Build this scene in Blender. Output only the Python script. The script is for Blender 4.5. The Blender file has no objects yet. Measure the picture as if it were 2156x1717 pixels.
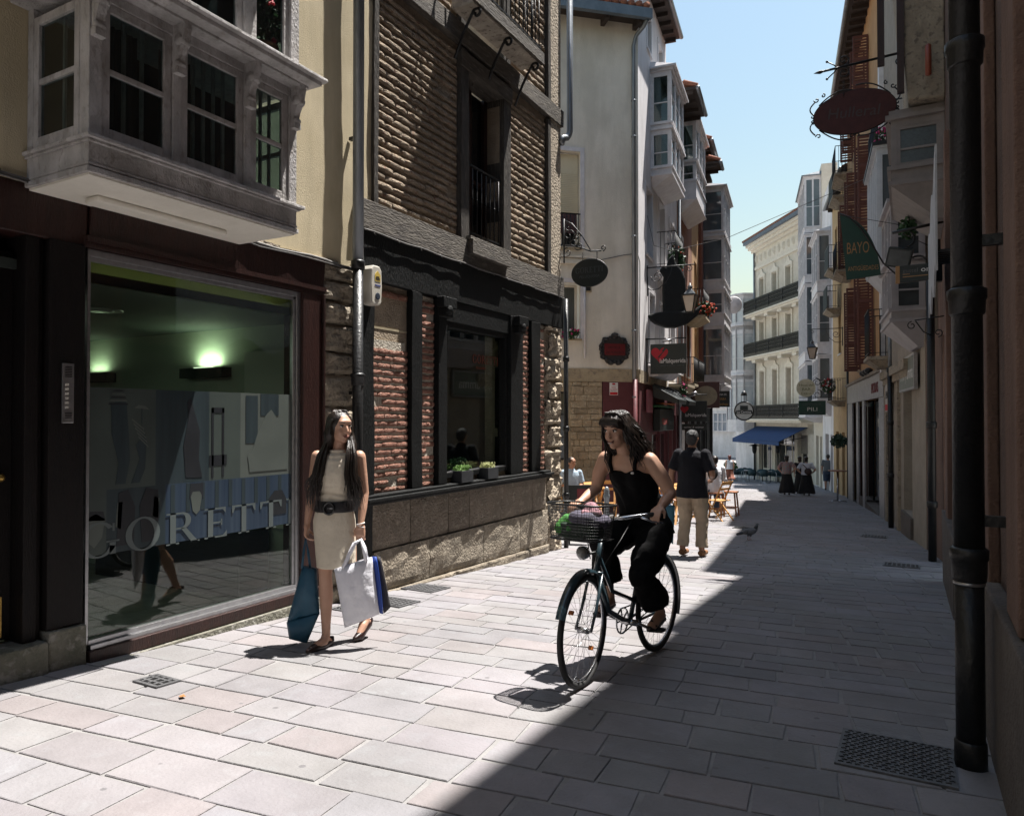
import bpy, bmesh, math, random
from mathutils import Vector, Matrix, noise
R = math.radians
random.seed(7)
sc = bpy.context.scene
COL = sc.collection
# ------------------------------------------------------------------ camera, world, sun, exposure
YAW, PIT, EYE, SL = R(28.9), R(0.81), 1.40, 0.056
cam = bpy.data.cameras.new('camera'); cam_o = bpy.data.objects.new('camera', cam); COL.objects.link(cam_o)
cam.sensor_fit = 'HORIZONTAL'; cam.sensor_width = 36.0; cam.lens = 36.0*1520/2156
cam.clip_start = 0.05; cam.clip_end = 2000
cam_o.location = (0, 0, EYE); cam_o.rotation_euler = (R(90)+PIT, 0, YAW)
sc.camera = cam_o
SUN_EL, SUN_AZ = R(70.5), R(26)          # azimuth measured from +Y towards +X
w = bpy.data.worlds.new("World"); sc.world = w; w.use_nodes = True
nt = w.node_tree; nt.nodes.clear()
sky = nt.nodes.new('ShaderNodeTexSky'); sky.sky_type = 'NISHITA'; sky.sun_disc = False
sky.sun_elevation = SUN_EL; sky.sun_rotation = SUN_AZ; sky.air_density = 2.3; sky.dust_density = 1.2; sky.ozone_density = 3.0
bg = nt.nodes.new('ShaderNodeBackground'); bg.inputs[1].default_value = 0.060
wo = nt.nodes.new('ShaderNodeOutputWorld')
nt.links.new(sky.outputs[0], bg.inputs[0]); nt.links.new(bg.outputs[0], wo.inputs[0])
sl = bpy.data.lights.new('sun', 'SUN'); sl.energy = 5.0; sl.angle = R(0.53); sl.color = (1.0, 0.955, 0.90)
so = bpy.data.objects.new('sun', sl); COL.objects.link(so); so.location = (20, 20, 60)
sd = Vector((math.cos(SUN_EL)*math.sin(SUN_AZ), math.cos(SUN_EL)*math.cos(SUN_AZ), math.sin(SUN_EL)))
so.rotation_euler = sd.to_track_quat('Z', 'Y').to_euler()
sc.view_settings.view_transform = 'Standard'; sc.view_settings.look = 'None'
sc.view_settings.exposure = 1.32; sc.view_settings.gamma = 1.0; sc.view_settings.use_curve_mapping = False
sc.cycles.max_bounces = 7; sc.cycles.diffuse_bounces = 3; sc.cycles.glossy_bounces = 3
sc.cycles.transparent_max_bounces = 12; sc.cycles.transmission_bounces = 4

# ------------------------------------------------------------------ helpers
def gz(y): return -SL*y
def lin(c):
    return tuple(((v/12.92) if v <= .04045 else ((v+.055)/1.055)**2.4) for v in c)

MATS = {}
def mat(name, c1, c2=None, scale=6.0, rough=.8, bump=0.0, bscale=60.0, metal=0.0, detail=5.0, attr=False, spec=.5,
        stretch=None, c3=None, dirt=None, coat=0.0, spots=None):
    """procedural principled material: colour noise between c1 and c2 (c3: sparse spots), fine relief"""
    if name in MATS: return MATS[name]
    m = bpy.data.materials.new(name); m.use_nodes = True; n = m.node_tree.nodes; l = m.node_tree.links
    b = n['Principled BSDF']; b.inputs['Roughness'].default_value = rough; b.inputs['Metallic'].default_value = metal
    b.inputs['Specular IOR Level'].default_value = spec; b.inputs['Coat Weight'].default_value = coat
    g = n.new('ShaderNodeNewGeometry'); vec = g.outputs['Position']
    if stretch:
        mp = n.new('ShaderNodeMapping'); mp.inputs['Scale'].default_value = stretch; l.new(vec, mp.inputs[0]); vec = mp.outputs[0]
    c2 = c2 or tuple(v*.75 for v in c1)
    nz = n.new('ShaderNodeTexNoise'); nz.inputs['Scale'].default_value = scale; nz.inputs['Detail'].default_value = detail
    nz.inputs['Roughness'].default_value = .6; l.new(vec, nz.inputs['Vector'])
    rp = n.new('ShaderNodeValToRGB'); e = rp.color_ramp.elements; e[0].position = .36; e[1].position = .66
    e[0].color = (*c1, 1); e[1].color = (*c2, 1); l.new(nz.outputs['Fac'], rp.inputs[0]); colr = rp.outputs[0]
    if c3:
        nz2 = n.new('ShaderNodeTexNoise'); nz2.inputs['Scale'].default_value = scale*2.7; nz2.inputs['Detail'].default_value = 4
        l.new(vec, nz2.inputs['Vector'])
        r2 = n.new('ShaderNodeValToRGB'); r2.color_ramp.elements[0].position = .56; r2.color_ramp.elements[1].position = .66
        l.new(nz2.outputs['Fac'], r2.inputs[0])
        mx = n.new('ShaderNodeMix'); mx.data_type = 'RGBA'; l.new(r2.outputs[0], mx.inputs[0]); l.new(colr, mx.inputs[6]); mx.inputs[7].default_value = (*c3, 1)
        colr = mx.outputs[2]
    if attr:
        a = n.new('ShaderNodeAttribute'); a.attribute_name = 'tone'
        mx = n.new('ShaderNodeMix'); mx.data_type = 'RGBA'; mx.blend_type = 'MULTIPLY'; mx.inputs[0].default_value = 1
        l.new(colr, mx.inputs[6]); l.new(a.outputs['Color'], mx.inputs[7]); colr = mx.outputs[2]
    if dirt:                                  # broad stains and streaks: (scale xy, scale z, darkest factor)
        mp2 = n.new('ShaderNodeMapping'); mp2.inputs['Scale'].default_value = (dirt[0], dirt[0], dirt[1]); l.new(g.outputs['Position'], mp2.inputs[0])
        nd = n.new('ShaderNodeTexNoise'); nd.inputs['Scale'].default_value = 1; nd.inputs['Detail'].default_value = 6; nd.inputs['Roughness'].default_value = .65; l.new(mp2.outputs[0], nd.inputs['Vector'])
        rd_ = n.new('ShaderNodeValToRGB'); rd_.color_ramp.elements[0].position = .40; rd_.color_ramp.elements[1].position = .60; d_ = dirt[2]; rd_.color_ramp.elements[0].color = (d_, d_, d_*.98, 1); rd_.color_ramp.elements[1].color = (1, 1, 1, 1); l.new(nd.outputs['Fac'], rd_.inputs[0])
        mx = n.new('ShaderNodeMix'); mx.data_type = 'RGBA'; mx.blend_type = 'MULTIPLY'; mx.inputs[0].default_value = 1; l.new(colr, mx.inputs[6]); l.new(rd_.outputs[0], mx.inputs[7]); colr = mx.outputs[2]
    if spots:                                 # trodden gum and small marks
        vo = n.new('ShaderNodeTexVoronoi'); vo.inputs['Scale'].default_value = spots[0]; l.new(g.outputs['Position'], vo.inputs['Vector'])
        rs_ = n.new('ShaderNodeValToRGB'); rs_.color_ramp.elements[0].position = .045; rs_.color_ramp.elements[1].position = .06; rs_.color_ramp.elements[0].color = (1, 1, 1, 1); rs_.color_ramp.elements[1].color = (0, 0, 0, 1); l.new(vo.outputs['Distance'], rs_.inputs[0])
        mx = n.new('ShaderNodeMix'); mx.data_type = 'RGBA'; l.new(rs_.outputs[0], mx.inputs[0]); l.new(colr, mx.inputs[6]); mx.inputs[7].default_value = (*spots[1], 1); colr = mx.outputs[2]
    l.new(colr, b.inputs['Base Color'])
    if bump:
        nb = n.new('ShaderNodeTexNoise'); nb.inputs['Scale'].default_value = bscale; nb.inputs['Detail'].default_value = 6
        l.new(vec, nb.inputs['Vector'])
        bp = n.new('ShaderNodeBump'); bp.inputs['Strength'].default_value = min(1, bump); bp.inputs['Distance'].default_value = .012*max(1, bump)
        l.new(nb.outputs['Fac'], bp.inputs['Height']); l.new(bp.outputs[0], b.inputs['Normal'])
    MATS[name] = m; return m

def glass_mat(name, tint=(1, 1, 1), refl=1.0, trans=1.0, rough=0.0, ior=1.5):
    if name in MATS: return MATS[name]
    m = bpy.data.materials.new(name); m.use_nodes = True; n = m.node_tree.nodes; l = m.node_tree.links
    n.clear(); out = n.new('ShaderNodeOutputMaterial'); tr = n.new('ShaderNodeBsdfTransparent'); tr.inputs[0].default_value = (*[t*trans for t in tint], 1)
    gl = n.new('ShaderNodeBsdfGlossy'); gl.inputs['Roughness'].default_value = rough; gl.inputs[0].default_value = (refl, refl, refl, 1)
    fr = n.new('ShaderNodeFresnel'); ge = n.new('ShaderNodeNewGeometry'); mi = n.new('ShaderNodeMix'); mi.inputs[2].default_value = ior; mi.inputs[3].default_value = 1/ior
    l.new(ge.outputs['Backfacing'], mi.inputs[0]); l.new(mi.outputs[0], fr.inputs[0]); mx = n.new('ShaderNodeMixShader')
    l.new(fr.outputs[0], mx.inputs[0]); l.new(tr.outputs[0], mx.inputs[1]); l.new(gl.outputs[0], mx.inputs[2]); l.new(mx.outputs[0], out.inputs[0])
    MATS[name] = m; return m

def emit_mat(name, col, s):
    if name in MATS: return MATS[name]
    m = bpy.data.materials.new(name); m.use_nodes = True; b = m.node_tree.nodes['Principled BSDF']
    b.inputs['Base Color'].default_value = (*col, 1); b.inputs['Emission Color'].default_value = (*col, 1); b.inputs['Emission Strength'].default_value = s
    MATS[name] = m; return m

TS = bpy.data.scenes.new('workshop')          # empty side scene used only to evaluate single modifiers quickly
def evaluated(o):
    TS.collection.objects.link(o); vl = TS.view_layers[0]; vl.update(); dg = vl.depsgraph; dg.update()
    return bpy.data.meshes.new_from_object(o.evaluated_get(dg))
WM = {}                                  # world matrices of created objects
class F:
    """facade frame: t along the wall, n outwards, z up"""
    def __init__(s, x, y, dx, dy, left):
        L = math.hypot(dx, dy); s.o = Vector((x, y, 0)); s.d = Vector((dx/L, dy/L, 0))
        s.n = Vector((s.d.y, -s.d.x, 0)) if left else Vector((-s.d.y, s.d.x, 0))
    def p(s, t, n=0.0, z=0.0): return s.o + s.d*t + s.n*n + Vector((0, 0, z))
    def m(s):
        return Matrix(((s.d.x, s.n.x, 0, s.o.x), (s.d.y, s.n.y, 0, s.o.y), (0, 0, 1, 0), (0, 0, 0, 1)))
    def g(s, t, n=0.0): return gz(s.p(t, n).y)

class MB:
    def __init__(s): s.v = []; s.f = []; s.tone = []; s.sm = []
    def add(s, vs, fs, tone=None, smooth=False):
        k = len(s.v); s.v += [Vector(v) for v in vs]; s.f += [tuple(i+k for i in f) for f in fs]
        s.tone += [tone or (1, 1, 1)]*len(fs); s.sm += [smooth]*len(fs); return s
    def box(s, x0, x1, y0, y1, z0, z1, tone=None, j=0.0):
        vs = [(x, y, z) for z in (z0, z1) for y in (y0, y1) for x in (x0, x1)]
        if j: vs = [(a+random.uniform(-j, j), b+random.uniform(-j, j), c+random.uniform(-j, j)) for a, b, c in vs]
        return s.add(vs, [(0, 2, 3, 1), (4, 5, 7, 6), (0, 1, 5, 4), (2, 6, 7, 3), (0, 4, 6, 2), (1, 3, 7, 5)], tone)
    def hexa(s, pts, tone=None):          # 8 pts: bottom 4 (ring), top 4 (ring)
        return s.add(pts, [(3, 2, 1, 0), (4, 5, 6, 7), (0, 1, 5, 4), (1, 2, 6, 5), (2, 3, 7, 6), (3, 0, 4, 7)], tone)
    def bar(s, a, b, w, h=None, up=(0, 0, 1), tone=None):
        a, b = Vector(a), Vector(b); h = h or w; d = (b-a).normalized(); u = Vector(up)
        if abs(d.dot(u)) > .98: u = Vector((1, 0, 0))
        sx = d.cross(u).normalized()*(w/2); sy = sx.cross(d).normalized()*(h/2)
        return s.hexa([a-sx-sy, a+sx-sy, a+sx+sy, a-sx+sy, b-sx-sy, b+sx-sy, b+sx+sy, b-sx+sy], tone)
    def tube(s, pts, r, n=8, closed=False, caps=True, tone=None):
        pts = [Vector(p) for p in pts]; N = len(pts); rr = r if isinstance(r, (list, tuple)) else [r]*N
        prev = None; vs = []; fs = []
        for i, p in enumerate(pts):
            if closed: d = pts[(i+1) % N]-pts[i-1]
            else: d = pts[min(i+1, N-1)]-pts[max(i-1, 0)]
            d = d.normalized() if d.length > 1e-9 else Vector((0, 0, 1))
            if prev is None:
                u = Vector((0, 0, 1)) if abs(d.z) < .9 else Vector((1, 0, 0)); a = d.cross(u).normalized()
            else:
                a = prev-d*prev.dot(d); a = a.normalized() if a.length > 1e-6 else d.orthogonal().normalized()
            prev = a; b = d.cross(a)
            for k in range(n):
                th = 2*math.pi*k/n; vs.append(p+(a*math.cos(th)+b*math.sin(th))*rr[i])
        for i in range(N if closed else N-1):
            i2 = (i+1) % N
            for k in range(n):
                k2 = (k+1) % n; fs.append((i*n+k, i*n+k2, i2*n+k2, i2*n+k))
        if caps and not closed: fs += [tuple(range(n))[::-1], tuple((N-1)*n+k for k in range(n))]
        return s.add(vs, fs, tone, True)
    def cyl(s, a, b, r, n=12, r2=None, tone=None): return s.tube([a, b], [r, r if r2 is None else r2], n, tone=tone)
    def lathe(s, o, prof, n=16, axis='z', tone=None, caps=True):
        o = Vector(o); vs = []; fs = []
        for r, z in prof:
            for k in range(n):
                th = 2*math.pi*k/n; c, q = math.cos(th)*r, math.sin(th)*r
                vs.append(o+(Vector((c, q, z)) if axis == 'z' else Vector((z, c, q)) if axis == 'x' else Vector((q, z, c))))
        for i in range(len(prof)-1):
            for k in range(n):
                k2 = (k+1) % n; fs.append((i*n+k, i*n+k2, (i+1)*n+k2, (i+1)*n+k))
        if caps: fs += [tuple(range(n))[::-1], tuple((len(prof)-1)*n+k for k in range(n))]
        return s.add(vs, fs, tone, True)
    def ell(s, c, r, nu=12, nv=8, rot=None, tone=None):
        c = Vector(c); r = (r, r, r) if not isinstance(r, (tuple, list)) else r; vs = []; fs = []
        for i in range(nv+1):
            ph = math.pi*i/nv
            for k in range(nu):
                th = 2*math.pi*k/nu; p = Vector((r[0]*math.sin(ph)*math.cos(th), r[1]*math.sin(ph)*math.sin(th), r[2]*math.cos(ph)))
                if rot: p = rot @ p
                vs.append(c+p)
        for i in range(nv):
            for k in range(nu):
                k2 = (k+1) % nu; fs.append((i*nu+k, (i+1)*nu+k, (i+1)*nu+k2, i*nu+k2))
        return s.add(vs, fs, tone, True)
    def prism(s, pts2, f, n0, n1, tone=None):
        """outline pts2 [(t,z)] extruded between n0 and n1, f(t,n,z)->xyz"""
        k = len(pts2); vs = [f(t, n0, z) for t, z in pts2]+[f(t, n1, z) for t, z in pts2]
        fs = [tuple(range(k))[::-1], tuple(range(k, 2*k))]+[(i, (i+1) % k, k+(i+1) % k, k+i) for i in range(k)]
        return s.add(vs, fs, tone)
    def loft(s, rings, n=16, tone=None, p=2.0):
        """rings: (cx,cy,cz, rx, ry, yaw[, tiltx]) horizontal ellipses"""
        vs = []; fs = []
        for rg in rings:
            cx, cy, cz, rx, ry = rg[:5]; yw = rg[5] if len(rg) > 5 else 0
            for k in range(n):
                th = 2*math.pi*k/n; c, q = math.cos(th), math.sin(th)
                a = rx*math.copysign(abs(c)**(2/p), c); b = ry*math.copysign(abs(q)**(2/p), q)
                vs.append((cx+a*math.cos(yw)-b*math.sin(yw), cy+a*math.sin(yw)+b*math.cos(yw), cz))
        N = len(rings)
        for i in range(N-1):
            for k in range(n):
                k2 = (k+1) % n; fs.append((i*n+k, i*n+k2, (i+1)*n+k2, (i+1)*n+k))
        fs += [tuple(range(n))[::-1], tuple((N-1)*n+k for k in range(n))]
        return s.add(vs, fs, tone, True)
    def mesh(s, name, M=None):
        me = bpy.data.meshes.new(name); vs = [M @ v for v in s.v] if M else s.v
        me.from_pydata([tuple(v) for v in vs], [], s.f)
        if any(t != (1, 1, 1) for t in s.tone):
            ca = me.color_attributes.new('tone', 'FLOAT_COLOR', 'CORNER'); d = []
            for f, t in zip(s.f, s.tone): d += [t[0], t[1], t[2], 1.0]*len(f)
            ca.data.foreach_set('color', d)
        me.polygons.foreach_set('use_smooth', s.sm)
        bm = bmesh.new(); bm.from_mesh(me); bmesh.ops.recalc_face_normals(bm, faces=bm.faces); bm.to_mesh(me); bm.free()
        me.update(); return me
    def build(s, name, m, parent=None, fr=None, kind=None, bevel=0.0, label=None, world=False):
        """vertices are in frame fr (or world); made local to the parent's matrix"""
        M = fr.m() if fr else Matrix.Identity(4)
        if parent is not None and not world: M = WM[parent.name].inverted() @ M
        o = bpy.data.objects.new(name, s.mesh(name, M)); COL.objects.link(o)
        for mm in (m if isinstance(m, (list, tuple)) else [m]): o.data.materials.append(mm)
        if parent is not None: o.parent = parent; WM[o.name] = WM[parent.name].copy()
        else: WM[o.name] = Matrix.Identity(4)
        if kind: o['kind'] = kind
        if label: o['label'] = label
        if bevel:
            b = o.modifiers.new('bevel', 'BEVEL'); b.width = bevel; b.segments = 2; b.limit_method = 'ANGLE'; b.angle_limit = R(40)
        return o

def root(name, loc, label, cat, rz=0.0, group=None, kind=None):
    o = bpy.data.objects.new(name, None); COL.objects.link(o); o.location = loc; o.rotation_euler = (0, 0, rz); o.empty_display_size = .1
    WM[o.name] = Matrix.Translation(Vector(loc)) @ Matrix.Rotation(rz, 4, 'Z')
    o['label'] = label; o['category'] = cat
    if group: o['group'] = group
    if kind: o['kind'] = kind
    return o
def tag(o, label, cat, group=None):
    o['label'] = label; o['category'] = cat
    if group: o['group'] = group
    return o
def rebase(o, loc):
    """move a top-level mesh's origin to loc"""
    o.data.transform(Matrix.Translation(-Vector(loc))); o.location = loc; WM[o.name] = Matrix.Translation(Vector(loc)); return o
def kids(o): return [c for c in bpy.data.objects if c.parent == o]
def copy_tree(o, parent=None, M=None):
    c = o.copy(); COL.objects.link(c); c.parent = parent
    if M is not None:
        l, q, s_ = M.decompose(); c.location = l; c.rotation_mode = 'QUATERNION'; c.rotation_quaternion = q
        WM[c.name] = M
    else: WM[c.name] = WM[parent.name].copy() if parent is not None else Matrix.Identity(4)
    for ch in kids(o): copy_tree(ch, c)
    return c
def place(x, y, z, rz): return Matrix.Translation((x, y, z)) @ Matrix.Rotation(rz, 4, 'Z')
def spiral(c, r0, r1, a0, turns, n=18, ax=(1, 0, 0), ay=(0, 0, 1)):
    c = Vector(c); ax = Vector(ax); ay = Vector(ay); out = []
    for i in range(n+1):
        u = i/n; r = r0+(r1-r0)*u; a = a0+turns*2*math.pi*u; out.append(c+ax*(r*math.cos(a))+ay*(r*math.sin(a)))
    return out
def arc(c, rx, ry, a0, a1, n=12, ax=(1, 0, 0), ay=(0, 0, 1)):
    c = Vector(c); ax = Vector(ax); ay = Vector(ay)
    return [c+ax*(rx*math.cos(R(a0+(a1-a0)*i/n)))+ay*(ry*math.sin(R(a0+(a1-a0)*i/n))) for i in range(n+1)]

def text(s, size, f, m, parent, t0, z0, n, name='lettering', width=None, shear=0.0, ext=.002, align='LEFT', flip=False, squash=1.0):
    """flat raised lettering on plane of frame-function f(t,n,z); reading direction +t"""
    cu = bpy.data.curves.new('txt', 'FONT'); cu.body = s; cu.size = size; cu.extrude = ext; cu.shear = shear; cu.align_x = align; cu.resolution_u = 3
    to = bpy.data.objects.new('txt', cu); me = evaluated(to); bpy.data.objects.remove(to)
    bpy.data.curves.remove(cu)
    xs = [v.co.x for v in me.vertices]; k = 1.0
    if width and xs and max(xs) > min(xs): k = width/(max(xs)-min(xs))
    b = MB(); sgn = -1 if flip else 1
    b.add([f(t0+sgn*v.co.x*k, n+v.co.z, z0+v.co.y*squash) for v in me.vertices], [tuple(p.vertices) for p in me.polygons])
    bpy.data.meshes.remove(me)
    return b.build(name, m, parent)

def wall_cells(t0, t1, z0, z1, holes, n0, n1, b=None, top=None):
    """a wall from boxes that leave rectangular openings (t0,t1,z0,z1)"""
    b = b or MB(); ts = sorted({t0, t1, *[min(max(h[i], t0), t1) for h in holes for i in (0, 1)]})
    for a, c in zip(ts, ts[1:]):
        if c-a < 1e-4: continue
        mid = (a+c)/2; hs = sorted([(h[2], h[3]) for h in holes if h[0] < mid < h[1]]); z = z0
        for u, v in hs:
            if u > z+1e-4: b.box(a, c, n0, n1, z, u)
            z = max(z, v)
        if z1 > z+1e-4: b.box(a, c, n0, n1, z, z1)
    return b

def multi(name, mbs, m, parent, fr=None, **k):
    return [b.build(name, m, parent, fr, **k) for b in mbs]
def inst(name, me, parent, M, m=None):
    """shared-mesh part placed with world matrix M"""
    o = bpy.data.objects.new(name, me); COL.objects.link(o); o.parent = parent
    L_ = WM[parent.name].inverted() @ M; l, q, s_ = L_.decompose(); o.location = l; o.rotation_mode = 'QUATERNION'; o.rotation_quaternion = q; o.scale = s_
    WM[o.name] = M; return o
# ------------------------------------------------------------------ ground
SLEFT = [(-4.7, -6), (-4.7, 9.9), (-6.0, 17.3), (-6.5, 21.3), (-7.27, 27.3), (-8.2, 34.2), (-9.9, 47.1)]
SRIGHT = [(.42, -6), (.40, 12.1), (-.28, 18), (-.55, 20.2), (-2.1, 31), (-2.5, 33), (-4.1, 42), (-5.4, 48.4)]
def poly_x(P, y):
    for (x0, y0), (x1, y1) in zip(P, P[1:]):
        if y <= y1: return x0+(x1-x0)*(y-y0)/(y1-y0)
    return P[-1][0]
m_mortar = mat('pale_mortar', (.245, .238, .235), (.185, .18, .178), 7, .9, .5, 90)
m_stone = mat('pink_grey_paving_stone', (.232, .222, .231), (.200, .191, .200), 3.2, .82, .5, 55, attr=True, c3=(.225, .22, .23), dirt=(.9, .9, .84), spots=(3.2, (.13, .125, .13)))
b = MB()
ys = [-40, 65, 260]
vs = []; 
for y in ys: vs += [(-180, y, gz(min(y, 65))), (180, y, gz(min(y, 65)))]
b.add(vs, [(0, 1, 3, 2), (2, 3, 5, 4)])
ground = b.build('ground', m_mortar, kind='structure')
ca, sa = math.cos(R(8)), math.sin(R(8))
stones = []
rng = random.Random(11)
v = -3.0
while v < 48:
    dv = rng.uniform(.20, .31); u = -16+rng.uniform(0, .4)
    while u < 10:
        du = rng.choice((.26, .32, .38, .44, .5, .56))*rng.uniform(.92, 1.08)
        cu, cv = u+du/2, v+dv/2; X, Y = cu*ca-cv*sa, cu*sa+cv*ca
        if -3 < Y < 47.5 and poly_x(SLEFT, Y)+.02 < X < poly_x(SRIGHT, Y)-.02: stones.append((u, v, du, dv, X, Y))
        u += du
    v += dv
def fx(X, Y): return (X, Y)
COVERS = [(-.32, .17, 3.66, 4.16), (-4.36, -3.98, 5.14, 5.46), (-4.52, -4.14, 5.86, 6.2), (-4.42, -4.02, 4.74, 5.02), (-3.99, -3.77, 2.64, 2.8),
          (-.85, -.4, 15.2, 15.65), (-.35, .1, 11.1, 11.5), (-3.2, -2.8, 15.05, 15.4)]
def stone_mb(b, s):
    u, v, du, dv, X, Y = s; g = .006+rng.uniform(0, .005); j = .009
    t = rng.uniform(.90, 1.05); tn = (t*rng.uniform(.98, 1.03), t, t*rng.uniform(.97, 1.03)); dz = rng.uniform(-.0015, .002)
    if rng.random() < .07: tn = (t*1.03, t*.97, t*.95)
    c = [(u+g, v+g), (u+du-g, v+g), (u+du-g, v+dv-g), (u+g, v+dv-g)]
    c = [(p+rng.uniform(-j, j), q+rng.uniform(-j, j)) for p, q in c]; mu, mv = u+du/2, v+dv/2; vs = []
    for zz, k in ((-.004, 1.0), (.004, 1.0), (.0065+dz, .978)):
        for p, q in c:
            p2, q2 = mu+(p-mu)*k, mv+(q-mv)*k; XX, YY = p2*ca-q2*sa, p2*sa+q2*ca; vs.append((XX, YY, gz(YY)+zz))
    fs = [(8, 9, 10, 11)]
    for a in (0, 4):
        for i in range(4): k = (i+1) % 4; fs.append((a+i, a+k, a+4+k, a+4+i))
    b.add(vs, fs, tn)
def covered(s):
    return any(a-.10 < s[4] < c+.10 and d-.08 < s[5] < e+.08 for a, c, d, e in COVERS)
def viewable(s):
    X, Y = s[4], s[5]; D = X*-.483+Y*.8755; L = X*.8755+Y*.483
    return D > .9 and abs(L/D) < .78 and (EYE+SL*Y)/D < .62
st = list(stones)
st.sort(key=lambda s: (not viewable(s), s[4]**2+s[5]**2))
pav = bpy.data.objects.new('street_paving', None); COL.objects.link(pav); pav['kind'] = 'structure'; pav['label'] = 'pink grey stone paving of the sloping pedestrian street'; WM[pav.name] = Matrix.Identity(4)
for s in st[:296]:
    b = MB(); stone_mb(b, s); b.build('paving_stone', m_stone, pav)
b = MB()
for s in st[296:]: stone_mb(b, s)
b.build('paving_stones_beyond', m_stone, pav, kind='stuff')

m_iron = mat('grey_cast_iron', (.16, .16, .165), (.10, .10, .105), 14, .55, .3, 120, metal=.6)
m_black_iron = mat('black_painted_iron', (.012, .012, .013), (.02, .02, .02), 20, .45, .2, 90, metal=.3)
def cover(name, c, label, cat, kindp, grp=None):
    x0, x1, y0, y1 = c; cx, cy = (x0+x1)/2, (y0+y1)/2
    o = root(name, (cx, cy, gz(cy)), label, cat, group=grp)
    def sl(b): b.v = [Vector((v.x, v.y, v.z+gz(v.y))) for v in b.v]; return b
    f = MB(); e = .022
    for q in ((x0, x1, y0, y0+e), (x0, x1, y1-e, y1), (x0, x0+e, y0+e, y1-e), (x1-e, x1, y0+e, y1-e)): f.box(*q, -.01, .018)
    sl(f).build('rim', m_iron, o)
    p = MB().box(x0+e, x1-e, y0+e, y1-e, -.008, .017); sl(p).build('plate', m_iron if kindp != 'grate' else m_black_iron, o)
    r = MB()
    if kindp == 'lugs':
        nx = int((x1-x0)/.036); ny = int((y1-y0)/.03)
        for i in range(nx):
            for k in range(ny):
                a = x0+.03+i*(x1-x0-.06)/(nx-1)+(.009 if k % 2 else -.006); q = y0+.03+k*(y1-y0-.06)/(ny-1)
                r.bar((a-.009, q-.004, .019), (a+.002, q+.006, .019), .006, .008); r.bar((a+.002, q+.006, .019), (a+.011, q-.001, .019), .006, .008)
        sl(r).build('raised_lugs', m_iron, o, kind='stuff')
    else:
        nx = int((x1-x0)/.05); ny = int((y1-y0)/.045)
        for i in range(1, nx): a = x0+(x1-x0)*i/nx; r.box(a-.008, a+.008, y0+e, y1-e, .004, .021)
        for i in range(1, ny): a = y0+(y1-y0)*i/ny; r.box(x0+e, x1-e, a-.008, a+.008, .004, .0205)
        sl(r).build('grid_bars', m_iron, o)
cover('manhole_cover', COVERS[0], 'large lugged iron manhole cover in the shade beside the fat black downpipe', 'manhole cover', 'lugs')
cover('drain_grate', COVERS[1], 'square iron grate in the sun, middle of the three by the stone base', 'drain grate', 'grate', 'iron grates in the sunny pavement')
cover('drain_grate', COVERS[2], 'square iron grate closest to the stone base of the brick shop', 'drain grate', 'grate', 'iron grates in the sunny pavement')
cover('manhole_cover', COVERS[3], 'pale worn lugged cover just behind the heels of the woman with bags', 'manhole cover', 'lugs')
cover('drain_grate', COVERS[4], 'tiny dark square grate alone in front of the shop window step', 'drain grate', 'grate')
cover('drain_grate', COVERS[5], 'far shaded drain grate near the shop fronts on the right', 'drain grate', 'grate')
cover('drain_grate', COVERS[6], 'shaded drain grate at the foot of the second downpipe on the right', 'drain grate', 'grate')
cover('manhole_cover', COVERS[7], 'small plate cover in the paving beside the pigeon', 'manhole cover', 'lugs')
m_litter = mat('dry_leaf', (.35, .17, .05), (.2, .09, .03), 60, .8)
o = MB().add([(-3.55, 2.62, gz(2.62)+.014), (-3.51, 2.6, gz(2.6)+.022), (-3.50, 2.63, gz(2.63)+.018), (-3.54, 2.645, gz(2.645)+.02)], [(0, 1, 2, 3)]).build('fallen_leaf', m_litter)
tag(rebase(o, (-3.53, 2.62, gz(2.62)+.014)), 'small brown dry leaf lying on the sunny paving', 'leaf')
# ------------------------------------------------------------------ left building with the glass shop front (facade plane x=-4.6)
L = F(-4.6, 0, 0, 1, True)
m_yellow = mat('yellow_ochre_render', (.68, .585, .40), (.60, .51, .335), 2.2, .92, .35, 120, dirt=(2.5, .4, .82))
m_bay = mat('grey_white_peeling_paint', (.56, .54, .53), (.45, .43, .425), 9, .6, .8, 70, dirt=(6, 3, .72), c3=(.40, .37, .35), stretch=(1, 1, .6))
m_baysoff = mat('cream_white_paint', (.82, .78, .69), (.74, .70, .61), 4, .6, .3, 40)
m_redwood = mat('dark_red_brown_wood', (.034, .011, .008), (.020, .007, .0055), 9, .42, .6, 60, stretch=(3, 3, .4))
m_blackwood = mat('almost_black_wood', (.007, .0045, .004), (.004, .003, .0028), 9, .6, .6, 60, stretch=(3, 3, .35), spec=.25)
m_alu = mat('brushed_aluminium', (.42, .42, .43), (.34, .34, .35), 20, .32, .1, 120, metal=.85)
m_darkstone = mat('mossy_grey_stone', (.20, .19, .155), (.12, .12, .09), 6, .92, 2.2, 40, c3=(.26, .25, .22))
m_roughstone = mat('rough_sandstone', (.36, .31, .235), (.25, .215, .165), 7, .95, 3.0, 26, c3=(.18, .15, .12))
m_glass = glass_mat('shop_glass', (.93, 1, .95), 1.0, .92, 0, 1.5)
m_pane = glass_mat('window_glass', (.75, .85, .85), 1.0, .8, .01, 1.5)
m_curtain = mat('thin_grey_curtain', (.10, .11, .10), (.045, .05, .05), 9, .9, 0, stretch=(14, 14, .2))
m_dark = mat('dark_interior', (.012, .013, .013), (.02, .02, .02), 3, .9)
m_zinc = mat('grey_zinc_pipe', (.24, .26, .28), (.17, .185, .20), 6, .42, .25, 30, metal=.5, stretch=(1, 1, .3))
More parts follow.
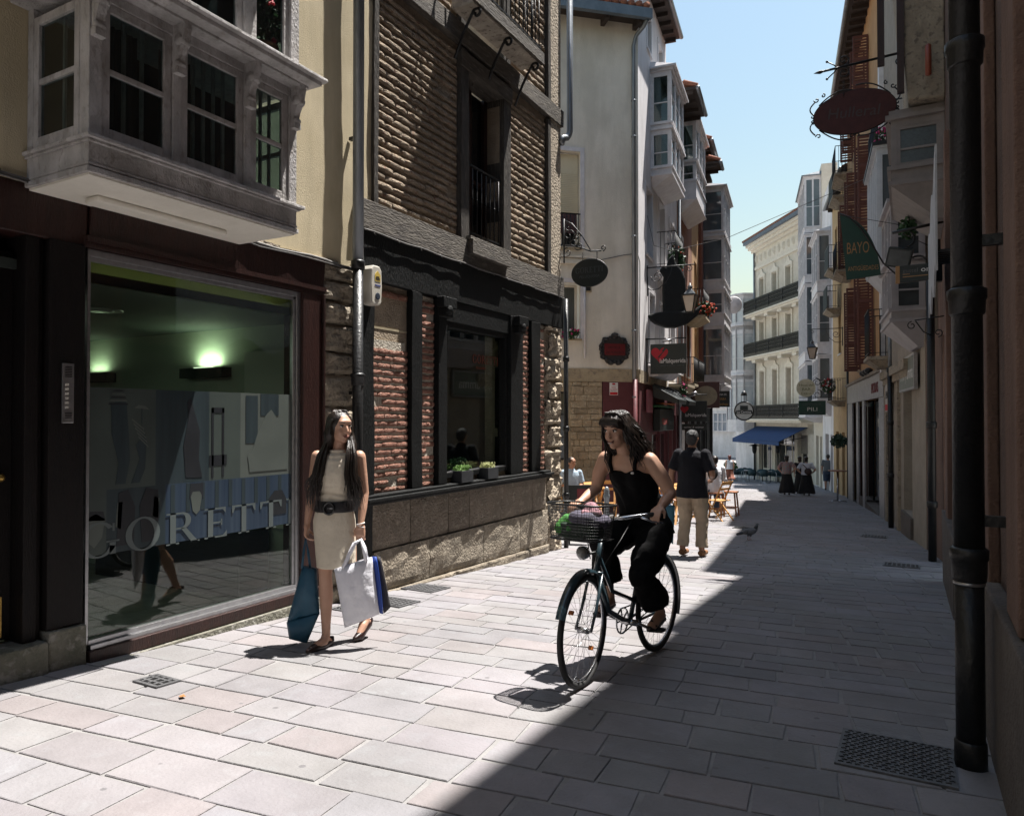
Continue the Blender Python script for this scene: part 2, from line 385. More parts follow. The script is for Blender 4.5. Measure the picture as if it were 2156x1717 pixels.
m_blackpipe = mat('black_painted_pipe', (.014, .015, .016), (.02, .02, .02), 8, .42, .4, 40, metal=.25)
m_brass = mat('brass_plate', (.42, .28, .07), (.3, .19, .05), 9, .35, .1, metal=.8)
m_wire = mat('grey_cable', (.16, .15, .14), (.1, .1, .1), 20, .6)

shopb = root('shop_building', (-4.9, 2.0, gz(2)), 'ochre rendered building with a large glass shop front and white bay window', 'building')
P = shopb
# upper rendered wall: wavy sheet with depth
b = MB(); NY, NZ = 44, 40
def wav(y, z): return .012*noise.noise(Vector((y*1.5, z*.8, 3)))+.006*noise.noise(Vector((y*5, z*4, 9)))
vs = []
for i in range(NY+1):
    for k in range(NZ+1):
        y = -6+11.52*i/NY if i < NY else 5.52
        z = 2.8+9.2*(k/NZ)**1.6; vs.append((-4.6+wav(y, z), y, z))
b.add(vs, [(i*(NZ+1)+k, (i+1)*(NZ+1)+k, (i+1)*(NZ+1)+k+1, i*(NZ+1)+k+1) for i in range(NY) for k in range(NZ)], smooth=True)
b.build('wall', m_yellow, P)
MB().box(-5.0, -4.64, -6, 5.5, 2.8, 12).build('wall_core', m_yellow, P)
# lintel beams
b = MB().box(-6, 2.72, -.3, .0, 2.50, 2.80, j=.004).box(2.724, 4.84, -.3, .02, 2.56, 2.80, j=.012); b.build('lintel_beam', m_redwood, P, L, bevel=.008)
b = MB().box(2.69, 4.83, -.2, .045, 2.525, 2.56).box(2.69, 4.83, -.2, .028, 2.49, 2.525); b.build('lintel_moulding', m_redwood, P, L)
b = MB(); pts = []
for i in range(34):
    y = -1+6.2*i/33; pts.append((y, .03+.006*math.sin(i*2.1), 2.815+.012*math.sin(i*1.3)+.01*math.sin(i*.37)))
b.tube(pts, .012, 6); b.tube([(p[0], p[1]+.01, p[2]-.02+.008*math.sin(p[0]*9)) for p in pts[6:]], .006, 5); b.build('cable', m_wire, P, L)
# mortar lip under render
b = MB(); 
for i in range(40):
    y = -2+7.0*i/40; b.box(y, y+.18, -.02, .012+.012*random.random(), 2.80, 2.82+.02*random.random(), j=.006)
b.build('ragged_render_edge', m_roughstone, P, L)
# left door area
b = MB().box(-6, 1.6, -.25, 0, -.02, 2.5).box(2.36, 2.44, -.24, -.02, .06, 2.5).box(2.48, 2.70, -.2, .012, .11, 2.5).box(2.445, 2.475, -.22, -.05, .06, 2.5); b.build('door_surround', m_blackwood, P, L, bevel=.006)
dr = MB().box(1.6, 2.355, -.20, -.15, .08, 2.4).build('door', m_blackwood, P, L)
b = MB()
for (a, c, d, e) in ((1.68, 1.94, .95, 2.25), (2.0, 2.28, .95, 2.25), (1.68, 1.94, .5, .85), (2.0, 2.28, .5, .85)):
    b.box(a, c, -.152, -.135, d, e)
b.build('panel', m_redwood, dr, L, bevel=.01)
MB().box(1.66, 2.30, -.15, -.128, .1, .34).build('kick_plate', m_brass, dr, L)
b = MB().lathe((-4.6-.10, 2.27, 1.05), [(.01, -.03), (.022, -.01), (.026, .01), (.012, .03)], 10, 'x').build('knob', m_brass, dr)
b = MB().box(-6, 2.47, -.28, .07, -.3, .055, j=.006).box(2.475, 2.71, -.28, .045, -.3, .105, j=.004); b.build('door_step', m_darkstone, P, L, bevel=.012)
# intercom
ic = root('intercom_panel', L.p(2.59, .02, 1.37), 'narrow steel intercom panel with a column of buttons beside the dark door', 'intercom')
MB().box(2.555, 2.625, .012, .026, 1.37, 1.74).build('plate', m_alu, ic, L, bevel=.003)
b = MB()
for i in range(6): b.box(2.57, 2.59, .026, .031, 1.46+i*.028, 1.476+i*.028)
b.build('button', mat('ivory_button', (.6, .57, .5)), ic, L)
b = MB()
for i in range(7): b.box(2.57, 2.61, .026, .029, 1.655+i*.010, 1.660+i*.010)
for i in range(4): b.box(2.57, 2.61, .026, .029, 1.40+i*.010, 1.405+i*.010)
b.build('speaker_slots', m_dark, ic, L)
# shop front: frame, sill, step
fr = MB()
y0, y1, z0, z1 = 2.72, 4.56, -.045, 2.485
fr.box(y0, y1, -.06, .0, z1-.045, z1).box(y0, y1, -.045, -.012, z1-.075, z1-.045).box(y0, y0+.02, -.06, .0, z0, z1-.045).box(y1-.045, y1, -.07, .0, z0, z1-.045).box(y1-.075, y1-.045, -.05, -.012, z0, z1-.045)
fr.box(y0+.02, y1-.045, -.06, .005, z0, z0+.03).box(y0+.02, y1-.045, -.04, .03, z0-.03, z0)
fr.build('window_frame', m_alu, P, L, bevel=.003)
MB().box(y0+.02, y1-.07, -.036, -.030, z0+.03, z1-.075).build('shop_window', m_glass, P, L)
MB().box(2.72, 4.80, -.3, .055, z0-.115, z0-.03).build('wooden_sill', m_redwood, P, L, bevel=.006)
b = MB()
N = 14; vs = []
for i in range(N):
    a = 2.72+2.12*i/N; c = a+2.12/N; b.hexa([(a, -.3, -.5), (c, -.3, -.5), (c, .11+.012*random.random(), -.5), (a, .11, -.5), (a, -.3, z0-.12), (c, -.3, z0-.12), (c, .085, z0-.12), (a, .085, z0-.12)])
b.build('stone_step', m_darkstone, P, L)
MB().box(4.56, 4.79, -.2, .03, z0-.03, 2.49).box(4.79, 4.815, -.2, .05, z0-.03, 2.5).build('wooden_jamb', m_redwood, P, L, bevel=.006)
# rough stone pier between the shops
pier = []
rp = random.Random(4); z = -.33
while z < 2.80:
    h = rp.uniform(.16, .34); h = min(h, 2.81-z)
    bb = MB(); n_ = 6; vs = []
    for i in range(n_+1):
        for k in range(n_+1):
            y = 4.82+.47*i/n_; zz = z+.008+(h-.016)*k/n_; ed = min(i, n_-i, k, n_-k) > 0
            vs.append((y, (.0+.05*noise.noise(Vector((y*7, zz*7, 1)))+.025*noise.noise(Vector((y*19, zz*19, 5)))+(.02 if ed else -.015)), zz))
    bb.add(vs, [(i*(n_+1)+k, (i+1)*(n_+1)+k, (i+1)*(n_+1)+k+1, i*(n_+1)+k+1) for i in range(n_) for k in range(n_)])
    bb.box(4.82, 5.29, -.3, -.03, z, z+h); bb.build('pier_stone', m_roughstone, P, L); z += h
# ---- downpipe between the buildings
dp = root('downpipe', (-4.5, 5.17, gz(5.17)), 'grey zinc downpipe with black lower half between the glass shop and the brick shop', 'downpipe')
X, Y = -4.49, 5.17
MB().cyl((X, Y, 2.86), (X, Y, 12), .052, 18).build('upper_pipe', m_zinc, dp)
MB().cyl((X, Y, gz(Y)-.02), (X, Y, 2.80), .050, 18).build('lower_pipe', m_blackpipe, dp)
multi('collar', [MB().lathe((X, Y, 2.78), [(.05, 0), (.062, .005), (.066, .07), (.060, .085), (.055, .085)], 18), MB().lathe((X, Y, 1.70), [(.051, 0), (.060, .01), (.062, .08), (.069, .085), (.069, .105), (.052, .12)], 18)], m_blackpipe, dp)
multi('bracket', [MB().box(X-.1, X-.03, Y-.02, Y+.02, 1.62, 1.65), MB().box(X-.1, X-.03, Y-.02, Y+.02, 4.0, 4.03)], m_blackpipe, dp)

# ---- bay window (glazed balcony)
bayp = root('bay_window', (-4.3, 3.13, 2.78), 'white painted wooden bay window with peeling paint above the glass shop front', 'bay window')
B0, B1, XF = 2.35, 3.90, .62           # along wall, front distance
b = MB().box(B0, B1, 0, XF, 2.79, 2.95)
b.build('apron', m_bay, bayp, L, bevel=.004)
b = MB().box(B0-.012, B1+.012, 0, XF+.012, 2.768, 2.80).box(B0-.006, B1+.006, 0, XF+.006, 2.81, 2.825); b.build('base_moulding', m_bay, bayp, L, bevel=.004)
MB().box(B0+.01, B1-.01, .01, XF-.01, 2.755, 2.768).build('soffit', m_baysoff, bayp, L)
MB().box(B0+.25, B1-.35, .16, .30, 2.715, 2.7545).build('soffit_moulding', m_baysoff, bayp, L, bevel=.014)
b = MB().box(B0-.03, B1+.045, 0, XF+.045, 2.95, 2.972, j=.003).box(B0-.015, B1+.02, 0, XF+.022, 2.935, 2.95); b.build('sill', m_bay, bayp, L, bevel=.004)
def casement(nm, fr_, t0, t1, z0, z1, n, par, mw, rail=None, st=.05, bars=3, curt=True, mp=None, dpth=.035):
    """one sash: frame + pane(s) + bars behind"""
    w_ = MB().box(t0, t0+st, n-dpth, n, z0, z1).box(t1-st, t1, n-dpth, n, z0, z1).box(t0+st, t1-st, n-dpth, n, z0, z0+st*1.3).box(t0+st, t1-st, n-dpth, n, z1-st, z1)
    if rail: w_.box(t0+st, t1-st, n-dpth, n-.004, rail-.016, rail+.016)
    s = w_.build(nm, mw, par, fr_, bevel=.004)
    MB().box(t0+st, t1-st, n-dpth*.6, n-dpth*.6+.003, z0+st, z1-st).build('pane', mp or m_pane, s, fr_)
    if bars:
        q = MB()
        for i in range(bars): a = t0+st+(t1-t0-2*st)*(i+1)/(bars+1); q.box(a-.010, a+.010, n-dpth-.025, n-dpth-.010, z0, z1)
        q.build('inner_bar', mw, s, fr_)
    return s
zt = 3.83
posts = [B0, 2.86, 3.45, B1]
b = MB()
for i, (a, wd) in enumerate(((B0, .075), (2.872, .06), (3.42, .06), (B1-.075, .075))): b.box(a, a+wd, XF-.09, XF, 2.972, zt)
b.box(B0, B0+.06, 0, .06, 2.972, zt).box(B1-.06, B1, 0, .06, 2.972, zt).box(B0, B1, XF-.085, XF-.005, zt-.06, zt)
b.build('corner_post', m_bay, bayp, L, bevel=.004)
casement('sash', L, B0+.078, 2.870, 2.985, zt-.062, XF-.012, bayp, m_bay, 3.38, bars=2)
casement('sash', L, 2.934, 3.418, 2.985, zt-.062, XF-.012, bayp, m_bay, 3.38, bars=4)
casement('sash', L, 3.482, B1-.078, 2.985, zt-.062, XF-.012, bayp, m_bay, 3.38, bars=2)
Lend = F(-4.6, B0, 1, 0, False); Lend.n = Vector((0, -1, 0))      # end facing the camera, t = outwards
casement('sash', Lend, .065, XF-.095, 2.985, zt-.062, .0, bayp, m_bay, 3.38, bars=1)
Lend2 = F(-4.6, B1, 1, 0, False)
casement('sash', Lend2, .065, XF-.095, 2.985, zt-.062, -.001, bayp, m_bay, 3.38, bars=0)
# scroll brackets under the cornice
def console(y, nx0, bz, s=1.0, par=bayp):
    q = MB()
    q.box(y-.032, y+.032, nx0, nx0+.045*s, bz-.30*s, bz-.26*s).box(y-.028, y+.028, nx0, nx0+.03*s, bz-.26*s, bz)
    q.lathe((0, 0, 0), [(.001, -.036), (.034*s, -.034), (.036*s, .034), (.001, .036)], 14, 'x')
    k = len(q.v)-14*4
    for i in range(k, len(q.v)):
        v_ = q.v[i]; q.v[i] = Vector((y+v_.x, nx0+.05*s+v_.y, bz-.10*s+v_.z))
    q.lathe((0, 0, 0), [(.001, -.030), (.020*s, -.028), (.020*s, .028), (.001, .030)], 10, 'x'); k = len(q.v)-10*4
    for i in range(k, len(q.v)):
        v_ = q.v[i]; q.v[i] = Vector((y+v_.x, nx0+.03*s+v_.y, bz-.24*s+v_.z))
    pr = [(nx0, bz), (nx0+.10*s, bz), (nx0+.10*s, bz-.03*s), (nx0+.085*s, bz-.10*s), (nx0+.045*s, bz-.18*s), (nx0+.02*s, bz-.27*s), (nx0, bz-.27*s)]
    vs = [(y+e, a, c) for e in (-.026, .026) for a, c in pr]; m_ = len(pr)
    q.add(vs, [tuple(range(m_))[::-1], tuple(range(m_, 2*m_))]+[(i, (i+1) % m_, m_+(i+1) % m_, m_+i) for i in range(m_)])
    q.build('scroll_bracket', m_bay, par, L)
for y in (B0+.04, 2.90, 3.45, B1-.035): console(y, XF, zt+.0)
b = MB().box(B0-.1, B1+.02, 0, XF+.10, zt, zt+.02).box(B0-.2, B1+.06, 0, XF+.19, zt+.02, zt+.045, j=.003).box(B0-.25, B1+.09, 0, XF+.225, zt+.045, zt+.07, j=.004); b.build('cornice', m_bay, bayp, L, bevel=.005)
# upper storey
U0 = zt+.07
b = MB().box(B0-.1, B1+.0, 0, XF+.02, U0, U0+.08)
for a, wd in ((B0-.1, .08), (2.84, .07), (3.40, .07), (B1-.08, .08)): b.box(a, a+wd, XF-.08, XF+.02, U0+.08, 5.6)
b.box(B1-.06, B1, 0, .06, U0+.08, 5.6).box(B0-.1, B1, XF-.08, XF+.02, 5.6, 5.75).box(B0-.1, B1, 0, .06, 5.6, 5.75)
b.build('upper_frame', m_bay, bayp, L, bevel=.004)
MB().box(B0-.25, B1+.1, 0, XF+.3, 5.75, 5.85).build('roof_board', m_bay, bayp, L)
for a, c in ((B0-.02, 2.84), (2.91, 3.40), (3.47, B1-.08)):
    casement('sash', L, a, c, U0+.085, 5.6, XF-.0, bayp, m_bay, 4.75, bars=0)
casement('sash', Lend2, .065, XF-.085, U0+.085, 5.6, -.001, bayp, m_bay, 4.75, bars=0)
casement('sash', Lend, .065, XF-.085, U0+.085, 5.6, .1, bayp, m_bay, 4.75, bars=0)
MB().box(B0, B1-.02, .02, XF-.1, 3.905, 3.915).build('upper_floor', m_baysoff, bayp, L)
b = MB()
for (a, c) in ((B0+.1, 2.80), (2.95, 3.18)):
    N = 30
    vs = []
    for i in range(N+1):
        y = a+(c-a)*i/N; vs += [(y, .36+.012*math.sin(i*1.9), 3.0), (y, .36+.012*math.sin(i*1.9+.4), 3.78)]
    b.add(vs, [(2*i, 2*i+2, 2*i+3, 2*i+1) for i in range(N)])
b.build('curtain', m_curtain, bayp, L)
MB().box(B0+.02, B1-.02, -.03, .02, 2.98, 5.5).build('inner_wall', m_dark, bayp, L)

# ---- potted geranium inside the upper bay, seen through the last window
m_leaf = mat('dark_green_leaf', (.022, .075, .018), (.012, .045, .014), 40, .55)
m_red = mat('red_petal', (.45, .012, .02), (.3, .006, .02), 50, .6)
m_pink = mat('magenta_petal', (.5, .03, .17), (.38, .02, .12), 50, .6)
m_white = mat('white_petal', (.75, .72, .70), (.62, .6, .58), 50, .6)
m_orange_fl = mat('orange_red_petal', (.62, .09, .03), (.5, .05, .02), 50, .6)
m_terra = mat('terracotta', (.30, .11, .055), (.23, .085, .045), 15, .85)
def leafball(c, r, n, sz, rnd, droop=0):
    b = MB()
    for _ in range(n):
        d = Vector((rnd.gauss(0, 1), rnd.gauss(0, 1), rnd.gauss(0, 1))).normalized()*(rnd.random()**.45)
        p = Vector(c)+Vector((d.x*r[0], d.y*r[1], d.z*r[2]-droop*abs(d.x)))
        a = Vector((rnd.gauss(0, 1), rnd.gauss(0, 1), rnd.gauss(0, .6))).normalized(); q = a.orthogonal().normalized(); q.rotate(Matrix.Rotation(rnd.uniform(0, 6.28), 3, a)); s_ = sz*rnd.uniform(.6, 1.3); t_ = a.cross(q)
        b.add([p-q*s_, p-t_*s_*.7+a*s_*.2, p+q*s_, p+t_*s_*.7+a*s_*.15], [(0, 1, 2), (0, 2, 3)])
    return b
def flowers(c, r, n, sz, rnd):
    b = MB()
    for _ in range(n):
        d = Vector((rnd.gauss(0, 1), rnd.gauss(0, 1), rnd.gauss(.2, 1))).normalized()*rnd.uniform(.75, 1.12)
        p = Vector(c)+Vector((d.x*r[0], d.y*r[1], d.z*r[2]))
        for k in range(5):
            e = Vector((rnd.gauss(0, 1), rnd.gauss(0, 1), rnd.gauss(0, 1))).normalized()*sz*.55; b.ell(p+e, sz*.5, 5, 3)
    return b
def plant(label, c, r, ml, mf, nl, nf, sz, fs, seed, pot=None, cat='potted plant', grp=None, name='geranium_plant', extra=None):
    rnd = random.Random(seed); o = root(name, (c[0], c[1], c[2]-r[2]), label, cat, group=grp)
    leafball(c, r, nl, sz, rnd).build('foliage', ml, o, kind='stuff')
    if nf: flowers(c, r, nf, fs, rnd).build('blooms', mf, o, kind='stuff')
    if extra: flowers(c, r, extra[1], fs, rnd).build('blooms', extra[0], o, kind='stuff')
    if pot: MB().lathe((c[0], c[1], c[2]-r[2]-pot[1]*.7), [(pot[0]*.7, 0), (pot[0], pot[1]*.85), (pot[0]*1.1, pot[1]*.86), (pot[0]*1.1, pot[1]), (pot[0]*.9, pot[1])], 14).build('pot', m_terra, o)
    return o
plant('dark green geranium with red blooms behind the upper right pane of the bay window', (-4.12, 3.72, 4.36), (.13, .15, .28), m_leaf, m_red, 420, 9, .034, .022, 3, pot=(.09, .14))

# ---- interior of the shop behind the glass
inn = root('shop_interior', (-6.4, 3.2, -.2), 'dim greenish room behind the big shop window with wall lamps and an added ceiling fill light', 'shop room')
m_wallg = mat('pale_green_white_wall', (.46, .50, .42), (.42, .46, .39), 2, .8)
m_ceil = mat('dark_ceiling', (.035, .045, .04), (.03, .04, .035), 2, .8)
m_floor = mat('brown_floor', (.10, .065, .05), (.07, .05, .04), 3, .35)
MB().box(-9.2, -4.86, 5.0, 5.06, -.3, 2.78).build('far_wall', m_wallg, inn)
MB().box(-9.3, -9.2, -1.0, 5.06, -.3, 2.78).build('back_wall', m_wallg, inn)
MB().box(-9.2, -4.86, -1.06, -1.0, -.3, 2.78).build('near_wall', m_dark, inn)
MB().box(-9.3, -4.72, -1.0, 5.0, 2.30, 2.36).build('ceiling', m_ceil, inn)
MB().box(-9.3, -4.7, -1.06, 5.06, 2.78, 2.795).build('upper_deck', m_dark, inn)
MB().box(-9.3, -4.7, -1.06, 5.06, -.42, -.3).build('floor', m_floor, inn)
MB().box(-4.78, -4.72, 2.7, 4.62, 2.30, 2.44).build('valance', mat('yellow_green_board', (.45, .47, .13), (.4, .42, .12), 3, .6), inn)
MB().box(-5.75, -5.02, 4.955, 4.998, .35, 2.05).build('wall_board', mat('white_board', (.62, .64, .58), (.6, .6, .55), 3, .6), inn)
b = MB().lathe((-5.9, 3.6, 2.292), [(.14, 0), (.17, .004), (.17, .008)], 20).lathe((-5.9, 3.6, 2.284), [(.07, 0), (.1, .004), (.1, .008)], 20); b.build('ceiling_grille', m_alu, inn)
m_lamp = emit_mat('lit_lamp', (.85, 1.0, .70), 1.2)
for k, (x, z) in enumerate(((-6.3, 1.93), (-8.2, 1.93))):
    s_ = MB().box(x-.32, x+.32, 4.87, 4.99, z-.12, z-.02).build('uplight', m_ceil, inn)
    MB().box(x-.14, x+.14, 4.90, 4.95, z-.02, z-.012).build('lamp_tube', m_lamp if k == 0 else m_baysoff, s_)
    ld = bpy.data.lights.new('uplight_lamp', 'AREA'); ld.shape = 'RECTANGLE'; ld.size = .3; ld.size_y = .06; ld.energy = 1.5; ld.color = (.82, 1.0, .66)
    lo = bpy.data.objects.new('uplight_lamp', ld); COL.objects.link(lo); lo.location = (x, 4.93, z+.0); ld.energy *= (1.0 if k == 0 else .35); lo.rotation_euler = (R(180), 0, 0)
b = MB().box(-7.6, -5.4, 4.6, 4.95, -.3, .35); b.build('low_cabinet', m_dark, inn)
MB().box(-6.6, -5.4, 2.6, 2.7, 2.27, 2.298).build('ceiling_fill_strip', m_lamp, inn)  # glowing strip and the area light below are added to brighten the room
ld = bpy.data.lights.new('ceiling_fill', 'AREA'); ld.shape = 'RECTANGLE'; ld.size = 1.2; ld.size_y = .1; ld.energy = 2.2; ld.color = (.85, 1.0, .82)
lo = bpy.data.objects.new('ceiling_fill', ld); COL.objects.link(lo); lo.location = (-6.0, 2.65, 2.26)

# ---- vinyl banner and lettering on the glass
m_v1 = mat('vinyl_grey_green', (.045, .06, .054), (.035, .047, .043), 3, .5)
m_v2 = mat('vinyl_dark_teal', (.011, .022, .027), (.02, .034, .04), 2.4, .5, stretch=(1, 6, .4))
m_v3 = mat('vinyl_blue', (.010, .025, .050), (.028, .048, .075), 3.0, .5, stretch=(1, 9, .15))
m_v4 = mat('vinyl_pale', (.085, .10, .09), (.07, .083, .075), 3, .5)
m_v5 = mat('vinyl_black', (.006, .008, .011), (.012, .015, .02), 3, .5)
ban = root('window_graphics', (-4.63, 3.6, .51), 'printed film strip of fashion pictures and large cropped serif letters on the shop glass', 'window film')
def vp(nm, pts, m_, n=-.0255): MB().prism(pts, lambda t, n_, z_: L.p(t, n_, z_), n-.001, n).build(nm, m_, ban)
G0, G1 = 2.742, 4.48
def rect(a, c, d, e): return [(a, d), (c, d), (c, e), (a, e)]
vp('picture', rect(G0, 3.22, .93, 1.60), m_v1); vp('picture', rect(3.22, 3.66, .93, 1.60), m_v2); vp('picture', rect(3.66, 3.95, .93, 1.60), m_v1); vp('picture', rect(3.95, G1, .93, 1.60), m_v4)
vp('picture', rect(G0, 2.87, .51, .93), m_v1); vp('picture', rect(2.87, 3.30, .51, .93), m_v2); vp('picture', rect(3.30, G1, .51, .93), m_v3)
K = -.0235
vp('leg_motif', [(2.93, .96), (2.95, 1.1), (2.90, 1.3), (2.895, 1.5), (3.0, 1.52), (3.02, 1.3), (3.03, 1.12), (3.0, .96)], m_v2, K)
vp('leg_motif', [(3.04, .96), (3.10, 1.12), (3.07, 1.22), (3.14, 1.30), (3.15, 1.22), (3.14, 1.05), (3.1, .96)], m_v2, K)
for i in range(5): vp('stripe_motif', [(2.875+.012*i*.5, 1.49+i*.022), (3.015-.006*i, 1.49+i*.022), (3.01-.01*i, 1.50+i*.022), (2.88+.01*i, 1.50+i*.022)], m_v4 if i % 2 else m_v5, K+.0006)
for i in range(5): vp('stripe_motif', [(3.04+.012*i, 1.40-.03*i), (3.13+.008*i, 1.33-.03*i), (3.13+.008*i, 1.318-.03*i), (3.04+.012*i, 1.388-.03*i)], m_v4, K+.001)
vp('lamp_motif', [(3.06, 1.47), (3.17, 1.46), (3.14, 1.485), (3.09, 1.49)], m_v4, K); vp('lamp_motif', rect(3.112, 3.118, 1.36, 1.47), m_v2, K)
vp('figure_motif', [(3.46, .97), (3.44, 1.2), (3.48, 1.4), (3.47, 1.52), (3.50, 1.55), (3.53, 1.45), (3.58, 1.3), (3.57, 1.1), (3.6, .96)], m_v5, K)
for a, c, d, e in ((3.68, 3.70, .95, 1.48), (3.775, 3.795, .95, 1.48), (3.68, 3.795, 1.44, 1.48), (3.66, 3.82, 1.04, 1.12)): vp('column_motif', rect(a, c, d, e), m_v5, K)
vp('shadow_motif', rect(4.0, 4.12, 1.2, 1.58), m_v2, K); vp('shadow_motif', rect(4.15, 4.34, 1.42, 1.60), m_v2, K)
vp('dress_motif', [(4.04, .97), (4.02, 1.1), (4.07, 1.15), (4.12, 1.28), (4.20, 1.42), (4.26, 1.47), (4.32, 1.40), (4.36, 1.26), (4.42, 1.12), (4.44, .97)], m_v4, K+.0008)
vp('face_motif', [(2.75, .60), (2.79, .56), (2.84, .62), (2.86, .74), (2.80, .78), (2.75, .76)], m_v4, K); vp('hair_motif', [(2.75, .74), (2.86, .73), (2.85, .79), (2.76, .80)], m_v5, K)
vp('hair_motif', [(2.94, .55), (2.95, .9), (3.02, .92), (3.07, .8), (3.06, .55)], m_v5, K); vp('face_motif', [(2.93, .68), (2.945, .84), (2.98, .84), (2.97, .66)], m_v4, K)
vp('hair_motif', [(3.12, .55), (3.10, .8), (3.15, .92), (3.24, .9), (3.25, .7), (3.2, .55)], m_v5, K); vp('face_motif', [(3.20, .72), (3.21, .86), (3.25, .84), (3.24, .70)], m_v4, K)
vp('face_motif', [(3.52, .72), (3.50, .84), (3.55, .88), (3.60, .84), (3.58, .72), (3.55, .69)], m_v4, K+.0004); vp('hair_motif', [(3.49, .80), (3.50, .92), (3.61, .92), (3.61, .80), (3.58, .86), (3.52, .86)], m_v5, K+.0008)
for i in range(10): a = 3.34+i*.125; vp('stripe_motif', rect(a, a+.035, .72, .925), m_v2, K-.0006)
vp('bag_motif', [(4.25, .60), (4.24, .74), (4.30, .80), (4.38, .80), (4.43, .72), (4.43, .60)], m_v5, K+.0004)
m_letter = mat('vinyl_letter_grey', (.095, .115, .115), (.08, .10, .10), 3, .5)
# serif capitals from strokes; unit height 1
def serif_letter(ch):
    """list of outlines (t,z) for a serif capital of height 1"""
    T, t_, s_ = .15, .055, .05
    def ring(cx, cy, rx, ry, a0, a1, n=22):
        o_ = [(cx+rx*math.cos(R(a0+(a1-a0)*i/n)), cy+ry*math.sin(R(a0+(a1-a0)*i/n))) for i in range(n+1)]
        i_ = [(cx+(rx-T)*math.cos(R(a0+(a1-a0)*i/n)), cy+(ry-t_)*math.sin(R(a0+(a1-a0)*i/n))) for i in range(n+1)]
        return [[o_[i], o_[i+1], i_[i+1], i_[i]] for i in range(n)]
    r_ = lambda a, c, d, e: [(a, d), (c, d), (c, e), (a, e)]
    if ch == 'O': return ring(.42, .5, .42, .52, 0, 360), .84
    if ch == 'G': return ring(.42, .5, .42, .52, 40, 335)+[r_(.66, .80, .05, .42), r_(.58, .88, .40, .45), r_(.72, .77, .72, .95)], .86
    if ch == 'T': return [r_(.30, .45, 0, 1), r_(.2, .55, 0, .045), r_(0, .75, .945, 1), [(0, .75), (.04, .75), (.1, .95), (0, .95)], [(.75, .75), (.75, .95), (.65, .95), (.71, .75)]], .75
    if ch == 'I': return [r_(.1, .25, 0, 1), r_(0, .35, 0, .045), r_(0, .35, .955, 1)], .35
    if ch == 'E': return [r_(.1, .25, 0, 1), r_(0, .3, 0, .05), r_(0, .3, .95, 1), r_(.25, .62, .945, 1), r_(.25, .66, 0, .055), r_(.25, .5, .48, .53), [(.62, .8), (.62, .95), (.52, .95)], [(.66, .2), (.66, .05), (.54, .05)], r_(.48, .52, .40, .61)], .66
    if ch == 'R': return [r_(.1, .25, 0, 1), r_(0, .34, 0, .045), r_(0, .25, .955, 1), r_(.25, .42, .945, 1), r_(.25, .42, .47, .52)]+ring(.42, .735, .24, .265, -90, 90)+[[(.38, .5), (.52, .5), (.86, 0), (.68, 0)], r_(.66, .9, 0, .04)], .88
    return [], .4
def serif_word(word, f, h, w_, m_, par, t0, z0, n, gap=.12, th=.0012, name='lettering', stretch=1.0):
    b = MB(); x = 0
    tot = sum(serif_letter(c)[1] for c in word)+gap*(len(word)-1); k = (w_/tot) if w_ else h*stretch
    for c in word:
        ol, adv = serif_letter(c)
        for p in ol: b.prism([(t0+(x+a)*k, z0+z_*h) for a, z_ in p], f, n, n+th)
        x += adv+gap
    return b.build(name, m_, par)
serif_word('GORETTI', lambda t, n, z: L.p(t, n, z), .225, 1.84, m_letter, ban, 2.69, .495, -.0222, gap=.16)
# ------------------------------------------------------------------ timber framed brick shop
m_brick_red = mat('old_red_brick', (.27, .125, .085), (.20, .095, .065), 12, .9, 1.6, 60, c3=(.33, .22, .17))
m_brick_pale = mat('lime_washed_brick', (.44, .35, .255), (.34, .265, .19), 9, .93, 2.6, 60, c3=(.28, .16, .11), dirt=(1.6, 1.2, .68))
m_joint = mat('sandy_joint', (.36, .29, .21), (.27, .215, .155), 8, .95, 2.4, 50)
m_joint2 = mat('pale_lime_joint', (.50, .46, .38), (.38, .34, .28), 8, .95, 2.4, 50)
m_timber = mat('weathered_grey_timber', (.115, .10, .08), (.06, .05, .042), 8, .85, 2.2, 40, stretch=(2, .35, 2), c3=(.16, .14, .115))
m_timberv = mat('weathered_upright_timber', (.085, .072, .058), (.045, .038, .032), 8, .85, 2.2, 40, stretch=(3, 3, .3), c3=(.13, .115, .095))
m_tar = mat('black_tarred_timber', (.0035, .0042, .0042), (.006, .007, .007), 10, .6, 1.4, 42, stretch=(3, 3, .6), spec=.3)
m_ash = mat('grey_ashlar', (.20, .17, .135), (.145, .125, .10), 5, .93, 2.6, 38, attr=True, c3=(.25, .22, .18))
m_quoin = mat('pitted_quoin_stone', (.50, .42, .32), (.36, .30, .225), 9, .95, 5.0, 30, c3=(.24, .20, .15))
gor = root('brick_shop', (-4.9, 7.5, gz(7.5)), 'timber framed brick shop with black lintel, stone base and large dark window', 'building')
Q = gor
# core with openings
holes = [(6.74, 8.22, .72, 2.50), (7.22, 8.06, 3.55, 5.75), (7.22, 8.06, 6.02, 8.4)]
wall_cells(5.29, 9.80, -.62, 10, holes, -.35, -.035).build('wall_core', m_joint, Q, L)
multi('joint_fill', [MB().box(a, c, -.034, -.016, .66, z) for a, c, z in ((5.49, 6.05, 2.18), (6.33, 6.56, 2.72), (8.58, 8.80, 2.72), (9.12, 9.30, 2.72))], m_joint2, Q, L)
MB().box(9.78, 9.80, -6.0, -.35, -.62, 10).build('side_wall', m_joint, Q, L)
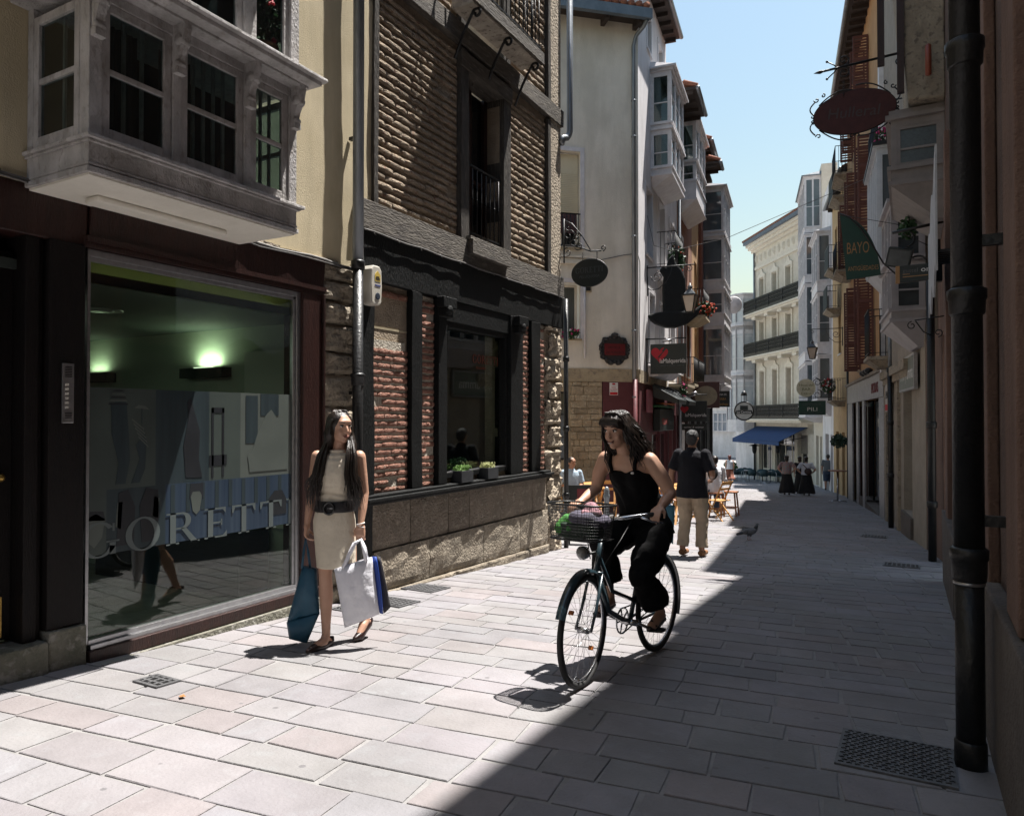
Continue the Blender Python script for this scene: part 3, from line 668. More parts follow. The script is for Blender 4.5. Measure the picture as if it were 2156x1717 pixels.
# brick meshes shared
brk = random.Random(5)
def brick_mesh(nm, rough, depth=.03):
    b = MB(); nx, nz = 5, 3; vs = []; s1, s2 = brk.uniform(0, 99), brk.uniform(0, 99)
    for i in range(nx+1):
        for k in range(nz+1):
            u, v_ = i/nx, k/nz; e = min(u, 1-u)*12; e2 = min(v_, 1-v_)*3; ed = min(1, e+.45)*min(1, e2*1.0+.5)
            n_ = depth*(ed*.65)+rough*noise.noise(Vector((u*5+s1, v_*1.5+s2, 1)))
            vs.append((u+rough*.2*noise.noise(Vector((k*3, s1, 2))), n_, v_+rough*4*noise.noise(Vector((u*4+s2, k*2, 3)))))
    fs = [(i*(nz+1)+k, (i+1)*(nz+1)+k, (i+1)*(nz+1)+k+1, i*(nz+1)+k+1) for i in range(nx) for k in range(nz)]
    b.add(vs, fs, smooth=False); n0 = len(vs); bk = []
    rim = [(i, 0) for i in range(nx+1)]+[(nx, k) for k in range(1, nz+1)]+[(i, nz) for i in range(nx-1, -1, -1)]+[(0, k) for k in range(nz-1, 0, -1)]
    ri = [i*(nz+1)+k for i, k in rim]; base = len(b.v)
    b.v += [Vector((vs[q][0], -.03, vs[q][2])) for q in ri]; m_ = len(ri)
    for i in range(m_): b.f.append((ri[i], base+i, base+(i+1) % m_, ri[(i+1) % m_])); b.tone.append((1, 1, 1)); b.sm.append(False)
    me = b.mesh(nm); return me
vr = [brick_mesh('brick', .006, .022) for _ in range(8)]
vp_ = [brick_mesh('brick', .009, .030) for _ in range(10)]
for me in vr: me.materials.append(m_brick_red)
for me in vp_: me.materials.append(m_brick_pale)
bricks = []
def course_fill(t0, t1, z0, z1, sp, bh, bl, pool, n, wob):
    z = z0; row = 0
    while z+bh < z1:
        t = t0+.004; first = bl*(.5 if row % 2 else 1.0)*brk.uniform(.8, 1.1)
        while t < t1-.02:
            l_ = min(first, t1-.004-t); first = bl*brk.uniform(.75, 1.2)
            if t1-.004-(t+l_) < .05: l_ = t1-.004-t
            zz = z+wob*noise.noise(Vector((t*1.3, z*2, 0)))+brk.uniform(-.003, .003)
            if brk.random() > .015: bricks.append((t, zz, l_-.003, bh*brk.uniform(.88, 1.08), n+brk.uniform(-.004, .006), pool))
            t += l_
        z += sp*brk.uniform(.96, 1.04); row += 1
for a, c in ((5.49, 6.09), (6.31, 6.57), (8.56, 8.82), (9.10, 9.31)):
    course_fill(a, c, .665, 2.16 if a < 6 else 2.70, .0725, .047, .20, vr, -.014, .006)
course_fill(5.49, 6.09, 2.62, 2.70, .07, .055, .14, vr, -.014, 0)
for a, c in ((5.57, 7.045), (8.26, 9.365)): course_fill(a, c, 3.545, 5.76, .087, .052, .29, vp_, -.03, .008)
for a, c in ((5.57, 7.045), (8.26, 9.365)): course_fill(a, c, 6.03, 8.6, .098, .060, .275, vp_, -.03, .012)
bricks.sort(key=lambda q: -(q[2]*q[3])/((q[0]*.8755+2.2)**2)*(1 if q[1] < 1.45+.62*(q[0]*.8755+2.2) else .001))
def Mb(q):
    t, z, l_, h, n, _ = q; return Matrix(((0, 1, 0, -4.6+n), (l_, 0, 0, t), (0, 0, h, z), (0, 0, 0, 1)))
for q in bricks[:296]:
    t, z, l_, h, n, pool = q
    me = brk.choice(pool); o = bpy.data.objects.new('brick', me); COL.objects.link(o); o.parent = Q
    o.location = WM[Q.name].inverted() @ Vector((-4.6+n, t, z)); o.rotation_euler = (0, 0, R(90)); o.scale = (l_, -1, h)
for pool, mm in ((vr, m_brick_red), (vp_, m_brick_pale)):
    b = MB()
    for q in bricks[296:]:
        if q[5] is not pool: continue
        me = brk.choice(pool); M_ = Mb(q)
        # mesh x -> wall t, mesh y -> outwards, mesh z -> z
        Mx = Matrix(((0, 1, 0, -4.6+q[4]), (q[2], 0, 0, q[0]), (0, 0, q[3], q[1]), (0, 0, 0, 1)))
        b.add([Mx @ v.co for v in me.vertices], [tuple(p.vertices) for p in me.polygons])
    if b.v: b.build('further_bricks', mm, Q, kind='stuff')
# beams and posts
def post(nm, t0, t1, z0, z1, n0, n1, m_, j=.006, seg=8, amp=.010, vert=True):
    """slightly crooked timber"""
    b = MB(); vs = []; N = seg; sd_ = brk.uniform(0, 99)
    for i in range(N+1):
        u = i/N; q = lambda k: amp*noise.noise(Vector((u*3.5, k*7, sd_)))
        if vert: z = z0+(z1-z0)*u; vs += [(t0+q(1), n0, z), (t1+q(2), n0, z), (t1+q(2), n1+q(3), z), (t0+q(1), n1+q(4), z)]
        else: t = t0+(t1-t0)*u; vs += [(t, n0, z0+q(1)), (t, n0, z1+q(2)), (t, n1+q(3), z1+q(2)), (t, n1+q(4), z0+q(1))]
    fs = [(0, 1, 2, 3), tuple(N*4+k for k in (3, 2, 1, 0))]
    for i in range(N):
        for k in range(4): k2 = (k+1) % 4; fs.append((i*4+k, i*4+k2, i*4+4+k2, i*4+4+k))
    b.add(vs, fs); return b.build(nm, m_, Q, L, bevel=.006)
post('cross_beam', 5.24, 9.86, 3.215, 3.50, -.3, .055, m_timber, seg=16, amp=.004, vert=False)
MB().box(5.31, 9.86, -.3, .035, 2.74, 3.214, j=.005).build('black_fascia', m_tar, Q, L, bevel=.006)
post('black_post', 5.29, 5.485, -.32, .56, -.2, .03, m_tar)
post('black_post', 5.29, 5.485, .66, 2.74, -.2, .045, m_tar); post('black_post', 6.10, 6.30, .665, 2.74, -.2, .035, m_tar, amp=.016)
post('black_post', 6.575, 6.74, .665, 2.74, -.2, .05, m_tar, amp=.004); post('black_post', 8.22, 8.555, .665, 2.74, -.2, .05, m_tar, amp=.004)
post('black_post', 8.83, 9.09, .665, 2.74, -.2, .04, m_tar, amp=.014)
for t in (6.655, 8.40):
    b = MB().box(t-.13, t+.13, .05, .15, 2.62, 2.738).box(t-.10, t+.10, .05, .12, 2.52, 2.62).ell((t, .12, 2.60), (.07, .05, .06), 10, 6); b.build('carved_capital', m_tar, Q, L, bevel=.008)
post('upright_timber', 5.49, 5.565, 3.50, 5.75, -.3, .03, m_timberv); post('upright_timber', 7.05, 7.22, 3.50, 5.75, -.3, .035, m_timberv)
post('upright_timber', 8.06, 8.255, 3.50, 5.75, -.3, .03, m_timberv); post('upright_timber', 9.37, 9.46, 3.50, 5.75, -.3, .03, m_timberv)
post('upright_timber', 5.49, 5.565, 5.99, 9, -.3, .03, m_timberv); post('upright_timber', 7.05, 7.22, 5.99, 9, -.3, .03, m_timberv)
post('upright_timber', 8.06, 8.255, 5.99, 9, -.3, .03, m_timberv); post('upright_timber', 9.37, 9.46, 5.99, 9, -.3, .03, m_timberv)
post('cross_beam', 5.40, 9.86, 5.78, 6.02, -.3, .05, m_timber, seg=12, vert=False)
post('door_lintel', 7.04, 8.27, 5.52, 5.72, -.25, .045, m_timber, seg=4, vert=False)
MB().box(9.46, 9.80, -.3, .02, 3.50, 9.5, j=.01).build('corner_masonry', m_quoin, Q, L)
# cable along the beam
b = MB(); b.tube([(5.3+4.55*i/40, .064+.003*math.sin(i*1.7), 3.20+.006*math.sin(i*.9)) for i in range(41)], .008, 6)
for i in range(12): b.tube([(5.45+.38*i, .05, 3.215), (5.45+.38*i, .085, 3.17)], .004, 4)
b.build('cable', m_wire, Q, L)
# quoin stones on the corner, lower part
z = -.58; k = 0
while z < 2.72:
    h = brk.uniform(.26, .42); h = min(h, 2.735-z); w_ = .47 if k % 2 else .36; n_ = 8; vs = []; t0 = 9.80-w_-(.03 if z < .55 else 0)
    for i in range(n_+1):
        for q in range(n_+1):
            t = t0+(9.82-t0)*i/n_; zz = z+.006+(h-.012)*q/n_; ed = min(i, n_-i, q, n_-q) > 0; P3 = Vector((t*6, zz*6, 2))
            vs.append((t, .01+.05*noise.noise(P3)+.045*noise.noise(P3*3.3)+(.03 if ed else -.02), zz))
    b = MB().add(vs, [(i*(n_+1)+q, (i+1)*(n_+1)+q, (i+1)*(n_+1)+q+1, i*(n_+1)+q+1) for i in range(n_) for q in range(n_)])
    b.box(t0, 9.79, -.34, -.02, z+.004, z+h-.004).box(9.801, 9.85, -.34, .0, z+.01, z+h-.01, j=.012)
    b.build('quoin_stone', m_quoin, Q, L); z += h; k += 1
# ashlar base blocks
def ashlar(t0, t1, zb0, zb1, zt0, zt1, n, tone, rough=.012):
    N_, M_ = 10, 6; vs = []; g = .006
    for i in range(N_+1):
        for q in range(M_+1):
            u, v_ = i/N_, q/M_; t = t0+g+(t1-t0-2*g)*u; za = zb0+(zb1-zb0)*u+g; zc = zt0+(zt1-zt0)*u-g; zz = za+(zc-za)*v_; ed = min(i, N_-i, q, M_-q) > 0
            vs.append((t, n+rough*noise.noise(Vector((t*5, zz*5, 1)))+rough*.5*noise.noise(Vector((t*17, zz*17, 1)))+(0 if ed else -.012), zz))
    b = MB().add(vs, [(i*(M_+1)+q, (i+1)*(M_+1)+q, (i+1)*(M_+1)+q+1, i*(M_+1)+q+1) for i in range(N_) for q in range(M_)], tone)
    o = len(b.v); rim = [(i, 0) for i in range(N_+1)]+[(N_, q) for q in range(1, M_+1)]+[(i, M_) for i in range(N_-1, -1, -1)]+[(0, q) for q in range(M_-1, 0, -1)]
    ri = [i*(M_+1)+q for i, q in rim]; b.v += [Vector((vs[r_][0], -.03, vs[r_][2])) for r_ in ri]
    for i in range(len(ri)): b.f.append((ri[i], o+i, o+(i+1) % len(ri), ri[(i+1) % len(ri)])); b.tone.append(tone); b.sm.append(False)
    return b.build('ashlar_block', m_ash, Q, L)
top = [5.49, 6.11, 6.82, 7.27, 8.02, 8.88, 9.32]
for a, c in zip(top, top[1:]):
    t = brk.uniform(.85, 1.1); ashlar(a, c, .10, .10, .56, .56, .025, (t, t*.97, t*.95), .006)
bot = [5.49, 6.42, 7.55, 8.5, 9.32]
for a, c in zip(bot, bot[1:]):
    t = brk.uniform(1.15, 1.4); ashlar(a, c, -.30-.02*(a-5.5)*1.2, -.30-.02*(c-5.5)*1.2, .10, .10, .05, (t, t*.99, t*.95), .022)
fb = [5.49, 6.9, 7.6, 8.3, 9.32]
for a, c in zip(fb, fb[1:]): ashlar(a, c, gz(a)-.03, gz(c)-.03, -.30-.02*(a-5.5)*1.2, -.30-.02*(c-5.5)*1.2, .09, (1.2, 1.18, 1.12), .02)
MB().box(5.30, 9.32, -.2, .11, .565, .60).box(5.30, 9.34, -.2, .14, .60, .632).box(5.30, 9.32, -.2, .10, .632, .66).build('window_ledge', m_tar, Q, L, bevel=.008)
# window
wf = MB().box(6.74, 6.80, -.12, .0, .72, 2.5).box(8.16, 8.22, -.12, .0, .72, 2.5).box(6.80, 8.16, -.12, .0, .72, .775).box(6.80, 8.16, -.12, .0, 2.44, 2.5).box(6.74, 8.22, -.10, .02, 2.5, 2.738)
wf = wf.build('window_frame', m_tar, Q, L, bevel=.004)
MB().box(6.80, 8.16, -.10, -.094, .775, 2.44).build('pane', m_glass, wf, L)
MB().box(6.80, 8.16, -.04, .0, .776, .79).build('metal_strip', m_alu, wf, L)
b = MB().box(5.35, 9.7, -2.6, -2.55, -.4, 2.8).box(5.35, 5.4, -2.55, -.36, -.4, 2.8).box(9.65, 9.7, -2.55, -.36, -.4, 2.8).box(5.35, 9.7, -2.55, -.36, -.42, -.4).box(5.35, 9.7, -2.55, -.36, 2.78, 2.8)
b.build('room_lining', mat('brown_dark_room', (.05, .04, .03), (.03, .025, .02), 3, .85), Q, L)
MB().box(6.9, 7.75, -1.0, -.85, 1.42, 1.60).build('counter_lamp', mat('white_shade', (.6, .6, .56)), Q, L)
b = MB().tube(arc((7.35, -.7, .95), .35, .25, 0, 180, 12, (1, 0, 0), (0, 0, 1)), .018, 8); b.build('chair_back', m_dark, Q, L)
gl = serif_word('GORETTI', lambda t, n, z: L.p(t, n, z), .105, .62, mat('dull_red_lettering', (.20, .035, .015), (.15, .03, .012), 5, .6), Q, 7.50, 2.08, -.09, gap=.12, name='glass_lettering')
text('PELUQUERIA', .04, lambda t, n, z: L.p(t, n, z), MATS['dull_red_lettering'], Q, 7.58, 2.01, -.09, name='glass_lettering', ext=.0005)
# old lettered boards
bd = [MB().box(a, c, -.10, -.045, 2.185, 2.615) for a, c in ((5.49, 5.785), (5.79, 6.10))]
m_board = mat('faded_brown_board', (.23, .165, .105), (.18, .13, .09), 5, .8, .15, 50, dirt=(6, 2, .7))
multi('lettered_board', bd, m_board, Q, L, bevel=.004)
MB().box(5.49, 6.10, -.045, -.030, 2.29, 2.31).build('board_batten', mat('pale_batten', (.42, .36, .24)), Q, L)
mI = mat('faded_black_lettering', (.035, .03, .025), (.06, .05, .04), 8, .8)
Lp = lambda t, n, z: L.p(t, n, z)
for s_, t, z in (('SOL', 5.60, 2.50), ('LIO', 5.62, 2.45), ('01', 5.64, 2.37), ('EL SOL', 5.83, 2.50), ('LIO', 5.87, 2.44), ('02', 5.91, 2.37)):
    text(s_, .045, Lp, mI, Q, t, z, -.044, name='board_lettering', ext=.0006, squash=1.2)
# tall window with iron bars, upper floor
b = MB().box(7.22, 7.30, -.30, -.22, 3.55, 5.52).box(7.98, 8.06, -.30, -.22, 3.55, 5.52).box(7.60, 7.68, -.30, -.22, 3.55, 5.52).box(7.30, 7.60, -.30, -.22, 4.35, 4.41).box(7.68, 7.98, -.30, -.22, 4.35, 4.41).box(7.3, 7.98, -.3, -.22, 3.55, 3.65)
uw = b.build('upper_window', m_redwood, Q, L); MB().box(7.30, 7.60, -.275, -.27, 3.65, 5.52).box(7.68, 7.98, -.275, -.27, 3.65, 5.52).build('pane', mat('black_glass', (.01, .012, .014), rough=.06), uw, L)
rl = MB().box(7.20, 8.08, -.03, -.005, 4.43, 4.455).box(7.20, 8.08, -.03, -.005, 3.62, 3.64)
multi('iron_bar', [MB().cyl((7.27+.105*i, -.018, 3.55), (7.27+.105*i, -.018, 4.46), .0085, 8).ell((7.27+.105*i, -.018, 4.05), .016, 8, 5) for i in range(8)], m_black_iron, Q, L)
rl.build('grille_rail', m_black_iron, Q, L)
MB().box(7.15, 8.13, -.25, .10, 3.51, 3.545, j=.004).build('window_sill', m_timber, Q, L)
MB().box(7.18, 8.10, .0, .115, 3.34, 3.51).build('sill_block', m_timber, Q, L)
# balcony above with scrolled struts
bal = root('balcony', L.p(7.66, .2, 6.05), 'old plastered balcony on scrolled iron struts high on the brick shop', 'balcony')
MB().box(6.82, 8.50, .05, .34, 6.06, 6.17, j=.008).build('slab', mat('flaking_plaster', (.46, .41, .34), (.33, .29, .24), 6, .92, 2.0, 40, c3=(.2, .17, .14)), bal, L, bevel=.01)
MB().box(6.80, 8.52, .34, .385, 6.07, 6.22, j=.006).build('edge_board', m_timber, bal, L)
for t in (6.93, 7.66, 8.38):
    pts = [(t, .02, 5.55), (t, .13, 5.80), (t, .25, 6.0)]+[tuple(p) for p in spiral((t, .32, 6.0), .062, .02, R(180), -1.1, 14, (0, 1, 0), (0, 0, 1))]
    MB().tube(pts, .017, 8).build('strut', m_black_iron, bal, L)
r_ = MB().box(6.84, 8.48, .335, .36, 7.1, 7.13).box(6.84, 8.48, .335, .36, 6.27, 6.29)
for t in (6.85, 8.47): r_.box(t-.012, t+.012, .02, .335, 7.1, 7.13)
r_.build('rail', m_black_iron, bal, L)
multi('baluster', [MB().cyl((6.9+.11*i, .347, 6.17), (6.9+.11*i, .347, 7.1), .010, 6) for i in range(15)]+[MB().cyl((t, .347-.11*k, 6.17), (t, .347-.11*k, 7.1), .010, 6) for t in (6.85, 8.47) for k in range(1, 3)], m_black_iron, bal, L)
# alarm box
al = root('alarm_box', L.p(5.36, .10, 2.48), 'cream rounded alarm box with yellow house emblem beside the downpipe', 'alarm box')
prof = [(5.285, 2.50), (5.31, 2.475), (5.41, 2.475), (5.435, 2.50), (5.445, 2.66), (5.435, 2.81), (5.405, 2.85), (5.315, 2.85), (5.285, 2.81), (5.275, 2.66)]
MB().prism([(a+.012, c) for a, c in prof], Lp, .046, .165).build('housing', mat('cream_plastic', (.62, .59, .52), (.56, .53, .46), 6, .4), al, bevel=.014)
MB().prism([(5.345, 2.70), (5.425, 2.70), (5.425, 2.765), (5.385, 2.80), (5.345, 2.765)], Lp, .165, .168).build('emblem', mat('yellow_sticker', (.65, .47, .10), (.55, .4, .08), 6, .5), al)
MB().box(5.345, 5.425, .1655, .1685, 2.655, 2.668).build('caption_strip', mat('blue_print', (.05, .07, .25)), al, L)
b = MB().box(5.355, 5.415, .168, .1695, 2.715, 2.722).box(5.355, 5.415, .168, .1695, 2.728, 2.735).box(5.362, 5.408, .168, .1695, 2.741, 2.748); b.build('emblem_lines', m_dark, al, L)
MB().lathe((-4.6+.165, 5.385, 2.56), [(.033, 0), (.033, .006), (.026, .006)], 18, 'x').build('sounder', mat('dark_blue_plastic', (.01, .02, .045)), al)
# planters on the ledge
m_planter = mat('black_planter', (.02, .022, .026), (.03, .032, .035), 8, .6)
for (t, sd_, lab, ms) in ((6.93, 21, 'black square planter with fine green plant, left one on the window ledge', ('fine_green', (.20, .33, .09), (.12, .24, .06))), (7.52, 33, 'black square planter with straw coloured moss, right one on the window ledge', ('pale_straw', (.50, .50, .25), (.33, .36, .15)))):
    o = root('planter', L.p(t+.13, -.0, .66), lab, 'planter', group='planters on the window ledge'); z = .661
    b = MB(); a, c = t, t+.25
    for q in ((a, c, -.05, -.035), (a, c, .105, .12), (a, a+.015, -.035, .105), (c-.015, c, -.035, .105)): b.box(*q, z, z+.135)
    b.box(a+.015, c-.015, -.035, .105, z, z+.10).build('box', m_planter, o, L, bevel=.003)
    rd = random.Random(sd_); mm = mat(*ms, 30, .8); p = L.p(t+.125, .035, z+.15)
    leafball((p.x, p.y, p.z), (.085, .125, .045), 700, .012, rd).build('plant', mm, o, kind='stuff')
    b = MB()
    for i in range(22):
        q = Vector((p.x+rd.uniform(-.06, .08), p.y+rd.uniform(-.1, .1), p.z)); dx, dy = rd.uniform(-.06, .09), rd.uniform(-.09, .09)
        b.tube([q, q+Vector((dx*.5, dy*.5, .05)), q+Vector((dx, dy, rd.uniform(-.06, .05)))], .0015, 4)
    b.build('stems', mm, o, kind='stuff')
p = L.p(7.35, -.22, .86); leafball((p.x, p.y, p.z), (.1, .22, .07), 500, .016, random.Random(8)).build('plant_inside', m_leaf, Q, kind='stuff')
# right corner downpipe with elbow
cp = root('downpipe', L.p(9.93, .05, gz(9.9)), 'dark grey downpipe with an elbow bend at the corner of the brick shop', 'downpipe')
pts = [(9.97, .10, 10), (9.97, .10, 5.75)]+[(9.97-.11*(1-math.cos(R(a))), .10-.03*math.sin(R(a)), 5.75-.13*math.sin(R(a))) for a in (30, 60, 90)]+[(9.80, .06, 5.60), (9.77, .05, 5.50)]
MB().tube(pts, .048, 14).build('upper_pipe', m_zinc, cp, L)
MB().cyl((9.93, .05, gz(9.9)-.02), (9.93, .05, 3.2), .036, 12).build('lower_pipe', m_blackpipe, cp, L)
multi('collar', [MB().lathe(L.p(9.93, .05, z_), [(.038, 0), (.05, .005), (.05, .07), (.038, .08)], 12) for z_ in (1.2, 2.25, .2)], m_blackpipe, cp)
# hanging oval shop sign
m_signblack = mat('black_sign_board', (.010, .016, .015), (.014, .02, .019), 8, .45, .2, 60)
m_signtxt = mat('dim_sign_lettering', (.06, .07, .075), (.045, .055, .06), 8, .5)
os_ = root('hanging_sign', (-4.2, 9.9, 3.28), 'black oval sign reading GORETTI hung on chains from a scrolled iron arm', 'sign')
cx, cz, yy = -4.165, 3.56, 9.93
fS = lambda t, n, z: Vector((cx+t, yy-n, cz+z))
MB().prism([(.285*math.cos(R(a)), .205*math.sin(R(a))) for a in range(0, 360, 8)], fS, -.014, .014).build('board', m_signblack, os_, bevel=.003)
MB().tube([fS(.285*math.cos(R(a)), 0, .205*math.sin(R(a))) for a in range(0, 360, 8)], .010, 6, closed=True).build('rim', m_black_iron, os_)
serif_word('GORETTI', fS, .085, .44, m_signtxt, os_, -.22, -.0, .015, gap=.12); text('PELUQUERIA', .055, fS, m_signtxt, os_, -.16, -.075, .015, width=.32, ext=.001)
b = MB().tube([(-4.6, yy, 4.02), (-4.45, yy, 4.0), (-4.3, yy, 3.95), (-4.15, yy, 3.88), (-3.98, yy, 3.87)], .011, 8)
b.tube(spiral((-3.95, yy, 3.905), .045, .012, R(-90), 1.1, 12), .008, 6)
for c_, r0, a0, tn in (((-4.50, yy, 4.16), .11, R(-90), 1.4), ((-4.42, yy, 4.05), .09, R(90), -1.3), ((-4.52, yy, 3.90), .08, R(90), 1.3), ((-4.34, yy, 3.98), .07, R(200), 1.2), ((-4.50, yy, 4.30), .07, R(-90), -1.2), ((-4.36, yy, 4.12), .06, R(0), 1.2)):
    b.tube(spiral(c_, r0, .012, a0, tn, 20), .007, 6)
b.tube([(-4.58, yy, 3.75), (-4.58, yy, 4.42)], .012, 6).tube([(-4.58, yy, 4.40), (-4.45, yy, 4.33), (-4.30, yy, 4.15), (-4.15, yy, 3.90)], .008, 6)
b.build('scrolled_arm', m_black_iron, os_)
ch = []
for t in (-.11, .12):
    q = MB()
    for i in range(5):
        z_ = cz+.19+.028*i; q.tube([Vector((cx+t, yy, z_))+Vector(((.009*math.cos(R(a)) if i % 2 else 0), (0 if i % 2 else .009*math.cos(R(a))), .018*math.sin(R(a)))) for a in range(0, 360, 45)], .0028, 4, closed=True)
    ch.append(q)
multi('chain', ch, m_black_iron, os_)
# ------------------------------------------------------------------ far left row and shared facade builders
m_cream = mat('cream_beige_render', (.76, .71, .62), (.68, .63, .55), 1.6, .92, .5, 30, c3=(.72, .67, .58), dirt=(1.6, .35, .84))
m_whiteR = mat('white_lilac_render', (.76, .74, .75), (.68, .66, .67), 2, .9, .3, 30, dirt=(1.4, .3, .82))
m_sand = mat('sandstone_band', (.40, .33, .22), (.30, .245, .165), 4, .92, 1.2, 30, c3=(.23, .19, .14))
m_rubble = mat('rubble_stone', (.36, .30, .21), (.26, .215, .155), 5, .95, 2.6, 24, attr=True, c3=(.42, .36, .27))
m_maroon = mat('maroon_paint', (.105, .028, .032), (.085, .022, .026), 3, .6, .2, 20)
m_maroonw = mat('maroon_wood', (.16, .045, .05), (.12, .034, .038), 5, .5, .2, 20)
m_whitew = mat('white_window_paint', (.66, .64, .65), (.54, .52, .53), 5, .55, .3, 40)
m_ironW = mat('dark_window', (.014, .017, .02), (.02, .025, .03), 3, .08, spec=.6)
m_blueglass = mat('window_reflecting_sky', (.06, .075, .085), (.11, .125, .135), 1.5, .06, spec=.9, stretch=(1, 1, .5))
m_curt2 = mat('pale_curtain', (.36, .37, .36), (.24, .25, .25), 9, .9, stretch=(12, 12, .2))
m_orange = mat('ochre_orange_render', (.45, .27, .125), (.38, .22, .10), 2.2, .92, .3, 30)
m_brown = mat('red_brown_render', (.26, .12, .075), (.21, .095, .06), 2, .92, .3, 30)
m_tile = mat('clay_roof_tile', (.30, .125, .075), (.21, .09, .058), 12, .9, .6, 30, attr=True)
m_eave = mat('dark_eave_wood', (.045, .032, .026), (.03, .022, .018), 6, .8, .5, 30)
m_shutter = mat('red_brown_shutter', (.115, .038, .027), (.09, .03, .022), 8, .6, .2, 30)
def endf(fr, t, sgn):
    """frame for a face perpendicular to fr at t: its t runs outwards, outward side = sgn*d"""
    e = F(0, 0, 1, 0, True); e.o = fr.p(t, 0, 0); e.d = fr.n.copy(); e.n = fr.d*sgn; return e
def window(par, fr, t0, t1, z0, z1, n=-.14, mf=None, mp=None, cols=2, rows=2, st=.05, nm='window', sill=True, msill=None, trans=None):
    mf = mf or m_whitew; mp = mp or m_blueglass
    b = MB().box(t0, t0+st, n-.05, n, z0, z1).box(t1-st, t1, n-.05, n, z0, z1).box(t0+st, t1-st, n-.05, n, z0, z0+st).box(t0+st, t1-st, n-.05, n, z1-st, z1)
    w_ = t1-t0; h_ = z1-z0
    for i in range(1, cols): a = t0+w_*i/cols; b.box(a-st*.5, a+st*.5, n-.045, n-.004, z0+st, z1-st)
    zs = [z0+h_*i/rows for i in range(1, rows)] if trans is None else [z0+h_*q for q in trans]
    for z in zs: b.box(t0+st, t1-st, n-.04, n-.008, z-st*.35, z+st*.35)
    f = b.build(nm, mf, par, fr)
    MB().box(t0+st, t1-st, n-.032, n-.026, z0+st, z1-st).build('pane', mp, f, fr)
    if sill: MB().box(t0-.05, t1+.05, n, .05, z0-.05, z0-.002).build('sill', msill or mf, f, fr)
    return f
def surround(par, fr, t0, t1, z0, z1, wd, m_, pr=.025, nm='window_surround'):
    b = MB().box(t0-wd, t0, .0, pr, z0, z1+wd).box(t1, t1+wd, .0, pr, z0, z1+wd).box(t0, t1, .0, pr, z1, z1+wd); return b.build(nm, m_, par, fr)
def gallery(par, fr, t0, t1, n1, levels, cols, mw, ends=(-1,), endcols=1, mp=None, corbel=.35, roof=True, lining=None, ps=.06, mroof=None):
    """glazed timber bay; levels = [(apron z0, sill z, head z)]"""
    mp = mp or m_pane
    b = MB()
    zb = levels[0][0]; ztop = levels[-1][2]+.14
    for (za, zs, zh) in levels:
        b.box(t0, t1, n1-.05, n1, za, zs).box(t0, t0+.05, 0, n1-.05, za, zs).box(t1-.05, t1, 0, n1-.05, za, zs)
        b.box(t0-.04, t1+.04, n1, n1+.045, zs-.03, zs+.02).box(t0-.04, t0, 0, n1, zs-.03, zs+.02).box(t1, t1+.04, 0, n1, zs-.03, zs+.02)
        b.box(t0, t1, n1-.07, n1-.002, zh, zh+.14).box(t0, t0+.06, 0, n1-.07, zh, zh+.14).box(t1-.06, t1, 0, n1-.07, zh, zh+.14)
        b.box(t0-.05, t1+.05, n1-.002, n1+.06, zh+.09, zh+.15).box(t0-.05, t0, 0, n1-.002, zh+.09, zh+.15).box(t1, t1+.05, 0, n1-.002, zh+.09, zh+.15)
        for i in range(cols+1):
            a = t0+(t1-t0-ps)*i/cols; b.box(a, a+ps, n1-.07, n1-.0, zs+.02, zh)
        b.box(t0, t0+.05, 0, .05, zs+.02, zh).box(t1-.05, t1, 0, .05, zs+.02, zh)
        b.box(t0+.02, t1-.02, .0, n1-.06, za, za+.03)
    b.build('bay_frame', mw, par, fr)
    c = MB(); c.hexa([(t0+.25, 0, zb-corbel), (t1-.25, 0, zb-corbel), (t1-.25, .08, zb-corbel), (t0+.25, .08, zb-corbel), (t0, 0, zb-.004), (t1, 0, zb-.004), (t1, n1, zb-.004), (t0, n1, zb-.004)]).box(t0-.03, t1+.03, 0, n1+.03, zb-.004, zb+.05)
    c.build('corbel', mw, par, fr)
    if roof: MB().box(t0-.12, t1+.12, 0, n1+.14, ztop+.012, ztop+.06).hexa([(t0-.1, 0, ztop+.061), (t1+.1, 0, ztop+.061), (t1+.1, n1+.12, ztop+.061), (t0-.1, n1+.12, ztop+.061), (t0, 0, ztop+.25), (t1, 0, ztop+.25), (t1, .05, ztop+.25), (t0, .05, ztop+.25)]).build('bay_roof', mroof or mw, par, fr)
    for (za, zs, zh) in levels:
        for i in range(cols):
            a = t0+(t1-t0-ps)*i/cols+ps; c_ = t0+(t1-t0-ps)*(i+1)/cols
            window(par, fr, a, c_, zs+.02, zh, n1-.02, mw, mp, 1, 2, .035, 'sash', False, trans=(.62,))
        for e in ends:
            ef = endf(fr, t0 if e < 0 else t1, e)
            for i in range(endcols):
                u0 = .05+(n1-.12)*i/endcols; u1 = .05+(n1-.12)*(i+1)/endcols
                window(par, ef, u0, u1, zs+.02, zh, -.006, mw, mp, 1, 2, .04, 'sash', False, trans=(.42,))
        if lining: MB().box(t0+.10, t1-.10, .0, n1*.45, zs+.02, zh-.02).build('curtain', lining, par, fr)
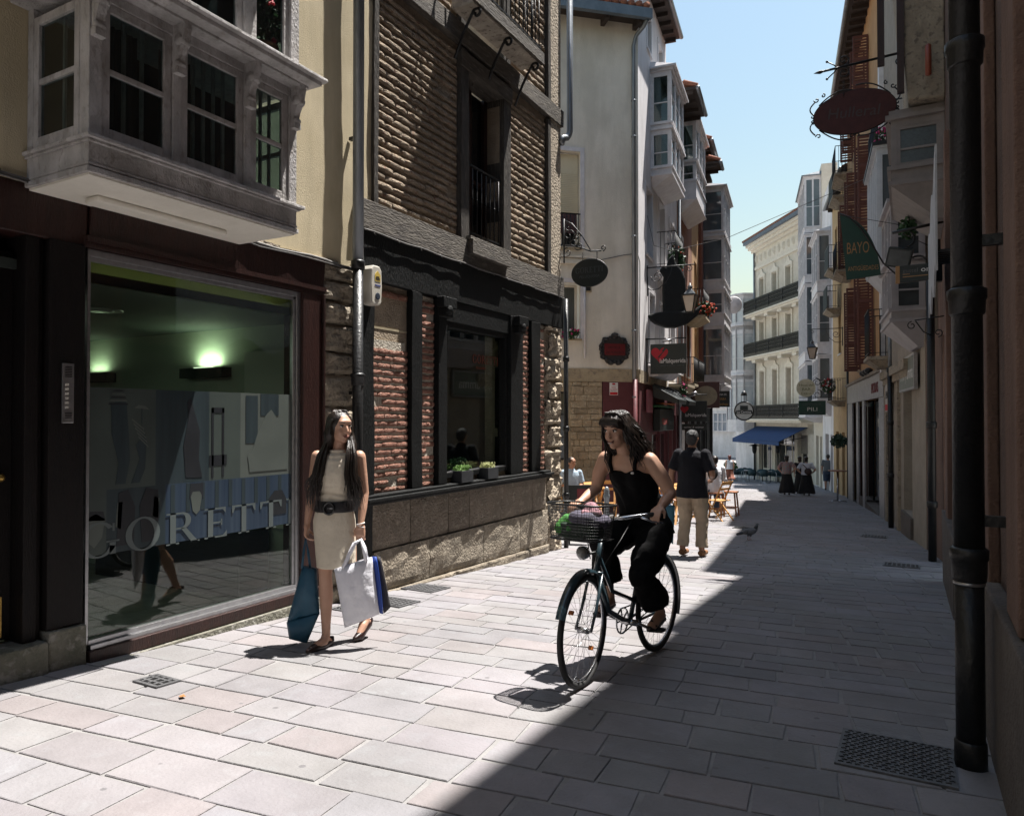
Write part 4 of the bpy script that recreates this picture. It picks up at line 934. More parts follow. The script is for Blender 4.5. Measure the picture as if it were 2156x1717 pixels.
def balcony(par, fr, t0, t1, n1, z, h=.95, slab_m=None, iron=None, step=.11, corb=.18, side=True, nm='balcony_slab', parts=True):
    sm_ = slab_m or m_sand; im = iron or m_black_iron
    s = MB().box(t0, t1, 0, n1, z-.08, z).hexa([(t0+.2, 0, z-.08-corb), (t1-.2, 0, z-.08-corb), (t1-.2, n1*.5, z-.08-corb), (t0+.2, n1*.5, z-.08-corb), (t0+.03, 0, z-.081), (t1-.03, 0, z-.081), (t1-.03, n1-.03, z-.081), (t0+.03, n1-.03, z-.081)]).build(nm, sm_, par, fr)
    r_ = MB().box(t0+.02, t1-.02, n1-.045, n1-.02, z+h-.02, z+h).box(t0+.02, t1-.02, n1-.04, n1-.025, z+.07, z+.085)
    for t in (t0+.02, t1-.045): r_.box(t, t+.025, 0, n1-.045, z+h-.02, z+h); r_.box(t+.005, t+.02, 0, n1-.04, z+.07, z+.085)
    r_.build('balcony_rail', im, s, fr)
    bl = []; k = max(2, int((t1-t0)/step))
    for i in range(k+1): bl.append(((t0+.03+(t1-t0-.06)*i/k), n1-.033))
    k2 = max(1, int(n1/step))
    for t in (t0+.032, t1-.032):
        for i in range(1, k2): bl.append((t, (n1-.03)*i/k2))
    if parts:
        me = MB().cyl((0, 0, 0), (0, 0, h-.02), .009, 6).mesh('baluster'); me.materials.append(im)
        for t, n in bl:
            inst('baluster', me, s, Matrix.Translation(fr.p(t, n, z)))
    else:
        b = MB()
        for t, n in bl: b.box(t-.009, t+.009, n-.009, n+.009, z, z+h-.02)
        b.build('balusters', im, s, fr, kind='stuff')
    return s
def eave(par, fr, t0, t1, z, n1, pitch=.42, depth=3.0, gutter=True, tiles=True, step=.2):
    b = MB().hexa([(t0, -.2, z), (t1, -.2, z), (t1, n1, z-.02), (t0, n1, z-.02), (t0, -.2, z+.10), (t1, -.2, z+.10), (t1, n1, z+.06), (t0, n1, z+.06)]); b.build('eave_boards', m_eave, par, fr)
    k = int((t1-t0)/.45); ra = []
    for i in range(k): a = t0+.1+(t1-t0-.2)*i/max(1, k-1); ra.append(MB().box(a-.04, a+.04, 0, n1-.1, z-.13, z-.002))
    multi('rafter', ra, m_eave, par, fr)
    if gutter: MB().tube([(t0, n1+.055, z+.02), (t1, n1+.055, z+.02)], .065, 10).build('gutter', m_zinc, par, fr)
    r_ = MB().hexa([(t0, -depth, z+.12+pitch*(depth+n1)), (t1, -depth, z+.12+pitch*(depth+n1)), (t1, n1, z+.07), (t0, n1, z+.07), (t0, -depth, z+.16+pitch*(depth+n1)), (t1, -depth, z+.16+pitch*(depth+n1)), (t1, n1, z+.11), (t0, n1, z+.11)]); r_.tone = [(1.01, 1, 1)]*len(r_.f)
    r_.build('roof', m_tile, par, fr)
    if tiles:
        me = MB().tube([(0, 0, 0), (0, -.42, .42*pitch)], .075, 8, tone=(1.05, 1, .95)).mesh('roof_tile'); me.materials.append(m_tile)
        k = int((t1-t0)/step)
        for i in range(k):
            t = t0+step*(i+.5)
            o = bpy.data.objects.new('roof_tile', me); COL.objects.link(o); o.parent = par
            d = -fr.n; ang = math.atan2(-d.x, d.y)  # +y local to point inwards
            M = Matrix.Translation(fr.p(t, n1+.03, z+.12)) @ Matrix.Rotation(ang+math.pi, 4, 'Z'); L_ = WM[par.name].inverted() @ M; l, q, s_ = L_.decompose(); o.location = l; o.rotation_mode = 'QUATERNION'; o.rotation_quaternion = q

# ---- beige corner building
CO = Vector((-5.95, 17.34, 0))
CE = F(-5.95, 17.34, -.7365, -.677, False)      # end wall facing the camera
CS = F(-5.95, 17.34, -.132, .991, True)         # street front
bei = root('corner_building', (-7.2, 17.5, gz(17.5)), 'tall beige corner building with stone plinth band and maroon bar front', 'building')
g0 = -1.15
wall_cells(0, 6.5, 2.62, 11.35, [(1.54, 2.45, 5.55, 7.95), (1.51, 2.45, 3.32, 4.72)], -.4, 0).build('wall', m_cream, bei, CE)
wall_cells(-.0, 4.3, 2.62, 12.9, [(1.0, 1.9, 5.75, 7.55), (3.0, 3.9, 5.75, 7.7), (1.4, 2.2, 2.9, 4.8), (3.1, 3.8, 2.95, 4.8), (2.9, 3.6, 11.2, 12.3), (1.2, 1.8, 11.3, 12.3)], -.4, 0).build('wall', m_whiteR, bei, CS)
MB().box(0, 6.5, -.4, .025, 2.30, 2.62, j=.004).build('stone_band', m_sand, bei, CE); MB().box(0.02, 4.3, -.4, .02, 2.30, 2.62).build('stone_band', m_sand, bei, CS)
# rubble lower wall, stone by stone
wall_cells(.97, 6.5, -1.6, 2.30, [(1.84, 2.3, .38, 2.05)], -.4, -.02).build('wall_core', m_sand, bei, CE)
rb = random.Random(2); z = -1.5
while z < 2.28:
    h = min(rb.uniform(.10, .26), 2.295-z); t = .975
    while t < 2.6:
        l_ = rb.uniform(.15, .5); l_ = min(l_, 2.6-t)
        if not (t+l_ > 1.80 and t < 2.32 and z+h > .34 and z < 2.08):
            q = rb.uniform(.75, 1.2); MB().box(t+.006, t+l_-.006, -.03, rb.uniform(.0, .022), z+.006, z+h-.006, (q, q*.98, q*.94), j=.008).build('wall_stone', m_rubble, bei, CE, bevel=.008)
        elif t < 1.80: 
            q = rb.uniform(.75, 1.2); MB().box(t+.006, 1.80, -.03, rb.uniform(.0, .022), z+.006, z+h-.006, (q, q*.98, q*.94), j=.006).build('wall_stone', m_rubble, bei, CE, bevel=.008)
        t += l_
    z += h
window(bei, CE, 1.86, 2.3, .38, 2.05, -.06, m_black_iron, m_ironW, 2, 3, .045, sill=False)
MB().box(0, .965, -.4, .03, -1.6, 2.298).build('maroon_wall', m_maroon, bei, CE)
# end wall windows
for (z0, z1, sh) in ((5.55, 7.95, True), (3.32, 4.72, False)):
    surround(bei, CE, 1.54, 2.45, z0, z1, .10, m_whitew, .03)
    window(bei, CE, 1.56, 2.43, z0+.03, z1-.02, -.16, m_cream, MATS['thin_grey_curtain'] if not sh else m_ironW, 2, 1, .07, sill=True, msill=m_sand)
    if sh:
        MB().box(1.56, 2.43, -.14, -.11, 6.45, 7.9).build('roller_shutter', mat('cream_shutter', (.62, .56, .40), (.58, .52, .37), 3, .7), bei, CE)
        b = MB(); 
        for i in range(22): b.box(1.57, 2.42, -.11, -.098, 6.47+i*.045, 6.505+i*.045)
        b.build('shutter_slats', MATS['cream_shutter'], bei, CE, kind='stuff')
        MB().box(1.6, 2.4, -.10, -.09, 5.95, 6.42).build('striped_blind', mat('striped_cloth', (.12, .05, .045), (.03, .03, .04), 14, .9, stretch=(20, 20, .01)), bei, CE)
        multi('iron_bar', [MB().cyl((1.6+.1*i, .05, 5.6), (1.6+.1*i, .05, 6.4), .009, 6) for i in range(8)], m_black_iron, bei, CE); MB().box(1.55, 2.4, .04, .06, 6.38, 6.41).box(1.55, 2.4, .04, .06, 5.6, 5.63).build('grille_rail', m_black_iron, bei, CE)
b = MB().box(1.36, 2.6, 0, .06, 5.18, 5.24).box(1.38, 2.6, 0, .045, 5.24, 5.30).box(1.36, 2.6, 0, .07, 5.33, 5.38); b.build('cornice_strip', m_cream, bei, CE)
MB().box(1.25, 1.43, 0, .03, 4.50, 4.66).build('vent_box', m_sand, bei, CE); MB().box(1.28, 1.40, .03, .035, 4.53, 4.63).build('vent_grille', m_dark, bei, CE)
MB().cyl((1.44, .04, 1.17+1.7), (1.44, .04, 4.9), .028, 8).build('white_conduit', m_whitew, bei, CE)
b = MB().tube([(1.6, .03, 5.30), (1.2, .03, 5.26), (.8, .03, 5.36), (.4, .03, 5.46), (.15, .03, 5.50)], .011, 6).tube([(.02, .03, 5.5), (-.02, .04, 5.3), (-.02, .04, 4.6), (-.0, .04, 3.6), (-.02, .04, 2.5)], .012, 6); b.build('cable', m_wire, bei, CE)
# end roof: gutter slopes slightly, tiles above
MB().box(-.12, 6.5, -.3, .42, 11.30, 11.42).build('eave_boards', m_eave, bei, CE)
MB().box(-.15, 6.5, .42, .55, 11.20, 11.44).build('gutter', mat('blue_grey_gutter', (.13, .165, .20), (.09, .12, .15), 4, .45), bei, CE)
multi('rafter', [MB().box(t, t+.10, .0, .40, 11.14, 11.29) for t in (.05, .9)], m_eave, bei, CE)
me = MB().tube([(0, .58, 11.50), (0, -.3, 11.78)], .085, 8, tone=(1.05, 1, .95)).mesh('roof_tile'); me.materials.append(m_tile)
for i in range(14):
    b = MB().tube([(.0+.2*i, .56, 11.49), (.0+.2*i, -.4, 11.80)], .085, 8, tone=(1.05, 1, .95+.02*(i % 3))); b.build('roof_tile', m_tile, bei, CE)
MB().box(.3, 6.5, -2.0, -.41, 11.45, 13.6).build('upper_wall', m_whiteR, bei, CE)
eave(bei, CS, -.4, 4.3, 13.0, .42, tiles=True)
# downpipe on the corner
b = MB().tube([(.16, .09, 2.36), (.16, .09, 10.7), (.10, .13, 10.95), (-.02, .3, 11.1), (-.05, .45, 11.2)], .05, 12); b.build('downpipe', m_zinc, bei, CE)
MB().cyl((.14, .09, -1.4), (.14, .09, 2.36), .058, 12).build('maroon_downpipe', m_maroonw, bei, CE)
multi('pipe_clamp', [MB().lathe(CE.p(.16, .09, z_), [(.05, 0), (.062, .005), (.062, .04), (.05, .045)], 12) for z_ in (3.55, 5.9, 8.4, 9.3, 1.9, .6)], m_zinc, bei)
# street name plaque
pl = root('street_plaque', CE.p(.65, .02, 2.73), 'ornate dark cast frame with red street name plate on the beige wall', 'plaque')
m_cast = mat('dark_cast_frame', (.022, .02, .02), (.03, .028, .027), 30, .6, 1.4, 60)
out = []
for a in range(0, 360, 10):
    r_ = 1+.07*math.sin(R(a*9)); out.append((.655+.385*r_*math.copysign(abs(math.cos(R(a)))**.7, math.cos(R(a))), 3.10+.34*r_*math.copysign(abs(math.sin(R(a)))**.8, math.sin(R(a)))))
CEp = lambda t, n, z: CE.p(t, n, z)
fl = MB().prism(out, CEp, .002, .035)
for a in range(0, 360, 18): fl.ell(CE.p(.655+.37*math.cos(R(a)), .04, 3.10+.31*math.sin(R(a))), .045, 7, 5)
for dt in (-.10, .10): fl.ell(CE.p(.655+dt, .03, 2.76), (.09, .05, .05), 8, 5)
fl.ell(CE.p(.655, .03, 3.46), (.11, .05, .06), 8, 5); fl.build('cast_frame', m_cast, pl)
MB().prism([(.385, 2.96), (.925, 2.96), (.925, 3.24), (.385, 3.24)], CEp, .036, .055).build('red_plate', mat('deep_red_enamel', (.14, .012, .014), (.11, .01, .012), 8, .4), pl)
CEr = lambda t, n, z: CE.p(1.31-t, n, z)       # reading left to right for the viewer
text('CANTON DE', .085, CEr, m_dark, pl, .47, 3.12, .056, width=.32, ext=.001); text('SAN FRANCISCO', .085, CEr, m_dark, pl, .42, 3.0, .056, width=.46, ext=.001)
an = root('alarm_notice', CE.p(.68, .04, 1.98), 'small white and red ALARMA notice on the maroon bar wall', 'notice')
MB().prism([(.57, 1.97), (.79, 1.97), (.79, 2.28), (.57, 2.28)], CEp, .031, .036).build('board', mat('notice_white', (.72, .70, .68)), an)
mr_ = mat('notice_red', (.5, .02, .03)); CEn = lambda t, n, z: CE.p(1.36-t, n, z)
text('ALARMA', .055, CEn, mr_, an, .585, 2.09, .037, width=.19, ext=.0005); text('Stanley', .05, CEn, mr_, an, .62, 2.15, .037, width=.11, ext=.0005)
MB().prism([(.58, 1.98), (.78, 1.98), (.78, 2.045), (.58, 2.045)], CEp, .0361, .0375).prism([(.64, 2.225), (.72, 2.225), (.72, 2.265), (.64, 2.265)], CEp, .0361, .0375).build('red_blocks', mr_, an); text('970 12 12', .03, CEn, m_dark, an, .60, 2.06, .037, ext=.0005, width=.15)
# window box flowers on the end wall
plant('pink and white geraniums on the lower beige window ledge behind the corner pipe', CE.p(1.80, .08, 3.45), (.24, .10, .13), m_leaf, m_pink, 260, 26, .035, .035, 12, extra=(m_white, 8), grp=None)
# street front details
for (a, c, z0, z1) in ((1.0, 1.9, 5.75, 7.55), (3.0, 3.9, 5.75, 7.7), (1.4, 2.2, 2.9, 4.8), (3.1, 3.8, 2.95, 4.8), (2.9, 3.6, 11.2, 12.3), (1.2, 1.8, 11.3, 12.3)):
    surround(bei, CS, a, c, z0, z1, .09, m_whitew, .02); window(bei, CS, a+.01, c-.01, z0+.01, z1-.01, -.15, m_whitew, m_ironW, 2, 2, .05)
gallery(bei, CS, 1.7, 4.0, .57, [(8.0, 8.22, 9.15), (9.3, 9.42, 10.75)], 3, m_whitew, ends=(-1,), endcols=1, lining=m_curt2, corbel=.22)
balcony(bei, CS, 2.6, 4.1, .55, 5.7, 1.0, m_whiteR)
balcony(bei, CS, 1.1, 4.2, .45, 2.78, .01, m_whiteR, step=9)
plant('trailing greenery and orange blooms on the dark iron balcony of the beige building', CS.p(3.3, .45, 6.0), (.25, .25, .5), m_leaf, m_orange_fl, 420, 8, .05, .035, 40)
plant('white and purple petunias above the black heart sign', CS.p(2.4, .42, 2.98), (.35, .5, .20), m_leaf, m_white, 420, 42, .04, .035, 41, extra=(mat('purple_petal', (.16, .03, .22)), 14))
plant('magenta flowers hanging behind the right edge of the heart sign', CS.p(3.4, .62, 2.2), (.1, .12, .22), m_leaf, m_pink, 140, 14, .035, .03, 42)
# bar front (ground floor)
wall_cells(.0, 8.0, -2.2, 2.3, [(1.9, 3.2, -1.9, 1.02), (3.32, 4.6, -1.9, 1.02), (5.2, 6.2, -1.9, 1.5), (6.5, 7.7, -1.9, 1.5)], -.4, -.02).build('bar_front', m_maroon, bei, CS)
for a, c in ((1.9, 3.2), (3.32, 4.6)):
    window(bei, CS, a, c, -.62, 1.02, -.10, m_maroonw, m_ironW, 1, 1, .09, 'bar_window', False)
MB().box(1.85, 4.65, -.3, .06, -1.05, -.62).build('bar_sill', m_maroonw, bei, CS)
for a, c in ((5.2, 6.2), (6.5, 7.7)): window(bei, CS, a, c, -1.9, 1.5, -.25, m_black_iron, m_ironW, 2, 3, .06, 'bar_window', False)
MB().box(4.62, 4.74, -.0, .10, -1.6, 2.0).build('pink_pilaster', m_maroonw, bei, CS)
bs = MB().box(2.0, 4.5, -.01, .18, 1.04, 1.66).build('sign_box', m_signblack, bei, CS, bevel=.02)
text('ISLAS', .26, lambda t, n, z: CS.p(t, n, z), mat('sign_red', (.30, .03, .02)), bei, 2.35, 1.22, .181, width=1.0, name='sign_lettering'); text('bar', .26, lambda t, n, z: CS.p(t, n, z), m_signtxt, bei, 3.75, 1.22, .181, name='sign_lettering')
MB().box(1.95, 4.55, -.01, .20, 1.70, 1.76).build('green_lamp_strip', mat('green_strip', (.03, .12, .05)), bei, CS)
MB().box(2.3, 4.4, .03, .24, 1.80, 1.83).build('orange_lamp_strip', mat('orange_strip', (.55, .16, .05)), bei, CS)
for k, t in enumerate((1.3, 3.4)):
    aw = root('awning_lamp', CS.p(t+.7, .4, 1.9), 'black tilted floodlight housing with ridged grey top over the bar, %s one' % ('nearer' if k == 0 else 'farther'), 'floodlight', group='floodlight housings over the bar')
    MB().hexa([(t, .12, 1.95), (t+1.5, .12, 1.95), (t+1.5, .78, 1.78), (t, .78, 1.78), (t, .10, 2.30), (t+1.5, .10, 2.30), (t+1.5, .80, 1.90), (t, .80, 1.90)]).build('housing', m_signblack, aw, CS, bevel=.02)
    b = MB()
    for i in range(9): u = (i+.5)/9; b.bar((t+.1, .14+.62*u, 2.30-.40*u+.008), (t+1.4, .14+.62*u, 2.30-.40*u+.008), .05, .02)
    b.build('ridged_top', mat('ridged_grey', (.11, .12, .13)), aw, CS)
    MB().bar((t+.75, 0, 2.35), (t+.75, .4, 2.2), .04).build('arm', m_black_iron, aw, CS)
MB().box(.85, 1.6, .02, .06, 1.55, 2.15).build('pink_menu_board', mat('pink_board', (.36, .12, .14)), bei, CS)

def heart(f, s, t, z, n, m_, par, th=.003):
    pts = []
    for i in range(28):
        a = 2*math.pi*i/28; pts.append((t+s*16*math.sin(a)**3/17, z+s*(13*math.cos(a)-5*math.cos(2*a)-2*math.cos(3*a)-math.cos(4*a))/17))
    MB().prism(pts, f, n, n+th).build('heart', m_, par)
# hanging heart sign (faces the camera)
def persign(name, lab, fr, t, n0, n1, z0, z1, arm_z, th=.03, cat='sign', m_=None):
    o = root(name, fr.p(t, (n0+n1)/2, z0), lab, cat)
    f = lambda u, v, z: fr.p(t-v, n0+u, z0+z)         # u outwards from wall, v towards camera
    MB().prism([(0, 0), (n1-n0, 0), (n1-n0, z1-z0), (0, z1-z0)], f, -th/2, th/2).build('board', m_ or m_signblack, o, bevel=.004)
    if arm_z: MB().cyl(fr.p(t, 0, arm_z), fr.p(t, n1, arm_z), .016, 8).build('arm', m_black_iron, o)
    return o, f
hs, f = persign('hanging_sign', 'black square sign with red broken heart and white lettering laMalquerida', CS, .95, .12, 1.04, 2.55, 3.33, 3.47)
MB().cyl(CS.p(.95, .03, 2.35), CS.p(.95, .03, 3.5), .02, 8).build('post', m_black_iron, hs)
mh = mat('sign_heart_red', (.42, .02, .03)); mw_ = mat('sign_white', (.72, .70, .68)); 
heart(f, .235, .24, .52, .016, mh, hs)
MB().prism([(.10, .30), (.15, .33), (.42, .66), (.38, .70), (.30, .60), (.33, .58), (.20, .45), (.22, .42)], f, .0195, .0215).build('heart_crack', m_signblack, hs)
text('laMalquerida', .16, f, mw_, hs, .24, .285, .022, width=.66, ext=.001); text('cantar & animar · cantina', .06, f, MATS['dim_sign_lettering'], hs, .26, .20, .022, width=.60, ext=.001)
MB().cyl(CS.p(.90, .55, 3.47), CS.p(.90, .55, 3.38), .03, 8).cyl(CS.p(.88, .45, 3.40), CS.p(.88, .68, 3.42), .035, 8).build('spotlight', m_alu, hs)
h2, f = persign('hanging_sign', 'smaller black laMalquerida sign farther along with a narrow strip board below', CS, 5.5, .28, 1.06, 1.30, 1.95, 2.15)
text('laMalquerida', .15, f, mw_, h2, .10, .15, .02, width=.66, ext=.001); heart(f, .14, .08, .38, .016, mh, h2)
MB().prism([(0, -.28), (.76, -.28), (.76, -.08), (0, -.08)], f, -.02, .02).build('strip_board', m_signblack, h2); text('cantar & animar', .08, f, mw_, h2, .06, -.21, .021, width=.62, ext=.001)
MB().cyl(CS.p(5.45, .6, 2.15), CS.p(5.4, .75, 2.2), .06, 8).build('spotlight', m_alu, h2)
h3, f = persign('hanging_sign', 'black tavern sign with small gold and white writing under the white glazed tower', CS, 12.2, .5, 1.22, 1.85, 2.50, 2.75)
text('TABERNA DE', .10, f, mw_, h3, .10, .47, .02, width=.5, ext=.001); mg_ = mat('gold_lettering', (.45, .26, .08))
text('CAMARA', .13, f, mg_, h3, .14, .28, .02, width=.44, ext=.001); text('Ca Bodega', .13, f, mg_, h3, .06, .08, .02, width=.6, ext=.001)
MB().cyl(CS.p(12.2, .86, 2.5), CS.p(12.2, .86, 2.75), .01, 6).build('hanger', m_black_iron, h3)
br, f = persign('hanging_sign', 'brown square sign with pale oval disc behind the small black signs', CS, 7.6, .35, 1.25, 1.75, 2.65, None, m_=mat('brown_sign', (.085, .04, .035)))
MB().prism([(.45+.38*math.cos(R(a)), .42+.34*math.sin(R(a))) for a in range(0, 360, 12)], f, .016, .02).build('oval_disc', mat('khaki_disc', (.30, .25, .17)), br)
# round lantern sign
rs = root('round_sign', CS.p(19, 1.3, 1.4), 'round dark hanging sign with lantern top beside the far plaza', 'sign')
f = lambda u, v, z: CS.p(19-v, 1.35+u, 1.75+z)
MB().prism([(.42*math.cos(R(a)), .42*math.sin(R(a))) for a in range(0, 360, 15)], f, -.02, .02).build('disc', mat('pale_disc', (.45, .45, .43)), rs)
MB().tube([f(.44*math.cos(R(a)), 0, .44*math.sin(R(a))) for a in range(0, 360, 15)], .04, 6, closed=True).build('ring', m_black_iron, rs)
MB().prism([(-.42, -.14), (.42, -.14), (.36, .04), (-.36, .04)], f, .021, .03).prism([(-.18, .05), (.18, .05), (.18, .26), (-.18, .26)], f, .021, .03).build('emblem', m_signblack, rs)
text('La Cantina', .16, f, mw_, rs, -.34, -.10, .031, width=.66, ext=.001)
MB().lathe(f(0, 0, .75), [(.16, 0), (.12, .15), (.03, .25)], 10).build('lantern_cap', m_black_iron, rs); MB().cyl(f(-.12, 0, .4), f(-.12, 0, .78), .012, 6).cyl(f(.12, 0, .4), f(.12, 0, .78), .012, 6).build('hanger', m_black_iron, rs)

# ---- wall lantern on a scrolled bracket
m_lant = mat('frosted_lantern_glass', (.50, .42, .34), (.42, .35, .28), 5, .35)
def lantern(o, P0, s=1.0):
    """four sided street lantern, P0 = bottom centre"""
    x, y, z = P0; q = []
    prof = [(.10*s, 0), (.10*s, .03*s), (.20*s, .48*s)]
    b = MB(); 
    for k in range(4):
        a = R(45+90*k); c1 = Vector((x+.13*s*math.cos(a), y+.13*s*math.sin(a), z+.03*s)); c2 = Vector((x+.25*s*math.cos(a), y+.25*s*math.sin(a), z+.48*s)); b.bar(c1, c2, .022*s)
        a2 = R(135+90*k); d1 = Vector((x+.13*s*math.cos(a2), y+.13*s*math.sin(a2), z+.03*s)); d2 = Vector((x+.25*s*math.cos(a2), y+.25*s*math.sin(a2), z+.48*s)); b.bar(c1, d1, .022*s); b.bar(c2, d2, .03*s)
        g_ = MB().add([c1*.96+Vector((x, y, c1.z))*.04, d1*.96+Vector((x, y, d1.z))*.04, d2*.96+Vector((x, y, d2.z))*.04, c2*.96+Vector((x, y, c2.z))*.04], [(0, 1, 2, 3)]); g_.build('lantern_pane', m_lant, o)
    b.build('lantern_frame', m_black_iron, o)
    c = MB().loft([(x, y, z+.48*s, .20*s, .20*s, R(45)), (x, y, z+.52*s, .19*s, .19*s, R(45)), (x, y, z+.62*s, .10*s, .10*s, R(45)), (x, y, z+.66*s, .06*s, .06*s, 0)], 4)
    c.sm = [False]*len(c.f); c.lathe((x, y, z+.66*s), [(.05*s, 0), (.07*s, .03*s), (.07*s, .07*s), (.03*s, .10*s), (.015*s, .16*s)], 10); c.build('lantern_cap', mat('lantern_cap_metal', (.10, .11, .12), rough=.35), o)
def wall_lantern(lab, fr, t, n1, zarm, zl, s=1.0, grp='wall lanterns on scrolled brackets'):
    o = root('wall_lantern', fr.p(t, n1*.5, zl), lab, 'street lamp', group=grp)
    b = MB().cyl(fr.p(t, 0, zarm), fr.p(t, n1+.12, zarm), .016, 8).cyl(fr.p(t, .02, zarm-.75), fr.p(t, .02, zarm+.06), .016, 8)
    b.tube(spiral(fr.p(t, .27, zarm-.24), .16, .03, R(180), 1.3, 24, fr.n, (0, 0, 1)), .011, 6)
    b.tube([fr.p(t, .03, zarm-.55), fr.p(t, .12, zarm-.60), fr.p(t, .30, zarm-.58), fr.p(t, .5, zarm-.42), fr.p(t, .62, zarm-.2), fr.p(t, .66, zarm-.02)], .012, 6)
    b.tube(spiral(fr.p(t, n1-.02, zarm-.10), .09, .02, R(90), -1.1, 14, fr.n, (0, 0, 1)), .010, 6)
    b.cyl(fr.p(t, n1, zl+.8*s), fr.p(t, n1, zarm), .010, 6)
    b.build('bracket', m_black_iron, o); lantern(o, fr.p(t, n1, zl), s); return o
wall_lantern('lantern on a scrolled bracket high on the beige building, half behind the black hanging ornament', CS, 1.1, 1.12, 5.38, 4.12, .95)

# ---- next buildings of the left row
b2 = root('row_building', CS.p(5.3, -1, gz(23)), 'narrow pale pink building with a dark wooden eave beyond the beige corner', 'building')
wall_cells(4.32, 6.5, 2.3, 11.3, [(4.9, 5.8, 2.9, 4.9), (4.9, 5.8, 5.6, 7.6)], -.4, -.01).build('wall', m_whiteR, b2, CS)
for z0 in (2.9, 5.6): surround(b2, CS, 4.9, 5.8, z0, z0+2, .12, m_whitew); window(b2, CS, 4.91, 5.79, z0+.01, z0+1.99, -.16)
eave(b2, CS, 4.32, 6.5, 11.4, .9)
balcony(b2, CS, 4.6, 6.2, .6, 2.45, .02, m_sand, step=9)
b3 = root('row_building', CS.p(8, -1, gz(25)), 'red brown building with white window surrounds and a glazed white bay', 'building')
wall_cells(6.52, 10.3, 2.3, 10.7, [(6.8, 7.7, 2.9, 5.0), (8.6, 9.5, 2.9, 5.0), (6.8, 7.7, 5.7, 7.6)], -.4, -.01).build('wall', m_brown, b3, CS)
for a, z0, h in ((6.8, 2.9, 2.1), (8.6, 2.9, 2.1), (6.8, 5.7, 1.9)): surround(b3, CS, a, a+.9, z0, z0+h, .14, m_whitew, .03); window(b3, CS, a+.01, a+.89, z0+.01, z0+h-.01, -.16)
gallery(b3, CS, 6.6, 9.3, .62, [(8.7, 9.35, 9.9), (9.9, 10.0, 11.25)], 3, m_whitew, ends=(-1,), endcols=1, lining=m_curt2, corbel=.35)
eave(b3, CS, 9.4, 10.3, 10.8, 1.1)
MB().cyl(CS.p(6.5, .08, -1.5), CS.p(6.5, .08, 10.7), .05, 10).build('downpipe', m_zinc, b3)
balcony(b3, CS, 8.2, 9.9, .7, 5.05, .95, m_sand)
balcony(b3, CS, 6.6, 9.6, .55, 2.55, .9, m_sand)
plant('bright orange red geraniums spilling over the balcony of the red brown building', CS.p(8.4, .68, 5.28), (.35, .22, .28), m_leaf, m_orange_fl, 420, 40, .05, .055, 44)
b4 = root('row_building', CS.p(11.5, -1, gz(28)), 'ochre and brick building beside the white glazed tower', 'building')
wall_cells(10.32, 13.0, 2.3, 11.8, [(11, 11.8, 2.9, 5.0), (11, 11.8, 5.8, 7.6)], -.4, -.01).build('wall', m_orange, b4, CS)
for z0 in (2.9, 5.8): window(b4, CS, 11.01, 11.79, z0+.01, z0+1.8, -.16)
eave(b4, CS, 10.32, 13.0, 12.0, .7)
MB().box(12.4, 13.0, -.01, .12, 2.3, 11.2).build('brick_strip', mat('dull_brick', (.22, .09, .06), (.16, .065, .045), 16, .9, .5, 40), b4, CS)
MB().box(10.4, 13, -.3, .5, 11.2, 11.3).build('lower_eave', m_eave, b4, CS)
b5 = root('glazed_tower_house', CS.p(15, -1, gz(32)), 'house end with a four storey white glazed timber gallery over the street', 'building')
wall_cells(13.02, 17.5, 2.3, 11.0, [], -.4, -.01).build('wall', m_whiteR, b5, CS)
gallery(b5, CS, 13.1, 16.3, .95, [(2.75, 3.15, 5.15), (5.3, 5.75, 6.65), (6.8, 7.15, 8.9), (9.05, 9.2, 10.9)], 4, mat('grey_white_gallery', (.60, .59, .60), (.48, .47, .48), 4, .6), ends=(-1,), endcols=1, lining=None, corbel=.9, mp=m_blueglass)
MB().lathe(CS.p(16.6, 1.05, 6.6), [(.38, -.02), (.40, 0), (.3, .08), (.05, .12)], 16, 'y').build('satellite_dish', m_whitew, b5)
# shop fronts of the row
sh_ = root('dark_shop_fronts', CS.p(12, -.2, gz(29)), 'dark shop fronts with narrow black pilasters below the left row', 'shop front')
wall_cells(8.02, 17.5, -2.6, 2.3, [(8.5, 9.6, -2.3, 1.4), (10.0, 11.2, -2.3, 1.4), (11.8, 12.8, -2.3, 1.2), (14, 15.5, -2.5, 1.2)], -.4, -.02).build('front_wall', m_black_iron, sh_, CS)
for a, c, z1 in ((8.5, 9.6, 1.4), (10.0, 11.2, 1.4), (11.8, 12.8, 1.2), (14, 15.5, 1.2)): window(sh_, CS, a, c, -1.5, z1, -.2, m_black_iron, m_ironW, 2, 2, .06, 'shop_window', False)
MB().box(8.1, 8.4, -.02, .12, -2, 1.6).build('timber_post', m_redwood, sh_, CS)
lp = []
for t in (9.8, 11.5, 13.4, 16.2): lp.append(MB().box(t, t+.12, 0, .14, -2.4, 2.2))
multi('pilaster', lp, m_black_iron, sh_, CS)
MB().box(6.9, 7.5, .05, .09, .3, 1.25).build('white_notice', mw_, sh_, CS)
